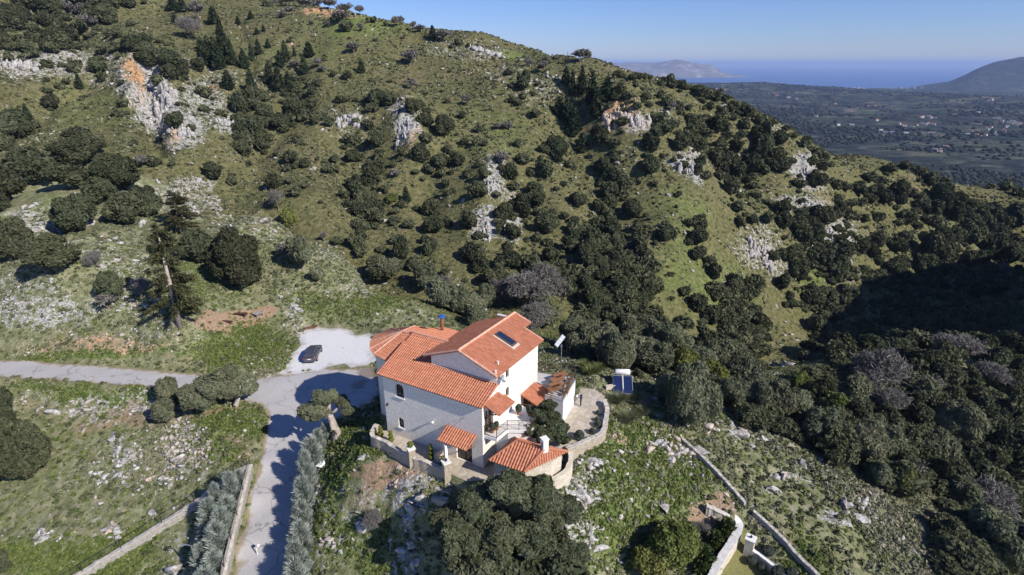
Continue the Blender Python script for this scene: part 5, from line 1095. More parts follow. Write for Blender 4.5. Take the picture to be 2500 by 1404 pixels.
house = empty("stone_house", (0, 0, 0), 0, "large pale stone villa with stepped orange tiled roofs on the knoll", "house")
W1, W2 = arch(9.38, 1.0, 1.55, 3.02), arch(9.5, .66, -1.95, -.82)
DOOR = [(1.2, -3.05), (2.95, -3.05), (2.95, -.75), (1.2, -.75)]
N1, N2 = arch(4.2, .55, 2.35, 3.35), arch(4.2, .55, 4.35, 5.32)
BD = [(.35, .45), (1.75, .45), (1.75, 2.75), (.35, 2.75)]; PD = [(7.2, -1.7), (9.2, -1.7), (9.2, .85), (7.2, .85)]
panel("front_wall", [(0, -6.5), (11.4, -6.5), (11.4, 3.52), (0, 3.52)], [W1, W2, DOOR], fr_front, M_STONE, house)
panel("right_wall", [(0, -6.5), (10.0, -6.5), (10.0, 5.62), (2.4, 5.62), (2.4, 4.55), (0, 3.52)], [N1, N2, BD, PD], fr_right, M_STONE, house)
mb = MB(); mb.add([H(11.4, 0, -6.5), H(11.4, 10, -6.5), H(11.4, 10, 4.2), H(11.4, 5.2, 5.6), H(11.4, 0, 3.52)], [(0, 1, 2, 3, 4)])
mb.add([H(11.4, 10, -6.5), H(0, 10, -6.5), H(0, 10, 4.2), H(11.4, 10, 4.2)], [(0, 1, 2, 3)])
mb.prism([H(0.02, .02, 3.45), H(11.38, .02, 3.45), H(11.38, 9.98, 3.45), H(.02, 9.98, 3.45)], [H(0.02, .02, 3.5), H(11.38, .02, 3.5), H(11.38, 9.98, 3.5), H(.02, 9.98, 3.5)]); mb.obj("rear_wall", M_STONE, house)
# the raised block
mb = MB(); mb.add([H(.0, 2.4, 3.6), H(7.3, 2.4, 3.6), H(7.3, 2.4, 5.62), H(3.75, 2.4, 6.95), H(0, 2.4, 5.62)], [(0, 1, 2, 3, 4)])
mb.add([H(0, 10, 3.6), H(7.3, 10, 3.6), H(7.3, 10, 5.62), H(3.75, 10, 6.95), H(0, 10, 5.62)], [(4, 3, 2, 1, 0)])
mb.add([H(7.3, 2.4, 3.6), H(7.3, 10, 3.6), H(7.3, 10, 5.62), H(7.3, 2.4, 5.62)], [(0, 1, 2, 3)])
mb.prism([H(2.1, 10, -2), H(7.0, 10, -2), H(7.0, 11.4, -2), H(2.1, 11.4, -2)], [H(2.1, 10, 5.5), H(7.0, 10, 5.5), H(7.0, 11.4, 5.5), H(2.1, 11.4, 5.5)]); mb.obj("raised_block", M_STONE, house)
# roofs
RZ = lambda v: 3.62 + .39 * (v + .32)
E0, E1 = H(-.16, -.32, RZ(-.32)), H(11.92, -.32, RZ(-.32))
tile_roof("front_roof", [E0, E1, H(11.92, 5.2, RZ(5.2)), H(7.34, 5.2, RZ(5.2)), H(7.34, 2.36, RZ(2.36)), H(-.16, 2.36, RZ(2.36))], (E0, E1), house)
B0, B1 = H(7.34, 10.4, 4.15), H(12.1, 10.4, 4.15); tile_roof("rear_roof", [B0, B1, H(12.1, 5.24, RZ(5.2)), H(7.34, 5.24, RZ(5.2))], (B0, B1), house)
kz, ke = 7.18, 5.58
C0, C1 = H(-.32, 2.0, ke), H(-.32, 10.5, ke); K0, K1 = H(3.8, 2.0, kz), H(3.8, 11.9, kz)
tile_roof("upper_roof", [C0, C1, H(1.9, 10.5, ke + (kz - ke) * 2.22 / 4.12), H(1.9, 11.9, ke + (kz - ke) * 2.22 / 4.12), K1, K0], (C0, C1), house)
D0, D1 = H(7.95, 2.0, ke), H(7.95, 10.9, ke); tile_roof("upper_roof", [D0, D1, K1, K0], (D0, D1), house)
AP = H(13.25, 5.2, 5.52); TE = [(11.95, 1.7), (14.6, 2.25), (15.7, 2.9), (16.85, 4.1), (17.6, 5.9), (17.2, 7.7), (15.4, 9.6), (12.1, 10.3)]; TP = [H(u, v, 3.85) for u, v in TE]
AP2 = H(11.95, 5.3, 5.45)
tile_roof("tower_roof", [TP[0], TP[1], AP, AP2], (TP[0], TP[1]), house)
for i in range(1, 6): tile_roof("tower_roof", [TP[i], TP[i + 1], AP], (TP[i], TP[i + 1]), house)
tile_roof("tower_roof", [TP[6], TP[7], AP2, AP], (TP[6], TP[7]), house)
loft("tower_wall", [(11.3, 2.1), (14.3, 2.65), (15.4, 3.3), (16.4, 4.4), (17.1, 6), (16.75, 7.5), (15.1, 9.2), (11.3, 9.9)], -7, 3.74, M_STONE, house)
mb = MB(); up_ = Vector((0, 0, .06))
mb.tube([K0 + up_, K1 + up_], .13, 8); mb.tube([C0 + up_, K0 + up_, D0 + up_], .10, 6); mb.tube([C1 + up_, H(1.9, 10.5, ke + (kz - ke) * 2.22 / 4.12) + up_], .09, 6); mb.tube([H(1.9, 11.9, ke + (kz - ke) * 2.22 / 4.12) + up_, K1 + up_], .09, 6)
mb.tube([H(-.05, 2.32, RZ(2.32)) + up_, H(7.3, 2.32, RZ(2.32)) + up_], .08, 6); mb.tube([H(7.4, 5.2, RZ(5.2)) + up_, H(12.0, 5.2, RZ(5.2)) + up_], .10, 6)
for i in (1, 2, 3, 4, 5, 6): mb.tube([TP[i] + up_, AP + up_], .10, 6)
mb.tube([AP + up_, AP2 + up_], .1, 6); mb.obj("ridge_tiles", M_RIDGE, house)
# windows and doors
def leafwin(h, frm, name, parent, dpt, mullions=1, bars=0, mat_f=M_DARKWOOD):
    a = [q[0] for q in h]; z = [q[1] for q in h]; c = (min(a) + max(a)) / 2; fr_ = MB()
    P = [frm(x, y, dpt) for x, y in h]
    gl = MB(); gl.add(P, [tuple(range(len(P)))]); 
    for i in range(len(h)):
        p, q = Vector((h[i][0], h[i][1])), Vector((h[(i + 1) % len(h)][0], h[(i + 1) % len(h)][1]))
        fr_.tube([frm(p.x, p.y, dpt - .03), frm(q.x, q.y, dpt - .03)], .055, 4)
    for k in range(mullions):
        x = min(a) + (max(a) - min(a)) * (k + 1) / (mullions + 1); fr_.tube([frm(x, min(z), dpt - .03), frm(x, max(z) - .02, dpt - .03)], .05, 4)
    for k in range(bars):
        y = min(z) + (max(z) - min(z)) * (k + 1) / (bars + 1); fr_.tube([frm(min(a), y, dpt - .03), frm(max(a), y, dpt - .03)], .03, 4)
    o = fr_.obj(name, mat_f, parent); gl.obj("pane", M_GLASS, o); return o
def sill(frm, c, w_, z, parent):
    s_ = MB(); s_.prism([frm(c - w_ / 2, z - .07, -.10), frm(c + w_ / 2, z - .07, -.10), frm(c + w_ / 2, z - .07, .26), frm(c - w_ / 2, z - .07, .26)], [frm(c - w_ / 2, z + .004, -.10), frm(c + w_ / 2, z + .004, -.10), frm(c + w_ / 2, z + .004, .26), frm(c - w_ / 2, z + .004, .26)]); s_.obj("sill", M_WHITE, parent)
o = leafwin(W1, fr_front, "window", house, .24, 1, 1); sill(fr_front, 9.38, 1.2, 1.55, o)
o = leafwin(W2, fr_front, "window", house, .24, 1, 0); sill(fr_front, 9.5, .84, -1.95, o)
o = leafwin(N1, fr_right, "window", house, .24, 0, 1); o = leafwin(N2, fr_right, "window", house, .24, 0, 1)
leafwin(DOOR, fr_front, "door", house, .24, 1, 1); leafwin(BD, fr_right, "door", house, .26, 1, 1, M_WOOD); leafwin(PD, fr_right, "door", house, .26, 2, 1, M_WOOD)
# tiled canopies on timber brackets
def canopy(wa, wb, oa, ob, zb):
    c_ = tile_roof("canopy", [oa, ob, wb, wa], (oa, ob), house)
    mb = MB()
    for w_, q in ((wa, oa), (wb, ob)):
        d = (Vector(wb) - Vector(wa)).normalized() * (.22 if w_ is wa else -.22); a = Vector(w_) + d; e = Vector(q) + d; lo = Vector((a.x, a.y, a.z - 1.15)); i_ = (e - a) * .06 + Vector((0, 0, -.2))
        mb.tube([a + i_, a + (e - a) * .95 + Vector((0, 0, -.2))], .07, 4); mb.tube([lo + i_ * .5, a + (e - a) * .8 + Vector((0, 0, -.24))], .065, 4)
    mb.obj("bracket", M_WOOD, c_)
    return c_
canopy(H(.62, -.02, .35), H(3.86, -.02, .35), H(.7, -1.6, -.33), H(3.92, -1.6, -.33), -3)
canopy(H(-.02, .15, 3.72), H(-.02, 2.62, 3.72), H(-1.68, .2, 3.08), H(-1.68, 2.78, 3.08), .5)
canopy(H(-.02, 6.62, 1.27), H(-.02, 9.4, 1.27), H(-1.86, 6.6, .58), H(-1.86, 9.55, .58), -1.6)
# skylight, flue, roof vents, lamps, dish, cables
def on_right_roof(u, v, off=.1): t = (u + .32) / 4.12; return H(u, v, ke + (kz - ke) * t + off)
def slab_on_roof(u0, u1, v0, v1, off0, off1): return [on_right_roof(u0, v0, off0), on_right_roof(u1, v0, off0), on_right_roof(u1, v1, off0), on_right_roof(u0, v1, off0)], [on_right_roof(u0, v0, off1), on_right_roof(u1, v0, off1), on_right_roof(u1, v1, off1), on_right_roof(u0, v1, off1)]
mb = MB(); mb.prism(*slab_on_roof(.75, 3.05, 6.55, 7.75, .04, .12)); flash = mb.obj("skylight_flashing", plain("lead_flashing", (.55, .47, .42), .2, 4), house)
mb = MB(); mb.prism(*slab_on_roof(.98, 2.95, 6.72, 7.62, .12, .24)); sk = mb.obj("skylight", plain("skylight_frame", (.10, .06, .045), .2, 5), house)
mb = MB(); mb.prism(*slab_on_roof(1.10, 2.85, 6.84, 7.52, .235, .262)); mb.obj("pane", M_SKYG, sk)
mb = MB(); fx = H(11.0, 8.9, 4.4); mb.tube([fx, fx + Vector((0, 0, 1.75))], .17, 10); fl = mb.obj("flue", plain("rusty_flue", (.27, .11, .055), .35, 4, .8), house)
mb = MB(); mb.tube([fx + Vector((0, 0, 1.72)), fx + Vector((0, 0, 1.84)), fx + Vector((0, 0, 2.0)), fx + Vector((0, 0, 2.08))], [.18, .40, .36, .05], 12); mb.obj("cowl", plain("blue_cowl", (.03, .10, .36), .2, 4, .4, .5), fl)
for u, v in ((.55, 3.5), (.0, 2.25)):
    mb = MB(); q = on_right_roof(u, v, .02); mb.tube([q, q + Vector((0, 0, .28)), q + Vector((0, 0, .34))], [.07, .07, .12], 8); mb.obj("roof_vent", M_WHITE, house)
mb = MB(); mb.box(H(4.6, 11.0, 7.0), (1.5, .25, .12), R(-30)); mb.obj("ridge_vent", M_WHITE, house)
def lamp(u, v, z, n_):
    mb = MB(); q = H(u, v, z); d = (H(u, v - 1, z) - H(u, v, z)) if n_ == 'f' else (H(u - 1, v, z) - H(u, v, z)); d.normalize()
    mb.tube([q, q + d * .16], .05, 6); mb.tube([q + d * .16 + Vector((0, 0, .12)), q + d * .16 + Vector((0, 0, -.14))], [.06, .11], 8); mb.obj("wall_lamp", M_BLACK, house)
lamp(11.0, 0, .35, 'f'); 
mb = MB(); q = H(5.4, -.08, .25); mb.tube([q, q + Vector((-.10, -.2, -.02)), q + Vector((-.14, -.3, -.06))], [.06, .12, .14], 10); mb.obj("floodlight", M_WHITE, house)
mb = MB(); q = H(-.02, 2.7, 5.1); d = H(-1, 2.7, 5.1) - H(0, 2.7, 5.1); mb.tube([q, q + d * .35], .03, 6); c_ = q + d * .4
for k in range(1): mb.tube([c_, c_ + d * .03 + Vector((0, 0, .02)), c_ + d * .10 + Vector((0, 0, .06))], [.03, .22, .36], 14, False)
mb.obj("satellite_dish", M_GREYMET, house)
for a_, b_ in ((H(1.9, -.05, 1.9), H(3.6, -.9, .02)), (H(-.05, 8.3, 3.0), H(-1.4, 8.3, .8)), (H(-.05, 2.7, 4.4), H(-.6, 1.9, 3.5))):
    MB().tube([a_, b_], .012, 4).obj("stay_cable", M_BLACK, house)
# balcony on the right wall
BAL = [(0, .2), (-1.3, .28), (-1.42, 1.9), (-2.3, 2.4), (-3.3, 2.95), (-3.4, 5.4), (0, 6.2)]
loft("balcony_slab", BAL, .15, .45, M_WHITE, house)
loft("balcony_wall", [(0, 2.0), (-1.40, 2.0), (-2.2, 2.5), (-3.2, 3.0), (-3.3, 5.3), (0, 6.0)], -3.6, .15, M_WHITE, house)
def railing(name, pts, h, parent, post=1.5, bal=.13, material=M_IRON, rad=.022):
    mb = MB(); pts = [Vector(p) for p in pts]; up2 = Vector((0, 0, h))
    for a, b_ in zip(pts, pts[1:]):
        L_ = (b_ - a).length; mb.tube([a + up2, b_ + up2], rad * 1.3, 5); mb.tube([a + Vector((0, 0, .1)), b_ + Vector((0, 0, .1))], rad * .8, 4); mb.tube([a + up2 * .86, b_ + up2 * .86], rad * .7, 4)
        for k in range(int(L_ / bal) + 1): p = a.lerp(b_, min(1, k * bal / L_)); mb.tube([p + Vector((0, 0, .1)), p + up2 * .88], rad * .5, 3, False)
        for k in range(max(1, round(L_ / post)) + 1): p = a.lerp(b_, k / max(1, round(L_ / post))); mb.tube([p, p + up2 * 1.04], rad * 1.5, 5)
    return mb.obj(name, material, parent)
railing("balcony_railing", [H(-.05, .26, .45), H(-1.25, .34, .45), H(-1.37, 1.92, .45), H(-2.27, 2.45, .45), H(-3.22, 3.0, .45), H(-3.3, 5.2, .45)], 1.0, house)
# terrace with white walls
TER = [(.9, 11.5), (0.02, 10.02), (0.02, 9.65), (-1.95, 9.7), (-1.95, 8.0), (-4.0, 7.9), (-3.35, 12.0), (-3.05, 12.5)]
loft("terrace_wall", [(-.0, 9.68), (-1.93, 9.72), (-1.93, 8.02), (-3.98, 7.92), (-3.33, 11.98), (-3.03, 12.45), (.85, 11.45), (0, 10.02)], -4.5, 1.02, M_WHITE, house)
loft("terrace_floor", TER, 1.02, 1.12, plain("pale_terrace_paving", (.46, .455, .45), .1, 2), house)
railing("terrace_railing", [H(.85, 11.4, 1.12), H(-3.0, 12.38, 1.12), H(-3.28, 11.95, 1.12), H(-3.9, 7.98, 1.12), H(-2.05, 8.1, 1.12)], 1.05, house, 1.4, .16)

# ------------------------------------------------------------------ the annex below the balcony
annex = empty("stone_annex", (0, 0, 0), 0, "low round-cornered stone annex with hipped tile roof and white chimney", "outbuilding")
za, zr = -.8, .48
A1, A2, A3, A4 = H(-1.45, -1.2, za), H(-4.85, -1.05, za), H(-6.75, 3.3, za), H(-3.9, 3.3, za + .35); R1, R2 = H(-2.95, 1.0, zr), H(-5.6, 1.15, zr)
A0 = H(-1.7, 2.6, za + .15)
tile_roof("front_roof", [A1, A2, R2, R1], (A1, A2), annex, .27); tile_roof("side_roof", [A0, A1, R1], (A0, A1), annex, .27); tile_roof("rear_roof", [A3, A0, R1, R2], (A3, A0), annex, .27)
tile_roof("side_roof", [A2, A3, R2], (A2, A3), annex, .27)
mb = MB(); u6 = Vector((0, 0, .05)); mb.tube([R1 + u6, R2 + u6], .11, 7); mb.tube([A1 + u6, R1 + u6], .10, 6); mb.tube([A0 + u6, R1 + u6], .1, 6); mb.tube([A2 + u6, R2 + u6, A3 + u6], .13, 7); mb.obj("ridge_tiles", M_TILE, annex)
M_ASTONE = stone_mat("pale_field_stone", (.66, .60, .50), (.50, .43, .33), (.62, .57, .48), .32, .24, .03, .22, .8)
AW = [(-1.75, -.85), (-4.75, -.7), (-5.5, .2), (-6.2, 1.3), (-6.5, 2.6), (-6.3, 3.1), (-4.0, 3.2), (-1.9, 2.5)]
mb = MB(); zt_ = [za - .06, za - .06, za - .05, za - .04, za - .04, za - .05, za, za]
mb.prism([H(u, v, -5.5) for u, v in AW], [H(u, v, z) for (u, v), z in zip(AW, zt_)]); mb.obj("wall", M_ASTONE, annex)
mb = MB(); q = H(-5.5, 1.25, .2); mb.box(q + Vector((0, 0, .55)), (.52, .52, 1.3), R(30)); ch_ = mb.obj("chimney", M_WHITE, annex)
mb = MB(); mb.box(q + Vector((0, 0, 1.24)), (.64, .64, .08), R(30)); mb.obj("chimney_cap", M_WHITE, ch_)
mb = MB()
for k in range(3): mb.box(H(-5.5, 1.25, .8 + .14 * k) + (H(0, -1, 0) - H(0, 0, 0)).normalized() * .27, (.36, .03, .06), R(30))
mb.obj("chimney_slots", M_BLACK, ch_)
# a curved apron wall of honey stone round the annex foot
def wall(name, pts, tops, zb, th, material, label, cat="wall", cap=None, group=None, loc=None):
    rw = random.Random(len(pts) + int(abs(pts[0][0]) * 10)); tops = [a + (rw.uniform(-.09, .07) if material in (M_DRY, M_RUB) else 0) for a in tops]
    P = [Vector((p[0] + rw.uniform(-.04, .04), p[1] + rw.uniform(-.04, .04), 0)) for p in pts]; n = len(P); L_, R_ = [], []
    for i in range(n):
        d = (P[min(i + 1, n - 1)] - P[max(i - 1, 0)]).normalized(); s_ = Vector((-d.y, d.x, 0)) * th / 2; L_.append(P[i] + s_); R_.append(P[i] - s_)
    mb = MB(); V = []
    for i in range(n):
        zb_ = zb[i] if isinstance(zb, (list, tuple)) else zb
        V += [(L_[i].x, L_[i].y, zb_), (R_[i].x, R_[i].y, zb_), (R_[i].x, R_[i].y, tops[i]), (L_[i].x, L_[i].y, tops[i])]
    Fc = [(0, 1, 2, 3), (4 * n - 1, 4 * n - 2, 4 * n - 3, 4 * n - 4)]
    for i in range(n - 1): Fc += [(4 * i + a, 4 * i + 4 + a, 4 * i + 4 + (a + 1) % 4, 4 * i + (a + 1) % 4) for a in range(4)]
    mb.add(V, Fc); o = mb.obj(name, material)
    bm = bmesh.new(); bm.from_mesh(o.data); bmesh.ops.recalc_face_normals(bm, faces=bm.faces); bm.to_mesh(o.data); bm.free()
    tag(o, label, cat, group)
    if cap:
        mb = MB(); V = []
        for i in range(n):
            k = 1.12
            for q in (L_[i], R_[i]): e = P[i] + (q - P[i]) * k; V.append((e.x, e.y, tops[i] + .004))
            for q in (R_[i], L_[i]): e = P[i] + (q - P[i]) * k; V.append((e.x, e.y, tops[i] + .09))
        mb.add(V, Fc); mb.obj("coping", cap, o)
    return o
def smooth(pts, k=4):
    P = [np.array(p, float) for p in pts]; out = []
    for i in range(len(P) - 1):
        a, b_, c, d = P[max(i - 1, 0)], P[i], P[i + 1], P[min(i + 2, len(P) - 1)]
        for j in range(k):
            t = j / k; out.append(.5 * (2 * b_ + (c - a) * t + (2 * a - 5 * b_ + 4 * c - d) * t * t + (3 * b_ - a - 3 * c + d) * t ** 3))
    return out + [P[-1]]
def uvz(l): return smooth([(*Hxy(u, v), z) for u, v, z in l])
q = uvz([(12.55, -.2, -2.35), (12.2, -1.2, -2.35), (11.5, -1.9, -2.38), (10.0, -1.95, -2.4), (7.95, -2.3, -2.42), (6.3, -2.4, -2.45), (4.42, -2.3, -2.5), (2.45, -2.3, -2.55)])
wall("garden_wall", q, [p[2] - .12 for p in q], -5.2, .34, M_RUB, "curved honey stone garden wall in front of the villa", "wall", M_CAP)
q = uvz([(-6.1, 13.4, -.95), (-6.35, 12.9, -.98), (-6.85, 12.2, -1.0), (-7.25, 11.1, -1.0), (-7.95, 8.8, -1.05), (-7.9, 7.8, -1.1), (-7.55, 7.0, -1.12), (-6.9, 5.8, -1.15), (-6.2, 4.4, -1.2)])
wall("parapet_wall", q, [p[2] - .18 for p in q], -5.0, .38, M_RUB, "pale stone parapet curving round the terrace path", "wall", M_CAP)
q = uvz([(-4.9, -.6, -2.3), (-6.2, .6, -2.2), (-7.0, 2.0, -2.1), (-7.0, 3.4, -1.9), (-6.6, 4.3, -1.5)])
wall("apron_wall", q, [p[2] for p in q], -6.2, .4, M_ASTONE, "low curved stone wall wrapping the annex foot", "wall")
def pier(u, v, zt, label):
    mb = MB(); c = H(u, v, 0); mb.box((c.x, c.y, (zt - 5) / 2), (.62, .62, zt + 5), R(30)); o = mb.obj("gate_pier", M_RUB); tag(o, label, "pillar", "stone piers on the garden wall")
    mb = MB(); mb.box((c.x, c.y, zt + .05), (.74, .74, .1), R(30)); mb.obj("cap", M_WHITE, o)
    mb = MB(); mb.tube([(c.x, c.y, zt + .1), (c.x, c.y, zt + .2), (c.x, c.y, zt + .34), (c.x, c.y, zt + .4)], [.08, .10, .12, .02], 8); mb.obj("lantern", M_BLACK, o)
pier(6.3, -2.42, -1.65, "square stone pier with globe lantern, middle of the garden wall"); pier(2.35, -2.35, -1.7, "square stone pier at the right end of the garden wall")
mb = MB()
for (u, v, h_) in ((4.0, -.9, -2.5), (2.9, -1.0, -2.5)): pass
q = uvz([(4.5, -.25, -2.45), (4.6, -1.1, -2.5), (3.9, -1.5, -2.5), (3.2, -1.3, -2.5)]); wall("planter_wall", q, [p[2] for p in q], -3.4, .22, M_ASTONE, "small curved stone planter left of the front door", "planter")
mb = MB(); c = H(2.95, -1.55, 0); mb.box((c.x, c.y, -1.9), (.26, .26, 2.6), R(30)); tag(mb.obj("canopy_post", M_WHITE), "white post under the front door canopy corner", "post")
# steps from the path down to the rocks in the oak's shade
for k in range(4):
    w_ = at_z(1098 - 8 * k, 1150 + 22 * k, -3.5 - .3 * k); mb = MB(); mb.box((w_[0], w_[1], -3.9 - .32 * k), (1.5, .55, 1.0), R(-20)); tag(mb.obj("stone_step", M_DRY), ["topmost", "second", "third", "lowest"][k] + " stone step in the shade left of the big oak", "step", "steps down the rocky knoll")

# ------------------------------------------------------------------ near planting
def grounded(px, py): P = ground([px], [py])[0]; return Vector((P[0], P[1], gz(P[0], P[1])))
def plant(name, kind, pos, r_, h, label, cat, group=None, seed=0, crownmesh=None, trunkmesh=None, lift=0., tr_s=None, rz=None):
    g = random.Random(seed); root = empty(name, pos, g.uniform(0, 6.28) if rz is None else rz, label, cat, group)
    c = link("crown", crownmesh, None, root); c.scale = (r_, r_, h) if kind else (r_, r_, r_); c.location = (0, 0, lift)
    if trunkmesh: t = link("trunk", trunkmesh, None, root); t.scale = tr_s or (r_, r_, r_)
    return root
# the big oak in the foreground and the garden tree
M_BIGOAK = foliage("big_oak_leaves", (.036, .046, .022), (.092, .106, .055), (.19, .20, .125), .05, .25)
BIG = [withmat(crown_mesh("crown", 501 + i, 9000, 16, .052, 1.8, spread=.66, lr=(.20, .38), inner=.25, core=.48), M_BIGOAK) for i in range(3)]
BTR = withmat(trunk_mesh(502, .62, .085, 6, .10), M_BARK)
P = grounded(1225, 1385); P.z -= .2
root = empty("oak_tree", P, 0, "very large oak filling the foreground below the annex", "oak tree"); t = link("trunk", BTR, None, root); t.scale = (3.6, 3.6, 4.6)
for k, (px, py, d_, r_) in enumerate([(1165, 1215, 0, 1.9), (1240, 1185, 0, 2.0), (1320, 1200, .5, 2.0), (1385, 1240, 1, 1.5), (1120, 1290, -1, 2.1), (1210, 1290, -1.2, 2.3), (1300, 1300, -1, 2.0), (1160, 1370, -1.5, 2.2), (1255, 1390, -2, 2.4), (1345, 1370, -1, 1.9), (1400, 1345, 0, 1.3), (1080, 1255, 0, 1.2), (1330, 1255, .5, 1.7)]):
    dq = (np.array(P) - CAM) @ FW - 2.6 + d_; q = at_d(px, py, dq); c = link("crown", BIG[k % 3], None, root); c.scale = (r_, r_, r_ * .82); c.location = Vector(q) - P - Vector((0, 0, r_ * .7)); c.rotation_euler = (0, 0, k * 1.3)
P = grounded(1300, 1480); plant("oak_tree", 1, P, 5.0, 4.4, "lower oak crown cut off by the bottom edge of the frame", "oak tree", None, 6, CROWN['o'][2][1], BTR, .8, (3, 3, 3))
M_GT = foliage("garden_tree_leaves", (.026, .038, .018), (.062, .078, .038), (.13, .145, .085), .05, .2)
GT = [withmat(crown_mesh("crown", 511 + i, 4200, 13, .075, 1.9, spread=.66, lr=(.24, .42), inner=.3, core=.45), M_GT) for i in range(2)]
q = H(-4.05, 4.35, -1.7); root = empty("garden_tree", q, 0, "dense dark garden tree between the annex roof and the stone path", "tree"); t = link("trunk", withmat(trunk_mesh(512, .9, .075, 5, .08), M_BARK), None, root); t.scale = (1.7, 1.7, 1.9)
for k, (dx, dy, dz, r_) in enumerate(((-1.1, 0, 1.6, 1.15), (.9, .2, 1.5, 1.2), (0, .6, 2.7, 1.25), (-.2, -.9, 1.5, 1.0), (1.5, -.5, .9, .75), (.3, .9, 3.6, .75))):
    c = link("crown", GT[k % 2], None, root); c.scale = (r_, r_, r_ * .9); c.location = (dx, dy, dz - r_ * .5); c.rotation_euler = (0, 0, k * 2.1)
# the old pollarded olive by the drive
OLT = MB(); OLT.tube([(0, 0, -.6), (.05, 0, .3), (-.1, .05, 1.1), (-.35, .05, 2.2), (-.5, 0, 3.0)], [.75, .55, .42, .36, .30], 10); OLT.tube([(.25, .2, -.4), (.1, .12, .7), (-.15, 0, 1.6)], [.4, .32, .25], 8)
for e, r0 in (([(-.5, 0, 2.9), (-1.0, 0, 3.5), (-1.5, -.2, 4.1), (-2.1, -.3, 4.4)], .20), ([(-.5, 0, 2.95), (-.4, .1, 3.8), (-.1, .2, 4.6)], .24), ([(-.4, 0, 2.9), (.25, -.1, 3.3), (.75, 0, 3.9), (.6, .1, 4.5)], .2), ([(-.9, 0, 3.4), (-1.4, .4, 3.7), (-2.3, .5, 4.7)], .13)): OLT.tube(e, [r0, r0 * .8, r0 * .55, r0 * .3][:len(e)], 8)
P = grounded(822, 1066); root = empty("olive_tree", P, 0, "old pollarded olive with thick twisted pale trunk beside the drive", "olive tree")
OLT.obj("trunk", M_PALEBARK, root, True)
for k, (dx, dy, dz, r_) in enumerate(((-2.0, -.2, 3.5, 1.55), (-1.2, .4, 4.6, 1.15), (.9, .2, 4.3, .95), (1.6, .0, 3.5, .8), (-.3, .3, 5.0, .85), (-2.2, .1, 2.6, .9))):
    c = link("crown", CROWN['v'][1][k % 4], None, root); c.location = (dx, dy, dz - r_ * .7); c.scale = (r_, r_, r_ * .85); c.rotation_euler = (0, 0, k)
# the wide olive at the road junction
P = grounded(568, 985); root = empty("olive_tree", P, .4, "wide old olive overhanging the road junction", "olive tree")
t = link("trunk", withmat(trunk_mesh(520, .75, .13, 5, .22), M_PALEBARK), None, root); t.scale = (2.6, 2.6, 2.8)
for k, (dx, dy, dz, r_) in enumerate(((-1.9, .4, 2.1, 1.9), (0, .8, 3.0, 1.9), (1.7, 0, 2.0, 1.7), (-.3, -.6, 2.0, 1.5), (-3.0, -.5, 1.0, 1.3))):
    c = link("crown", CROWN['v'][1][(k + 1) % 4], None, root); c.location = (dx, dy, dz - r_ * .5); c.scale = (r_, r_, r_ * .9); c.rotation_euler = (0, 0, 2 * k)
# blue cypresses along the lane
BL = [withmat(spire_mesh("crown", 600 + i, 3600, .024, 6.5, .30, .55, 1.05, 0, 0, .30), M_BLUE) for i in range(4)]
def cyp(px, py, h, r_, label, grp, k):
    e_ = .78 + .42 * ((k * 37 + px) % 11) / 10; h *= e_; r_ *= .8 + .35 * ((k * 53 + py) % 7) / 6
    P = grounded(px + (k * 29 % 7) - 3, py); root = empty("blue_cypress", P, k * 1.7, label, "cypress", grp); c = link("crown", BL[k % 4], None, root); c.scale = (r_ / .3, r_ / .3, h); t = link("trunk", POLE, None, root); t.scale = (h, h, h)
RB = [(800, 1080, 2.2), (784, 1118, 3.2), (770, 1160, 3.9), (757, 1206, 4.2), (748, 1254, 4.2), (742, 1304, 4.3), (738, 1358, 4.3), (736, 1416, 4.3), (736, 1478, 4.3), (738, 1545, 4.2)]
for k, (px, py, h) in enumerate(RB): cyp(px, py, h, .31 * h, f"feathery blue-grey cypress right of the lane, {ORD[k]} from its upper end", "blue cypresses lining the lane", k)
LB = [(590, 1188, 2.6), (572, 1225, 3.2), (560, 1268, 3.5), (549, 1312, 3.6), (538, 1358, 3.6), (527, 1408, 3.6), (516, 1462, 3.5)]
for k, (px, py, h) in enumerate(LB): cyp(px, py, h, .34 * h, f"blue-grey cypress inside the lane wall, {ORD[k]} from the wall corner", "blue cypresses lining the lane", k + 1)
LB = [(560, 1205, 2.4), (535, 1248, 3.0), (520, 1292, 3.2), (508, 1340, 3.3), (497, 1392, 3.3)]
for k, (px, py, h) in enumerate(LB): cyp(px, py, h, .34 * h, f"blue-grey cypress behind the hedge, {ORD[k]} from the wall corner", "blue cypresses lining the lane", k + 2)
# garden plants
M_TOPI = foliage("topiary_leaves", (.06, .085, .015), (.15, .17, .03), (.26, .26, .06), .1, .2)
M_GREYB = foliage("grey_shrub_leaves", (.035, .05, .035), (.085, .105, .075), (.17, .19, .14), .2, .1)
TB = withmat(crown_mesh("crown", 630, 900, 6, .11, 1.2, spread=.30, lr=(.55, .62), inner=.05, core=.86), M_TOPI)
GB = withmat(crown_mesh("crown", 631, 1600, 7, .085, 1.4, spread=.35, lr=(.5, .6), inner=.1, core=.84), M_GREYB)
DB = withmat(crown_mesh("crown", 632, 3600, 8, .055, 1.3, spread=.30, lr=(.58, .66), inner=.06, core=.88), foliage("clipped_shrub_leaves", (.03, .034, .028), (.062, .07, .055), (.12, .125, .10), .12, .1))
def topiary(u, v, z, balls, label):
    root = empty("topiary", H(u, v, z), 0, label, "topiary", "topiary shrubs inside the garden wall"); mb = MB(); mb.tube([(0, 0, -.1), (0, 0, sum(balls) * 1.6)], .03, 5); mb.obj("stem", M_BARK, root)
    zz = .05
    for r_ in balls: c = link("clipped_tier", TB, None, root); c.scale = (r_, r_, r_); c.location = (0, 0, zz); zz += r_ * 1.45
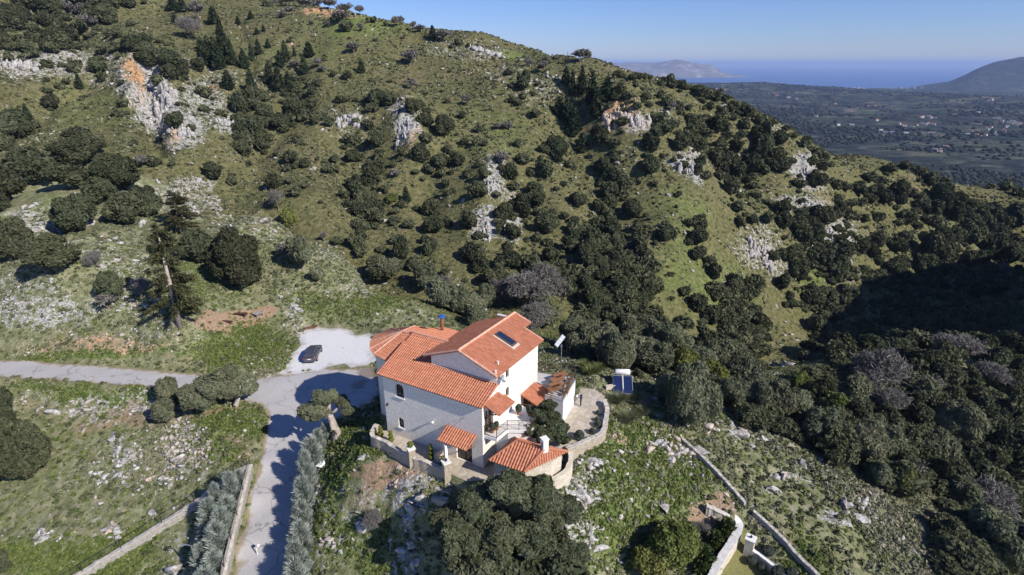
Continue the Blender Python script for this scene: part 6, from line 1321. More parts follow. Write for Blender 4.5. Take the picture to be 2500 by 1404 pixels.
topiary(11.4, -1.0, -3.05, (.34, .28, .20), "tiered yellow-green topiary at the left end of the garden wall")
topiary(9.9, -1.2, -3.05, (.34, .30, .24), "tiered topiary between the lower window and the garden wall")
topiary(6.35, -2.42, -1.55, (.36,), "round topiary ball standing on the middle stone pier")
topiary(4.9, -1.35, -3.05, (.38, .32, .26, .18), "tall tiered topiary in shade left of the door canopy")
topiary(3.25, -1.75, -3.05, (.34, .28, .20), "small tiered topiary by the right end pier")
for k, (u, v, r_, lb) in enumerate([(-6.3, 11.3, .34, "grey-green round shrub by the parapet nearest the heater"), (-6.7, 10.1, .36, "dark round shrub at the middle of the parapet path"), (-7.1, 9.3, .46, "large pale round shrub inside the parapet"), (-7.1, 8.0, .42, "dark round shrub at the parapet bend"), (-6.4, 6.6, .62, "broad grey cushion shrub at the lower parapet")]):
    root = empty("round_shrub", H(u, v, -1.64), 0, lb, "shrub", "round shrubs along the parapet"); c = link("crown", GB, None, root); c.scale = (r_, r_, r_ * .95); MB().tube([(0, 0, -.1), (0, 0, r_ * .6)], .04, 5).obj("stem", M_BARK, root)
for k, (px, py, wd, lb) in enumerate([(1872, 1358, 36, "dark clipped ball over the low white wall"), (1833, 1378, 30, "dark clipped ball on the lawn, left one"), (1858, 1394, 26, "dark clipped ball touching its left neighbour on the lawn"), (1896, 1412, 42, "dark clipped ball at the bottom edge by the white fence"), (1928, 1412, 36, "dark clipped ball outside the fence at the bottom edge"), (1866, 1416, 20, "smallest dark clipped ball at the bottom edge")]):
    P = grounded(px, py); d = (np.array(P) - CAM) @ FW; r_ = wd / 2 * d / F; root = empty("clipped_shrub", P, 0, lb, "shrub", "clipped shrubs on the lower lawn"); c = link("crown", DB, None, root); c.scale = (r_, r_, r_ * .92); c.location = (0, 0, .35 * r_); MB().tube([(0, 0, -.1), (0, 0, r_)], .05, 5).obj("trunk", M_BARK, root)
CS = withmat(spire_mesh("crown", 640, 3000, .07, 2.6, .42, .6, .35, 6, 6, .5), foliage("garden_conifer_leaves", (.022, .034, .01), (.06, .08, .022), (.12, .14, .05), .1, .15))
for px, py, wd, lb in [(1768, 1312, 52, "green garden conifer nearest the wall corner"), (1742, 1338, 46, "green garden conifer in the middle of three by the wall"), (1712, 1392, 66, "green garden conifer at the lower end of the white wall")]:
    P = grounded(px, py); d = (np.array(P) - CAM) @ FW; r_ = wd / 2 * d / F; root = empty("garden_conifer", P, 0, lb, "conifer", "garden conifers beside the white wall"); c = link("crown", CS, None, root); c.scale = (r_ / .42, r_ / .42, r_ * 2.3); t = link("trunk", POLE, None, root); t.scale = (1.5, 1.5, r_ * 2)
# feathery grass clumps and strap-leaved plants by the heater
def blades(name, seed, n, L_, mat_, spread=.9, wd=.012):
    g = np.random.default_rng(seed); th = g.random(n) * 6.28; lean = spread * np.sqrt(g.random(n)); ln = L_ * (.6 + .5 * g.random(n)); V = []; seg = 4
    r0 = .18 * g.random(n) * L_; side = np.stack([-np.sin(th), np.cos(th), np.zeros(n)], 1)
    for j in range(seg + 1):
        t = j / seg; r_ = r0 + lean * ln * t ** 1.7 * .75; z = ln * (t - .42 * lean * t ** 2.2)
        c = np.stack([np.cos(th) * r_, np.sin(th) * r_, z], 1); wv = wd * (1 - .85 * t) + .001; V += [c - side * wv, c + side * wv]
    V = np.stack(V, 1); Fq = np.concatenate([np.stack([np.arange(n) * 2 * (seg + 1) + 2 * j + k for k in (0, 1, 3, 2)], 1) for j in range(seg)])
    return withmat(np_mesh(name, V.reshape(-1, 3), [Fq], False, {"tone": np.repeat(g.random(n), 2 * (seg + 1))}), mat_)
M_PAMP = foliage("feather_grass_blades", (.07, .095, .04), (.16, .18, .085), (.30, .29, .17), .1, .3)
for px, py, s_, lb in [(1508, 985, 1.5, "tall feathery grass clump in front of the solar heater"), (1545, 985, 1.35, "feathery grass clump right below the solar panels"), (1530, 1035, 1.7, "largest feathery grass clump on the slope below the heater"), (1565, 1015, 1.3, "feathery grass clump right of the largest one")]:
    P = grounded(px, py); o = link("feather_grass", blades("feather_grass", px, 900, 1.6 * s_ / 1.5, M_PAMP, 1.0, .018)); o.location = P; tag(o, lb, "grass clump", "feathery grass clumps below the heater")
M_STRAP = foliage("strap_leaves", (.06, .085, .02), (.14, .17, .05), (.27, .28, .12), .1, .25)
for px, py, s_, lb in [(1440, 918, 1.1, "spiky strap-leaved plants behind the person"), (1458, 912, 1.0, "spiky strap-leaved plants beside the solar heater"), (1425, 905, 1.0, "spiky strap-leaved plants at the terrace corner")]:
    P = grounded(px, py); o = link("strap_plant", blades("strap_plant", px, 260, 1.5 * s_, M_STRAP, .9, .04)); o.location = P; tag(o, lb, "plant", "strap-leaved plants behind the terrace")
# bare shrubs on the rocks
for px, py, r_, lb, k in [(925, 1280, 1.3, "leafless grey shrub on the rocky knoll", 0), (1715, 1300, 1.0, "leafless shrub in the garden plot", 1), (372, 955, .5, "thin dead shrub at the road edge", 2)]:
    P = grounded(px, py); root = empty("bare_shrub", P, 0, lb, "shrub"); c = link("branches", BARE[k][0], None, root); c.scale = (r_,) * 3; t = link("trunk", BARE[k][1], None, root); t.scale = (r_,) * 3
MBUSH = CROWN['k'][1][0]
for px, py, r_, lb in [(1290, 1000, 0, ""), (1232, 1018, .5, "potted shrub on the balcony corner")]:
    if not r_: continue
M_POT = plain("terracotta_pot", (.36, .16, .08), .2, 5)
for u, v, z, r_, lb in [(-.45, .9, .45, .34, "potted plant at the front of the balcony"), (-.5, 1.5, .45, .3, "potted plant beside the balcony door"), (-1.0, 4.6, .45, .42, "potted shrub against the sunny right wall"), (-1.9, 5.0, .45, .38, "potted shrub by the canopy post")]:
    root = empty("potted_plant", H(u, v, z), 0, lb, "potted plant", "potted plants on the balcony"); MB().tube([(0, 0, 0), (0, 0, .32)], [.16, .22], 10).obj("pot", M_POT, root); c = link("foliage", GB, None, root); c.scale = (r_, r_, r_ * 1.3); c.location = (0, 0, .3)

# ------------------------------------------------------------------ walls and fences of the plots
def pxs(l, n=3): return smooth([tuple(at_z(a, b_, z)[:2]) + (z,) for a, b_, z in l], n)
def gpts(l, h, n=6):
    out = []
    for a, b_ in l: P = grounded(a, b_); out.append((P.x, P.y, P.z + h))
    return smooth(out, n)
q = gpts([(622, 1150), (606, 1215), (592, 1275), (578, 1335), (562, 1404), (548, 1480)], .9); q = [(p[0] - .35, p[1], p[2]) for p in q]
wall("lane_wall", q, [p[2] for p in q], [p[2] - 2.4 for p in q], .5, M_DRY, "long pale stone wall along the left side of the lane", "wall", M_CAP)
lw = q
q2 = gpts([(606, 1152), (560, 1180), (520, 1208), (478, 1240), (400, 1292), (300, 1352), (207, 1410), (100, 1480)], .75)
wall("field_wall", q2, [p[2] for p in q2], [p[2] - 2.2 for p in q2], .45, M_DRY, "diagonal stone wall below the field at lower left", "wall", M_CAP)
def wire_fence(name, pts, h, label, step=1):
    root = empty(name, pts[0], 0, label, "fence"); o0 = Vector(pts[0]); mb = MB()
    P = [Vector(p) - o0 for p in pts]
    for a, b_ in zip(P, P[1:]):
        for hh in (.25, .5, .75, 1.0): mb.tube([a + Vector((0, 0, h * hh)), b_ + Vector((0, 0, h * hh))], .012 if hh < 1 else .03, 4, False)
    mb.obj("wires", M_BLACK, root)
    for p in P[::step]: MB().tube([p, p + Vector((0, 0, h * 1.05))], .035, 6).obj("post", M_BLACK, root)
wire_fence("wire_fence", [p for p in q2], 1.0, "dark post and wire fence standing on the diagonal field wall", 6)
wire_fence("wire_fence", [p for p in lw], .8, "dark railing on top of the lane wall", 6)
q = gpts([(1664, 1078), (1700, 1112), (1760, 1172), (1818, 1238)], .55); wall("boundary_wall", q, [p[2] for p in q], [p[2] - 2.2 for p in q], .34, M_DRY, "upper length of the straight grey boundary wall on the right slope", "wall")
q = gpts([(1838, 1258), (1900, 1314), (1960, 1378), (2030, 1450)], .55); wall("boundary_wall", q, [p[2] for p in q], [p[2] - 2.2 for p in q], .34, M_DRY, "lower length of the straight grey boundary wall, past the gap", "wall")
q = gpts([(1722, 1252), (1750, 1266), (1780, 1282)], .9); wall("plot_wall", q, [p[2] for p in q], [p[2] - 1.8 for p in q], .45, M_ASTONE, "short stone wall at the top of the garden plot", "wall", M_CAP)
q = gpts([(1790, 1290), (1800, 1310), (1790, 1336), (1772, 1366), (1752, 1396), (1735, 1430), (1715, 1470)], 1.3); wall("plot_wall", q, [p[2] for p in q], [p[2] - 2.6 for p in q], .6, M_ASTONE, "curved bright stone wall between garden plot and lower lawn", "wall", plain("pale_coping", (.60, .585, .56), .2, 3, .9))
P = grounded(1826, 1352); root = empty("gate_pillar", P, R(-35), "square white-capped stone pillar at the corner of the lower lawn", "pillar"); MB().box((0, 0, .8), (.75, .75, 2.0)).obj("shaft", M_ASTONE, root); MB().box((0, 0, 1.86), (.9, .9, .12)).obj("cap", M_WHITE, root); MB().tube([(0, 0, 1.9), (0, 0, 2.05), (0, 0, 2.25)], [.05, .12, .02], 8).obj("lantern", M_BLACK, root)
q = gpts([(1834, 1358), (1856, 1372), (1880, 1392), (1910, 1414), (1950, 1445)], .75); wall("lawn_wall", q, [p[2] for p in q], [p[2] - 1.4 for p in q], .35, M_ASTONE, "low stone wall with white rails beside the lower lawn", "wall", M_WHITE)
q = gpts([(1846, 1360), (1872, 1378), (1910, 1404), (1950, 1436)], .1); wire_fence("rail_fence", q, 1.0, "thin dark rail fence outside the low lawn wall", 6)
P = grounded(488, 1412); root = empty("lamp_post", P, 0, "slim grey lamp post beside the lower hedge", "lamp post"); MB().tube([(0, 0, -.2), (0, 0, 4.2)], [.09, .06], 8).obj("pole", M_GREYMET, root); MB().tube([(0, 0, 4.15), (-.5, 0, 4.3), (-.9, -.1, 4.25)], [.04, .04, .09], 6).obj("lamp_head", M_GREYMET, root)
P = grounded(642, 1352); root = empty("wall_light", P, 0, "small white lamp on the lane wall", "lamp"); MB().tube([(-.55, 0, -.1), (-.5, 0, 1.0)], .05, 6).obj("bracket", M_WHITE, root); mb = MB(); mb.blob((-.3, 0, 1.05), (.17, .17, .15), 1, .03, 2); mb.obj("globe", M_WHITE, root)

# ------------------------------------------------------------------ things about the place
# solar water heater
P = grounded(1519, 958); P = Vector((P.x, P.y, P.z)); root = empty("solar_heater", P, R(-3), "solar water heater with two blue panels and white tank", "water heater")
tl = Matrix.Rotation(R(42), 3, 'X')
for sx_ in (-.56, .56):
    mb = MB(); mb.box((sx_, .0, 1.0), (1.06, 2.1, .09), M=tl); pn = mb.obj("panel_frame", M_GREYMET, root); mb = MB(); mb.box((sx_, -.035, 1.045), (.96, 2.0, .05), M=tl); mb.obj("panel_glass", M_PAN, pn)
mb = MB(); mb.tube([(-.82, .85, 2.15), (-.78, .85, 2.15), (.78, .85, 2.15), (.82, .85, 2.15)], [.26, .32, .32, .26], 18); tk = mb.obj("tank", M_WHITE, root, True)
for a_ in (-.9, .9): MB().tube([(a_, .9, 0), (a_ * .8, .85, 1.9)], .04, 5).obj("support_leg", M_GREYMET, root)
MB().tube([(0, .72, 1.9), (0, .3, 1.6), (0, -.5, .75)], .045, 6).obj("pipe", M_WHITE, root)
def lettering(txt, size, loc, rot, material, parent, ext=.004):
    cu = bpy.data.curves.new("lettering", 'FONT'); cu.body = txt; cu.size = size; cu.extrude = ext; cu.align_x = 'CENTER'
    t_ = bpy.data.objects.new("tmp", cu); COL.objects.link(t_); dg = bpy.context.evaluated_depsgraph_get(); me = bpy.data.meshes.new_from_object(t_.evaluated_get(dg)); bpy.data.objects.remove(t_)
    o = link("lettering", me, material, parent); o.location = loc; o.rotation_euler = rot; return o
M_PINK = plain("pink_lettering", (.55, .02, .16), .05, 3)
lettering("best", .30, (-.18, .51, 2.16), (R(62), 0, 0), M_PINK, tk); lettering("sun", .14, (.26, .51, 2.16), (R(62), 0, 0), M_PINK, tk)
mb = MB(); mb.box((P.x - 1.4, P.y - .1, P.z + .35), (1.1, .35, 1.3), R(15)); tag(mb.obj("heater_wall", M_ASTONE), "short stone wall stub left of the solar panels", "wall")
# solar street lamp
P = grounded(1369, 905); root = empty("solar_lamp", P, R(-20), "solar street lamp with tilted panel rising behind the terrace railing", "street lamp")
MB().tube([(0, 0, -.3), (0, 0, 3.4)], [.07, .05], 8).obj("pole", M_GREYMET, root); mb = MB(); mb.box((-.25, .1, 3.75), (.5, 1.9, .06), M=Matrix.Rotation(R(38), 3, 'Y') @ Matrix.Rotation(R(22), 3, 'X')); sp = mb.obj("solar_panel", M_GREYMET, root)
mb = MB()
for k in range(4): mb.box(Matrix.Rotation(0, 3, 'Z') @ Vector((-.25, .1, 3.75)) + Matrix.Rotation(R(38), 3, 'Y') @ Matrix.Rotation(R(22), 3, 'X') @ Vector((0, -.68 + .45 * k, .04)), (.38, .36, .02), M=Matrix.Rotation(R(38), 3, 'Y') @ Matrix.Rotation(R(22), 3, 'X'))
mb.obj("cells", plain("pale_cells", (.42, .45, .48), .1, 3, .3), sp); MB().tube([(0, 0, 3.3), (.1, -.5, 3.4)], [.05, .12], 6).obj("lamp_head", M_GREYMET, root)
# wooden tables and chairs on the terrace
def terrace_table(u, v, label):
    root = empty("wooden_table", H(u, v, 1.12), R(30), label, "table", "wooden tables on the terrace")
    mb = MB()
    for k in range(6): mb.box((0, -.36 + .145 * k, .73), (1.5, .125, .045))
    mb.obj("tabletop", plain("table_wood", (.24, .115, .06), .25, 5), root)
    for a in (-.66, .66):
        for b_ in (-.33, .33): MB().box((a, b_, .35), (.07, .07, .71)).obj("leg", M_WOOD, root)
def terrace_chair(u, v, rz, label):
    root = empty("terrace_chair", H(u, v, 1.12), rz, label, "chair", "brown slatted chairs on the terrace")
    mb = MB()
    for k in range(4): mb.box((0, -.17 + .115 * k, .45), (.44, .09, .03))
    mb.obj("seat", M_WOOD, root); mb = MB()
    for k in range(4): mb.box((-.18 + .12 * k, .22, .72), (.06, .03, .48))
    mb.tube([(-.22, .22, .93), (.22, .22, .93)], .025, 5); mb.obj("backrest", M_WOOD, root)
    for a in (-.2, .2):
        for b_ in (-.2, .2): MB().tube([(a, b_, 0), (a, b_, .45)], .02, 5).obj("leg", M_IRON, root)
for k, (u, v) in enumerate([(-2.0, 11.1), (-2.15, 10.2), (-2.55, 9.2), (-2.75, 8.5)]):
    terrace_table(u, v, ["wooden table at the far end of the terrace", "wooden table second from the far railing", "wooden table beside the canopy roof", "wooden table nearest the garden tree"][k])
    for j, du in enumerate((-.85, -1.15 + .1 * k)):
        if j == 0: terrace_chair(u + du - .2, v + .1, R(-60), ["brown chair right of the far table", "brown chair right of the second table", "brown chair right of the table beside the canopy", "brown chair right of the nearest table"][k])
# person on the path
def person():
    root = empty("person", H(-4.15, 11.75, -1.62), R(75), "standing person in navy clothes holding a white bundle, on the stone path", "person")
    J = {"pel": (0, 0, .95), "sp": (0, -.01, 1.15), "ch": (0, -.01, 1.35), "nk": (0, .0, 1.5), "hd": (0, .03, 1.62), "tp": (0, .02, 1.74)}
    vs_, ed, rd = [], [], []
    def v(p, r_): vs_.append(p); rd.append(r_); return len(vs_) - 1
    a = v((0, 0, .95), .15); b_ = v((0, -.01, 1.18), .14); c = v((0, 0, 1.38), .165); n_ = v((0, .01, 1.50), .058); h1 = v((0, .03, 1.60), .09); h2 = v((0, .025, 1.70), .088)
    ed += [(a, b_), (b_, c), (c, n_), (n_, h1), (h1, h2)]
    for s in (-1, 1):
        hip = v((.10 * s, 0, .88), .098); kn = v((.11 * s, .02, .48), .068); an = v((.11 * s, -.01, .08), .045); to = v((.12 * s, .16, .035), .04); ed += [(a, hip), (hip, kn), (kn, an), (an, to)]
        sh = v((.21 * s, 0, 1.40), .066); el = v((.27 * s, .04, 1.13), .048); wr = v((.12 * s, .27, 1.16), .034); pl = v((.07 * s, .33, 1.17), .034); ed += [(c, sh), (sh, el), (el, wr), (wr, pl)]
        for q, (dx, dz, ln) in enumerate(((.0, .035, .075), (.0, .012, .085), (.0, -.012, .08), (.0, -.034, .065))):
            f1 = v((.07 * s - .015 * s, .36, 1.17 + dz), .010); f2 = v((.07 * s - .045 * s, .36 + ln * .3, 1.17 + dz), .009); f3 = v((.07 * s - .06 * s, .345 + ln * .2, 1.17 + dz), .007); ed += [(pl, f1), (f1, f2), (f2, f3)]
        t1 = v((.085 * s, .335, 1.215), .011); t2 = v((.055 * s, .37, 1.235), .009); ed += [(pl, t1), (t1, t2)]
    me = bpy.data.meshes.new("body"); me.from_pydata(vs_, ed, []); o = bpy.data.objects.new("body", me); COL.objects.link(o)
    md = o.modifiers.new("skin", 'SKIN')
    for i, r_ in enumerate(rd): me.skin_vertices[0].data[i].radius = (r_, r_)
    me.skin_vertices[0].data[0].use_root = True; o.modifiers.new("sub", 'SUBSURF').levels = 1
    dg = bpy.context.evaluated_depsgraph_get(); m2 = bpy.data.meshes.new_from_object(o.evaluated_get(dg)); bpy.data.objects.remove(o)
    m2.name = "body"; b2 = link("body", m2, None, root)
    m2.materials.clear()
    for mm in (plain("skin", (.48, .27, .20), .08, 9, .6), plain("navy_cloth", (.018, .022, .045), .25, 9, .9), plain("white_shoe", (.6, .6, .6), .05, 5)): m2.materials.append(mm)
    for p in m2.polygons:
        z = p.center.z; y = p.center.y; p.use_smooth = True
        p.material_index = 0 if z > 1.485 or (y > .27 and .9 < z < 1.3) else 2 if z < .075 else 1
    mb = MB(); mb.blob((0, .015, 1.70), (.098, .105, .085), 3, .06, 2); mb.obj("hair", plain("grey_hair", (.25, .23, .22), .2, 9), root)
    mb = MB()
    for s in (-1, 1): mb.blob((.033 * s, .112, 1.645), (.012, .008, .009), 2, .02, 1)
    mb.obj("eyes", M_BLACK, root); mb = MB(); mb.blob((0, .125, 1.61), (.014, .02, .025), 4, .05, 1); mb.blob((0, .112, 1.565), (.028, .01, .007), 5, .05, 1); mb.obj("nose_and_mouth", plain("lip", (.42, .2, .16), .05, 5), root)
    mb = MB(); mb.blob((0, .40, 1.18), (.17, .13, .12), 8, .25, 2); tb = mb.obj("white_bundle", plain("white_cloth", (.72, .72, .70), .08, 6)); tb.matrix_world = Matrix.Translation(root.location) @ Matrix.Rotation(R(75), 4, 'Z'); tag(tb, "white cloth bundle held by the person on the path", "bundle")
person()
# grey estate car on the gravel
def car():
    rear = at_z(756, 888, -7.65); fr_ = at_z(776, 847, -7.6); ang = math.atan2(fr_[1] - rear[1], fr_[0] - rear[0]); ln = 4.55
    c = Vector((rear[0] + math.cos(ang) * ln / 2, rear[1] + math.sin(ang) * ln / 2, 0)); c.z = float(Z([c.x], [c.y], False)[0]) + .05
    root = empty("parked_car", c, ang - math.pi / 2, "blue-grey estate car parked on the white gravel", "car")
    m, N, L, b = mat("silver_paint", .28, .5, .65); b.inputs["Base Color"].default_value = (.13, .14, .17, 1); fl = nz(N, L, 60, 2, objc(N)); L.new(ramp(N, L, fl, [(.3, (.11, .12, .15)), (.7, (.16, .17, .205))]), b.inputs["Base Color"])
    # cross-sections along y (rear to front): half width, sill, waist, top half width, top
    S = [(-2.27, .70, .42, .80, .66, .88), (-2.22, .84, .30, .86, .74, .98), (-1.95, .90, .27, .90, .78, 1.05), (-1.4, .91, .26, .92, .80, 1.04), (0, .92, .25, .92, .80, 1.02), (.85, .92, .25, .92, .80, 1.0), (1.35, .91, .26, .84, .78, .97), (1.9, .87, .28, .80, .70, .86), (2.2, .76, .32, .66, .58, .72), (2.28, .60, .40, .58, .44, .62)]
    V, Fc = [], []
    for y, hw, z0, z1, tw, zt in S: V += [(-hw * .9, y, z0), (-hw, y, (z0 + z1) / 2), (-hw, y, z1), (-tw, y, zt), (tw, y, zt), (hw, y, z1), (hw, y, (z0 + z1) / 2), (hw * .9, y, z0)]
    n = 8
    for i in range(len(S) - 1): Fc += [(i * n + k, (i + 1) * n + k, (i + 1) * n + (k + 1) % n, i * n + (k + 1) % n) for k in range(n)]
    Fc += [tuple(range(n)), tuple(range(len(S) * n - 1, len(S) * n - n - 1, -1))]
    me = bpy.data.meshes.new("body"); me.from_pydata(V, [], Fc); bm = bmesh.new(); bm.from_mesh(me); bmesh.ops.recalc_face_normals(bm, faces=bm.faces); bmesh.ops.bevel(bm, geom=bm.edges[:], offset=.03, segments=2, affect='EDGES'); bm.to_mesh(me); bm.free()
    for p in me.polygons: p.use_smooth = True
    link("body", me, m, root)
    G_ = [(-2.12, .76, 1.0, .62, 1.36), (-1.75, .79, 1.02, .62, 1.47), (-.4, .80, 1.0, .64, 1.50), (.35, .80, .99, .62, 1.44), (1.15, .78, .96, .66, 1.02)]
    V, Fc = [], []
    for y, hw, z0, tw, zt in G_: V += [(-hw, y, z0 - .03), (-tw, y, zt), (tw, y, zt), (hw, y, z0 - .03)]
    for i in range(len(G_) - 1): Fc += [(i * 4 + k, i * 4 + 4 + k, i * 4 + 5 + k, i * 4 + 1 + k) for k in range(3)]
    Fc += [(0, 1, 2, 3), (19, 18, 17, 16)]
    me = bpy.data.meshes.new("cabin"); me.from_pydata(V, [], Fc); bm = bmesh.new(); bm.from_mesh(me); bmesh.ops.recalc_face_normals(bm, faces=bm.faces); bmesh.ops.bevel(bm, geom=bm.edges[:], offset=.04, segments=2, affect='EDGES'); bm.to_mesh(me); bm.free()
    link("roof_and_pillars", me, m, root)
    mb = MB(); mb.add([(-.60, -2.165, 1.03), (.60, -2.165, 1.03), (.54, -1.80, 1.44), (-.54, -1.80, 1.44)], [(0, 1, 2, 3)]); mb.v = [(x, y - .012, z + .014) for x, y, z in mb.v]; mb.obj("rear_window", M_GLASS, root)
    mb = MB(); mb.add([(-.64, 1.12, 1.04), (.64, 1.12, 1.04), (.56, .42, 1.42), (-.56, .42, 1.42)], [(0, 1, 2, 3)]); mb.v = [(x, y + .03, z + .03) for x, y, z in mb.v]; mb.obj("windscreen", M_GLASS, root)
    for s in (-1, 1):
        for y0, y1, k in ((-1.85, -1.15, 0), (-1.05, -.25, 1), (-.15, .72, 2)):
            mb = MB(); mb.add([(s * .803, y0, 1.05), (s * .803, y1, 1.04), (s * .672, y1 - (.38 if k == 2 else .04), 1.40), (s * .655, y0 + (.14 if k == 0 else .04), 1.41)], [(0, 1, 2, 3)]); mb.v = [(x + s * .012, y, z) for x, y, z in mb.v]; mb.obj("side_window", M_GLASS, root)
        MB().box((s * .98, .62, 1.02), (.14, .20, .13)).obj("mirror", m, root)
        MB().box((s * .70, -2.26, .86), (.30, .06, .15)).obj("tail_light", plain("red_lens", (.35, .01, .012), .1, 5, .2), root); MB().box((s * .60, 2.16, .66), (.30, .08, .12)).obj("headlight", plain("clear_lens", (.6, .62, .65), .1, 5, .1), root)
        for y in (-1.38, 1.36):
            mb = MB(); mb.tube([(s * .74, y, .33), (s * .93, y, .33)], .33, 22); wh = mb.obj("wheel", plain("tyre_rubber", (.016, .016, .017), .2, 9, .9), root); mb = MB(); mb.tube([(s * .90, y, .33), (s * .945, y, .33)], [.21, .20], 14); mb.obj("rim", M_GREYMET, wh)
    MB().box((0, -2.29, .72), (.50, .02, .11)).obj("number_plate", M_WHITE, root); MB().box((0, -2.26, .40), (1.45, .08, .14)).obj("bumper", m, root)
    MB().tube([(-.58, -1.5, 1.52), (-.58, .1, 1.52)], .02, 5).obj("roof_rail", M_GREYMET, root); MB().tube([(.58, -1.5, 1.52), (.58, .1, 1.52)], .02, 5).obj("roof_rail", M_GREYMET, root)
car()
# benches on the dirt clearing, timber, bag
P = grounded(586, 772); root = empty("wooden_bench", P, R(3), "long dark wooden bench on the dirt clearing", "bench"); mb = MB()
for k in range(4): mb.box((0, -.2 + .13 * k, .46), (2.0, .11, .05))
mb.obj("seat", M_DARKWOOD, root)
for a in (-.8, .8): MB().box((a, 0, .2), (.10, .45, .46)).obj("leg", M_DARKWOOD, root)
MB().box((0, .42, .25), (2.0, .06, .4)).obj("backrest", M_DARKWOOD, root)
P = grounded(553, 787); mb = MB(); mb.tube([(P.x - .95, P.y + .1, P.z + .16), (P.x + .95, P.y - .1, P.z + .16)], .17, 8); tag(mb.obj("log", M_DARKWOOD), "dark round log lying on the dirt clearing", "log")
P = grounded(631, 772); root = empty("pallet_table", P, R(60), "low grey slatted pallet table on the dirt clearing", "table"); mb = MB()
for k in range(5): mb.box((0, -.5 + .25 * k, .52), (1.3, .17, .05))
gw = plain("weathered_wood", (.28, .26, .25), .3, 6); mb.obj("top", gw, root)
for a in (-.5, .5):
    for b_ in (-.45, .45): MB().box((a, b_, .24), (.1, .1, .52)).obj("leg", gw, root)
P = grounded(755, 799); root = empty("timber_pile", P, R(38), "pile of old planks and scrap at the edge of the gravel", "timber pile")
g = random.Random(4)
for k in range(9): MB().box((g.uniform(-.4, .4), g.uniform(-.7, .7), .08 + .07 * (k // 3)), (g.uniform(1.6, 2.8), .16, .07), g.uniform(-.25, .25)).obj("plank", (M_WOOD, M_DARKWOOD, gw)[k % 3], root)
P = grounded(790, 1134); g = np.random.default_rng(9); V, Fq = ico(3); V = V * np.array([.85, .55, .16]) * (1 + .5 * (ridge(V[:, 0] * 2, V[:, 1] * 2 + V[:, 2], 1.0, 3, 1) - .6))[:, None]
o = link("plastic_sheet", withmat(np_mesh("plastic_sheet", V, [Fq]), plain("white_plastic", (.75, .75, .77), .06, 3, .5))); o.location = P + Vector((0, 0, .22)); o.rotation_euler = (.25, .1, .5); tag(o, "crumpled white plastic sheet on the grass by the cypresses", "plastic sheet")
P = grounded(1368, 1150); tag(MB().tube([(P.x, P.y, P.z - .2), (P.x + .1, P.y, P.z + 1.9)], .06, 6).obj("wooden_post", gw), "thin leaning wooden post right of the annex", "post")

# ------------------------------------------------------------------ far houses
fh = []
def farm_house(w_, d, h, roof, name="far_house"):
    mb = MB(); mb.prism([(-w_ / 2, -d / 2, -2), (w_ / 2, -d / 2, -2), (w_ / 2, d / 2, -2), (-w_ / 2, d / 2, -2)], [(-w_ / 2, -d / 2, h), (w_ / 2, -d / 2, h), (w_ / 2, d / 2, h), (-w_ / 2, d / 2, h)]); nf = len(mb.f)
    if roof == 'g':
        e = .4; mb.add([(-w_ / 2 - e, -d / 2 - e, h - .1), (w_ / 2 + e, -d / 2 - e, h - .1), (w_ / 2 + e, d / 2 + e, h - .1), (-w_ / 2 - e, d / 2 + e, h - .1), (-w_ / 2 - e, 0, h + d * .28), (w_ / 2 + e, 0, h + d * .28)], [(0, 1, 5, 4), (2, 3, 4, 5), (0, 4, 3), (1, 2, 5), (3, 2, 1, 0)])
    else: mb.prism([(-w_ / 2 - .2, -d / 2 - .2, h + .02), (w_ / 2 + .2, -d / 2 - .2, h + .02), (w_ / 2 + .2, d / 2 + .2, h + .02), (-w_ / 2 - .2, d / 2 + .2, h + .02)], [(-w_ / 2 - .2, -d / 2 - .2, h + .5), (w_ / 2 + .2, -d / 2 - .2, h + .5), (w_ / 2 + .2, d / 2 + .2, h + .5), (-w_ / 2 - .2, d / 2 + .2, h + .5)])
    n1 = len(mb.f)
    for k in range(3): mb.box((-w_ * .3 + w_ * .3 * k, -d / 2 - .03, h * .55), (1.2, .06, 1.4))
    me = mb.mesh(name)
    for i, p in enumerate(me.polygons): p.material_index = 0 if i < nf else 1 if i < n1 else 2
    return me
M_FW, M_FT, M_FG = plain("far_house_wall", (.60, .585, .55), .05, .1), plain("far_house_tiles", (.42, .17, .10), .1, .1), plain("far_house_window", (.05, .05, .06), .1, 1)
FHM = [farm_house(12, 9, 5.5, 'g'), farm_house(15, 10, 6, 'f'), farm_house(9, 8, 3.6, 'g'), farm_house(20, 9, 4, 'f')]
for i, me in enumerate(FHM):
    for m_ in (M_FW, M_FT if i % 2 == 0 else M_FW, M_FG): me.materials.append(m_)
HOUSES = "1992 286 1;2046 307 1;2119 261 2;2137 262 0;2141 296 0;2079 306 3;2083 324 2;2150 320 1;2162 324 3;2178 324 3;2195 305 0;2203 308 2;2210 310 0;2226 312 3;2247 288 2;2252 288 0;2267 287 1;2274 290 0;2284 291 2;2250 304 0;2258 306 1;2266 303 0;2275 304 2;2280 306 0;2212 326 3;2276 326 3;2268 327 2;2328 282 3;2354 272 2;2387 277 1;2374 323 2;2384 332 0;2396 335 2;2406 332 0;2415 319 1;2408 314 2;2425 324 3;2430 290 3;2439 291 1;2446 298 0;2462 301 1;2470 303 2;2480 302 1;2490 304 0;2455 312 2;2451 320 0;2452 324 1;2420 312 2;2366 332 1;2430 331 1;2360 330 3;2278 368 0;2284 369 1;2290 371 2;2306 360 1;2312 362 0;2322 362 2;2296 372 0;1750 219 2;1762 221 0;1770 221 2;1898 236 0;1894 235 2;1925 239 3;1945 243 2;2039 256 2;2413 247 2;2420 246 0;2376 220 1;1792 201 2;2458 311 1;2300 367 3;2199 325 1;2240 307 2;2332 281 2;2482 309 0;2472 297 3"
SZ = ["small", "low", "tiny", "long"]
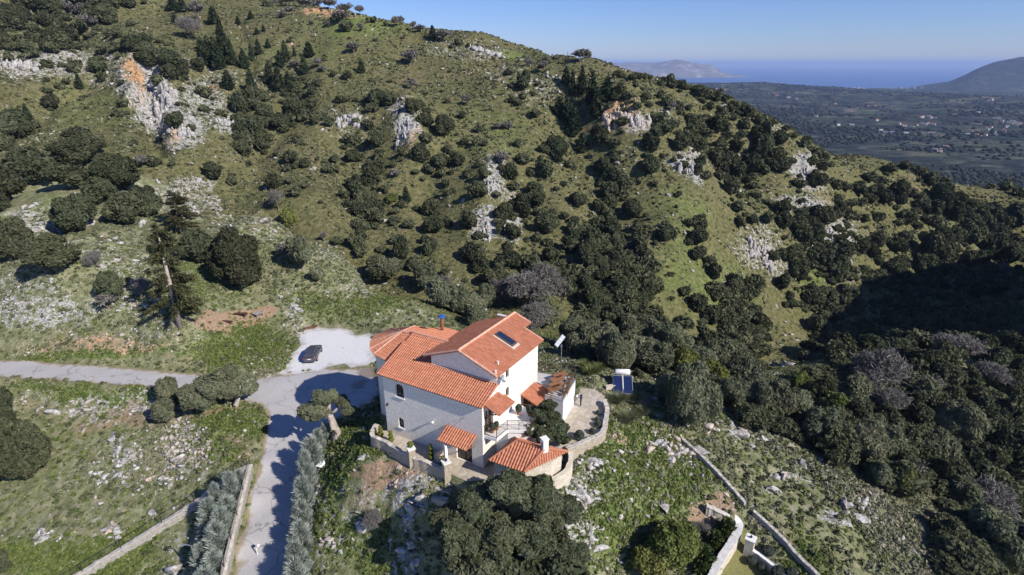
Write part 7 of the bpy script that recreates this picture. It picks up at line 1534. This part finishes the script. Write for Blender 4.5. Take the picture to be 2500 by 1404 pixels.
hp = [tuple(map(float, e.split())) for e in HOUSES.split(';')]
def on_valley(px, py):
    t = np.geomspace(380, 12000, 900); r_ = ray(px, py); Pp = CAM + r_ * t[:, None]; k = (Pp[:, 2] < valley_z(Pp[:, 0], Pp[:, 1]))
    return Pp[k.argmax()] if k.any() else None
names = {}
VM = [(2260, 305, "the central valley village"), (2180, 324, "the white sheds"), (2410, 325, "the right hand village"), (2460, 302, "the village at the right edge"), (2300, 365, "the nearest hamlet below the fields"), (1770, 220, "the ridge hamlet"), (1920, 240, "the roadside hamlet"), (2045, 306, "the lone red-roofed farm"), (2130, 262, "the orchard farm"), (2400, 250, "the upper right slope"), (1992, 286, "the dark pinewood")]
lab2 = {}
for px, py, k in hp:
    P = on_valley(px, py)
    if P is None: continue
    _, t_ = min(((px - a) ** 2 + 4 * (py - b_) ** 2, t) for a, b_, t in VM); k = int(k)
    lab2.setdefault(f"{['white house with red tiled roof', 'white flat-roofed house', 'small white cottage with red roof', 'long white flat-roofed building'][k]} by {t_}", []).append((px, P, k))
for lb, l in lab2.items():
    l.sort(key=lambda q: q[0])
    for j, (px, P, k) in enumerate(l):
        d = float((np.asarray(P) - CAM) @ FW); o = link("far_house", FHM[k]); o.location = (P[0], P[1], float(valley_z(np.array([P[0]]), np.array([P[1]]))[0]) + 1.2); s_ = min(1.15, max(.55, d / 2700)); o.scale = (s_, s_, s_); o.rotation_euler = (0, 0, math.atan2(-P[0], P[1]) + random.uniform(-.5, .5))
        tag(o, lb + ("" if len(l) == 1 else f", {ORD[min(j, 11)]} from left"), "house", "white houses scattered over the valley")
# the town on the coast
for j in range(46):
    px = 2010 + 395 * (j + random.random() * .9) / 46; t_ = random.choice((7600, 8000, 8400)); r_ = ray(px, 205); Pv = on_valley(px, 207 - random.random() * 3); th = math.atan2(r_[0], r_[1]); x, y = math.sin(th) * t_, math.cos(th) * t_
    o = link("town_building", FHM[1 + 2 * (j % 2)]); z = float(valley_z(np.array([x]), np.array([y]))[0]); o.location = (x, y, z + 8); o.scale = (1.9, 1.9, 2.2); o.rotation_euler = (0, 0, -th + random.uniform(-.4, .4)); tag(o, "tiny white building of the town strung along the coast", "building", "white buildings of the coastal town")
# trees of the valley floor: nobody could count them
g = np.random.default_rng(21); n = 60000; th = R(4) + g.random(n) * R(48); r_ = 420 * np.exp(g.random(n) * math.log(13)); x, y = np.sin(th) * r_, np.cos(th) * r_
dn = fbm(x, y, 420, 4, 4) + .5 * fbm(x, y, 90, 2, 2); k = dn > g.normal(size=n) * .16 + .02; x, y, r_ = x[k], y[k], r_[k]; n = len(x); z = valley_z(x, y)
iv, jf = ico(1); s = (1.6 + 2.4 * g.random(n)) * np.clip(r_ / 1200, .8, 2.0); V = iv[None] * (1 + .35 * (g.random((n, len(iv), 1)) - .5)) * (s[:, None, None] * np.array([1.15, 1.15, .8])) + np.stack([x, y, z + s * .35], 1)[:, None]
Fq = (jf[None] + (np.arange(n) * len(iv))[:, None, None]).reshape(-1, 3)
tag(link("valley_woodland", withmat(np_mesh("valley_woodland", V.reshape(-1, 3), [Fq], False, {"tone": np.repeat(g.random(n), len(iv))}), foliage("valley_trees", (.008, .012, .010), (.020, .026, .020), (.042, .048, .034), 0, 0, 0))), kind="stuff")
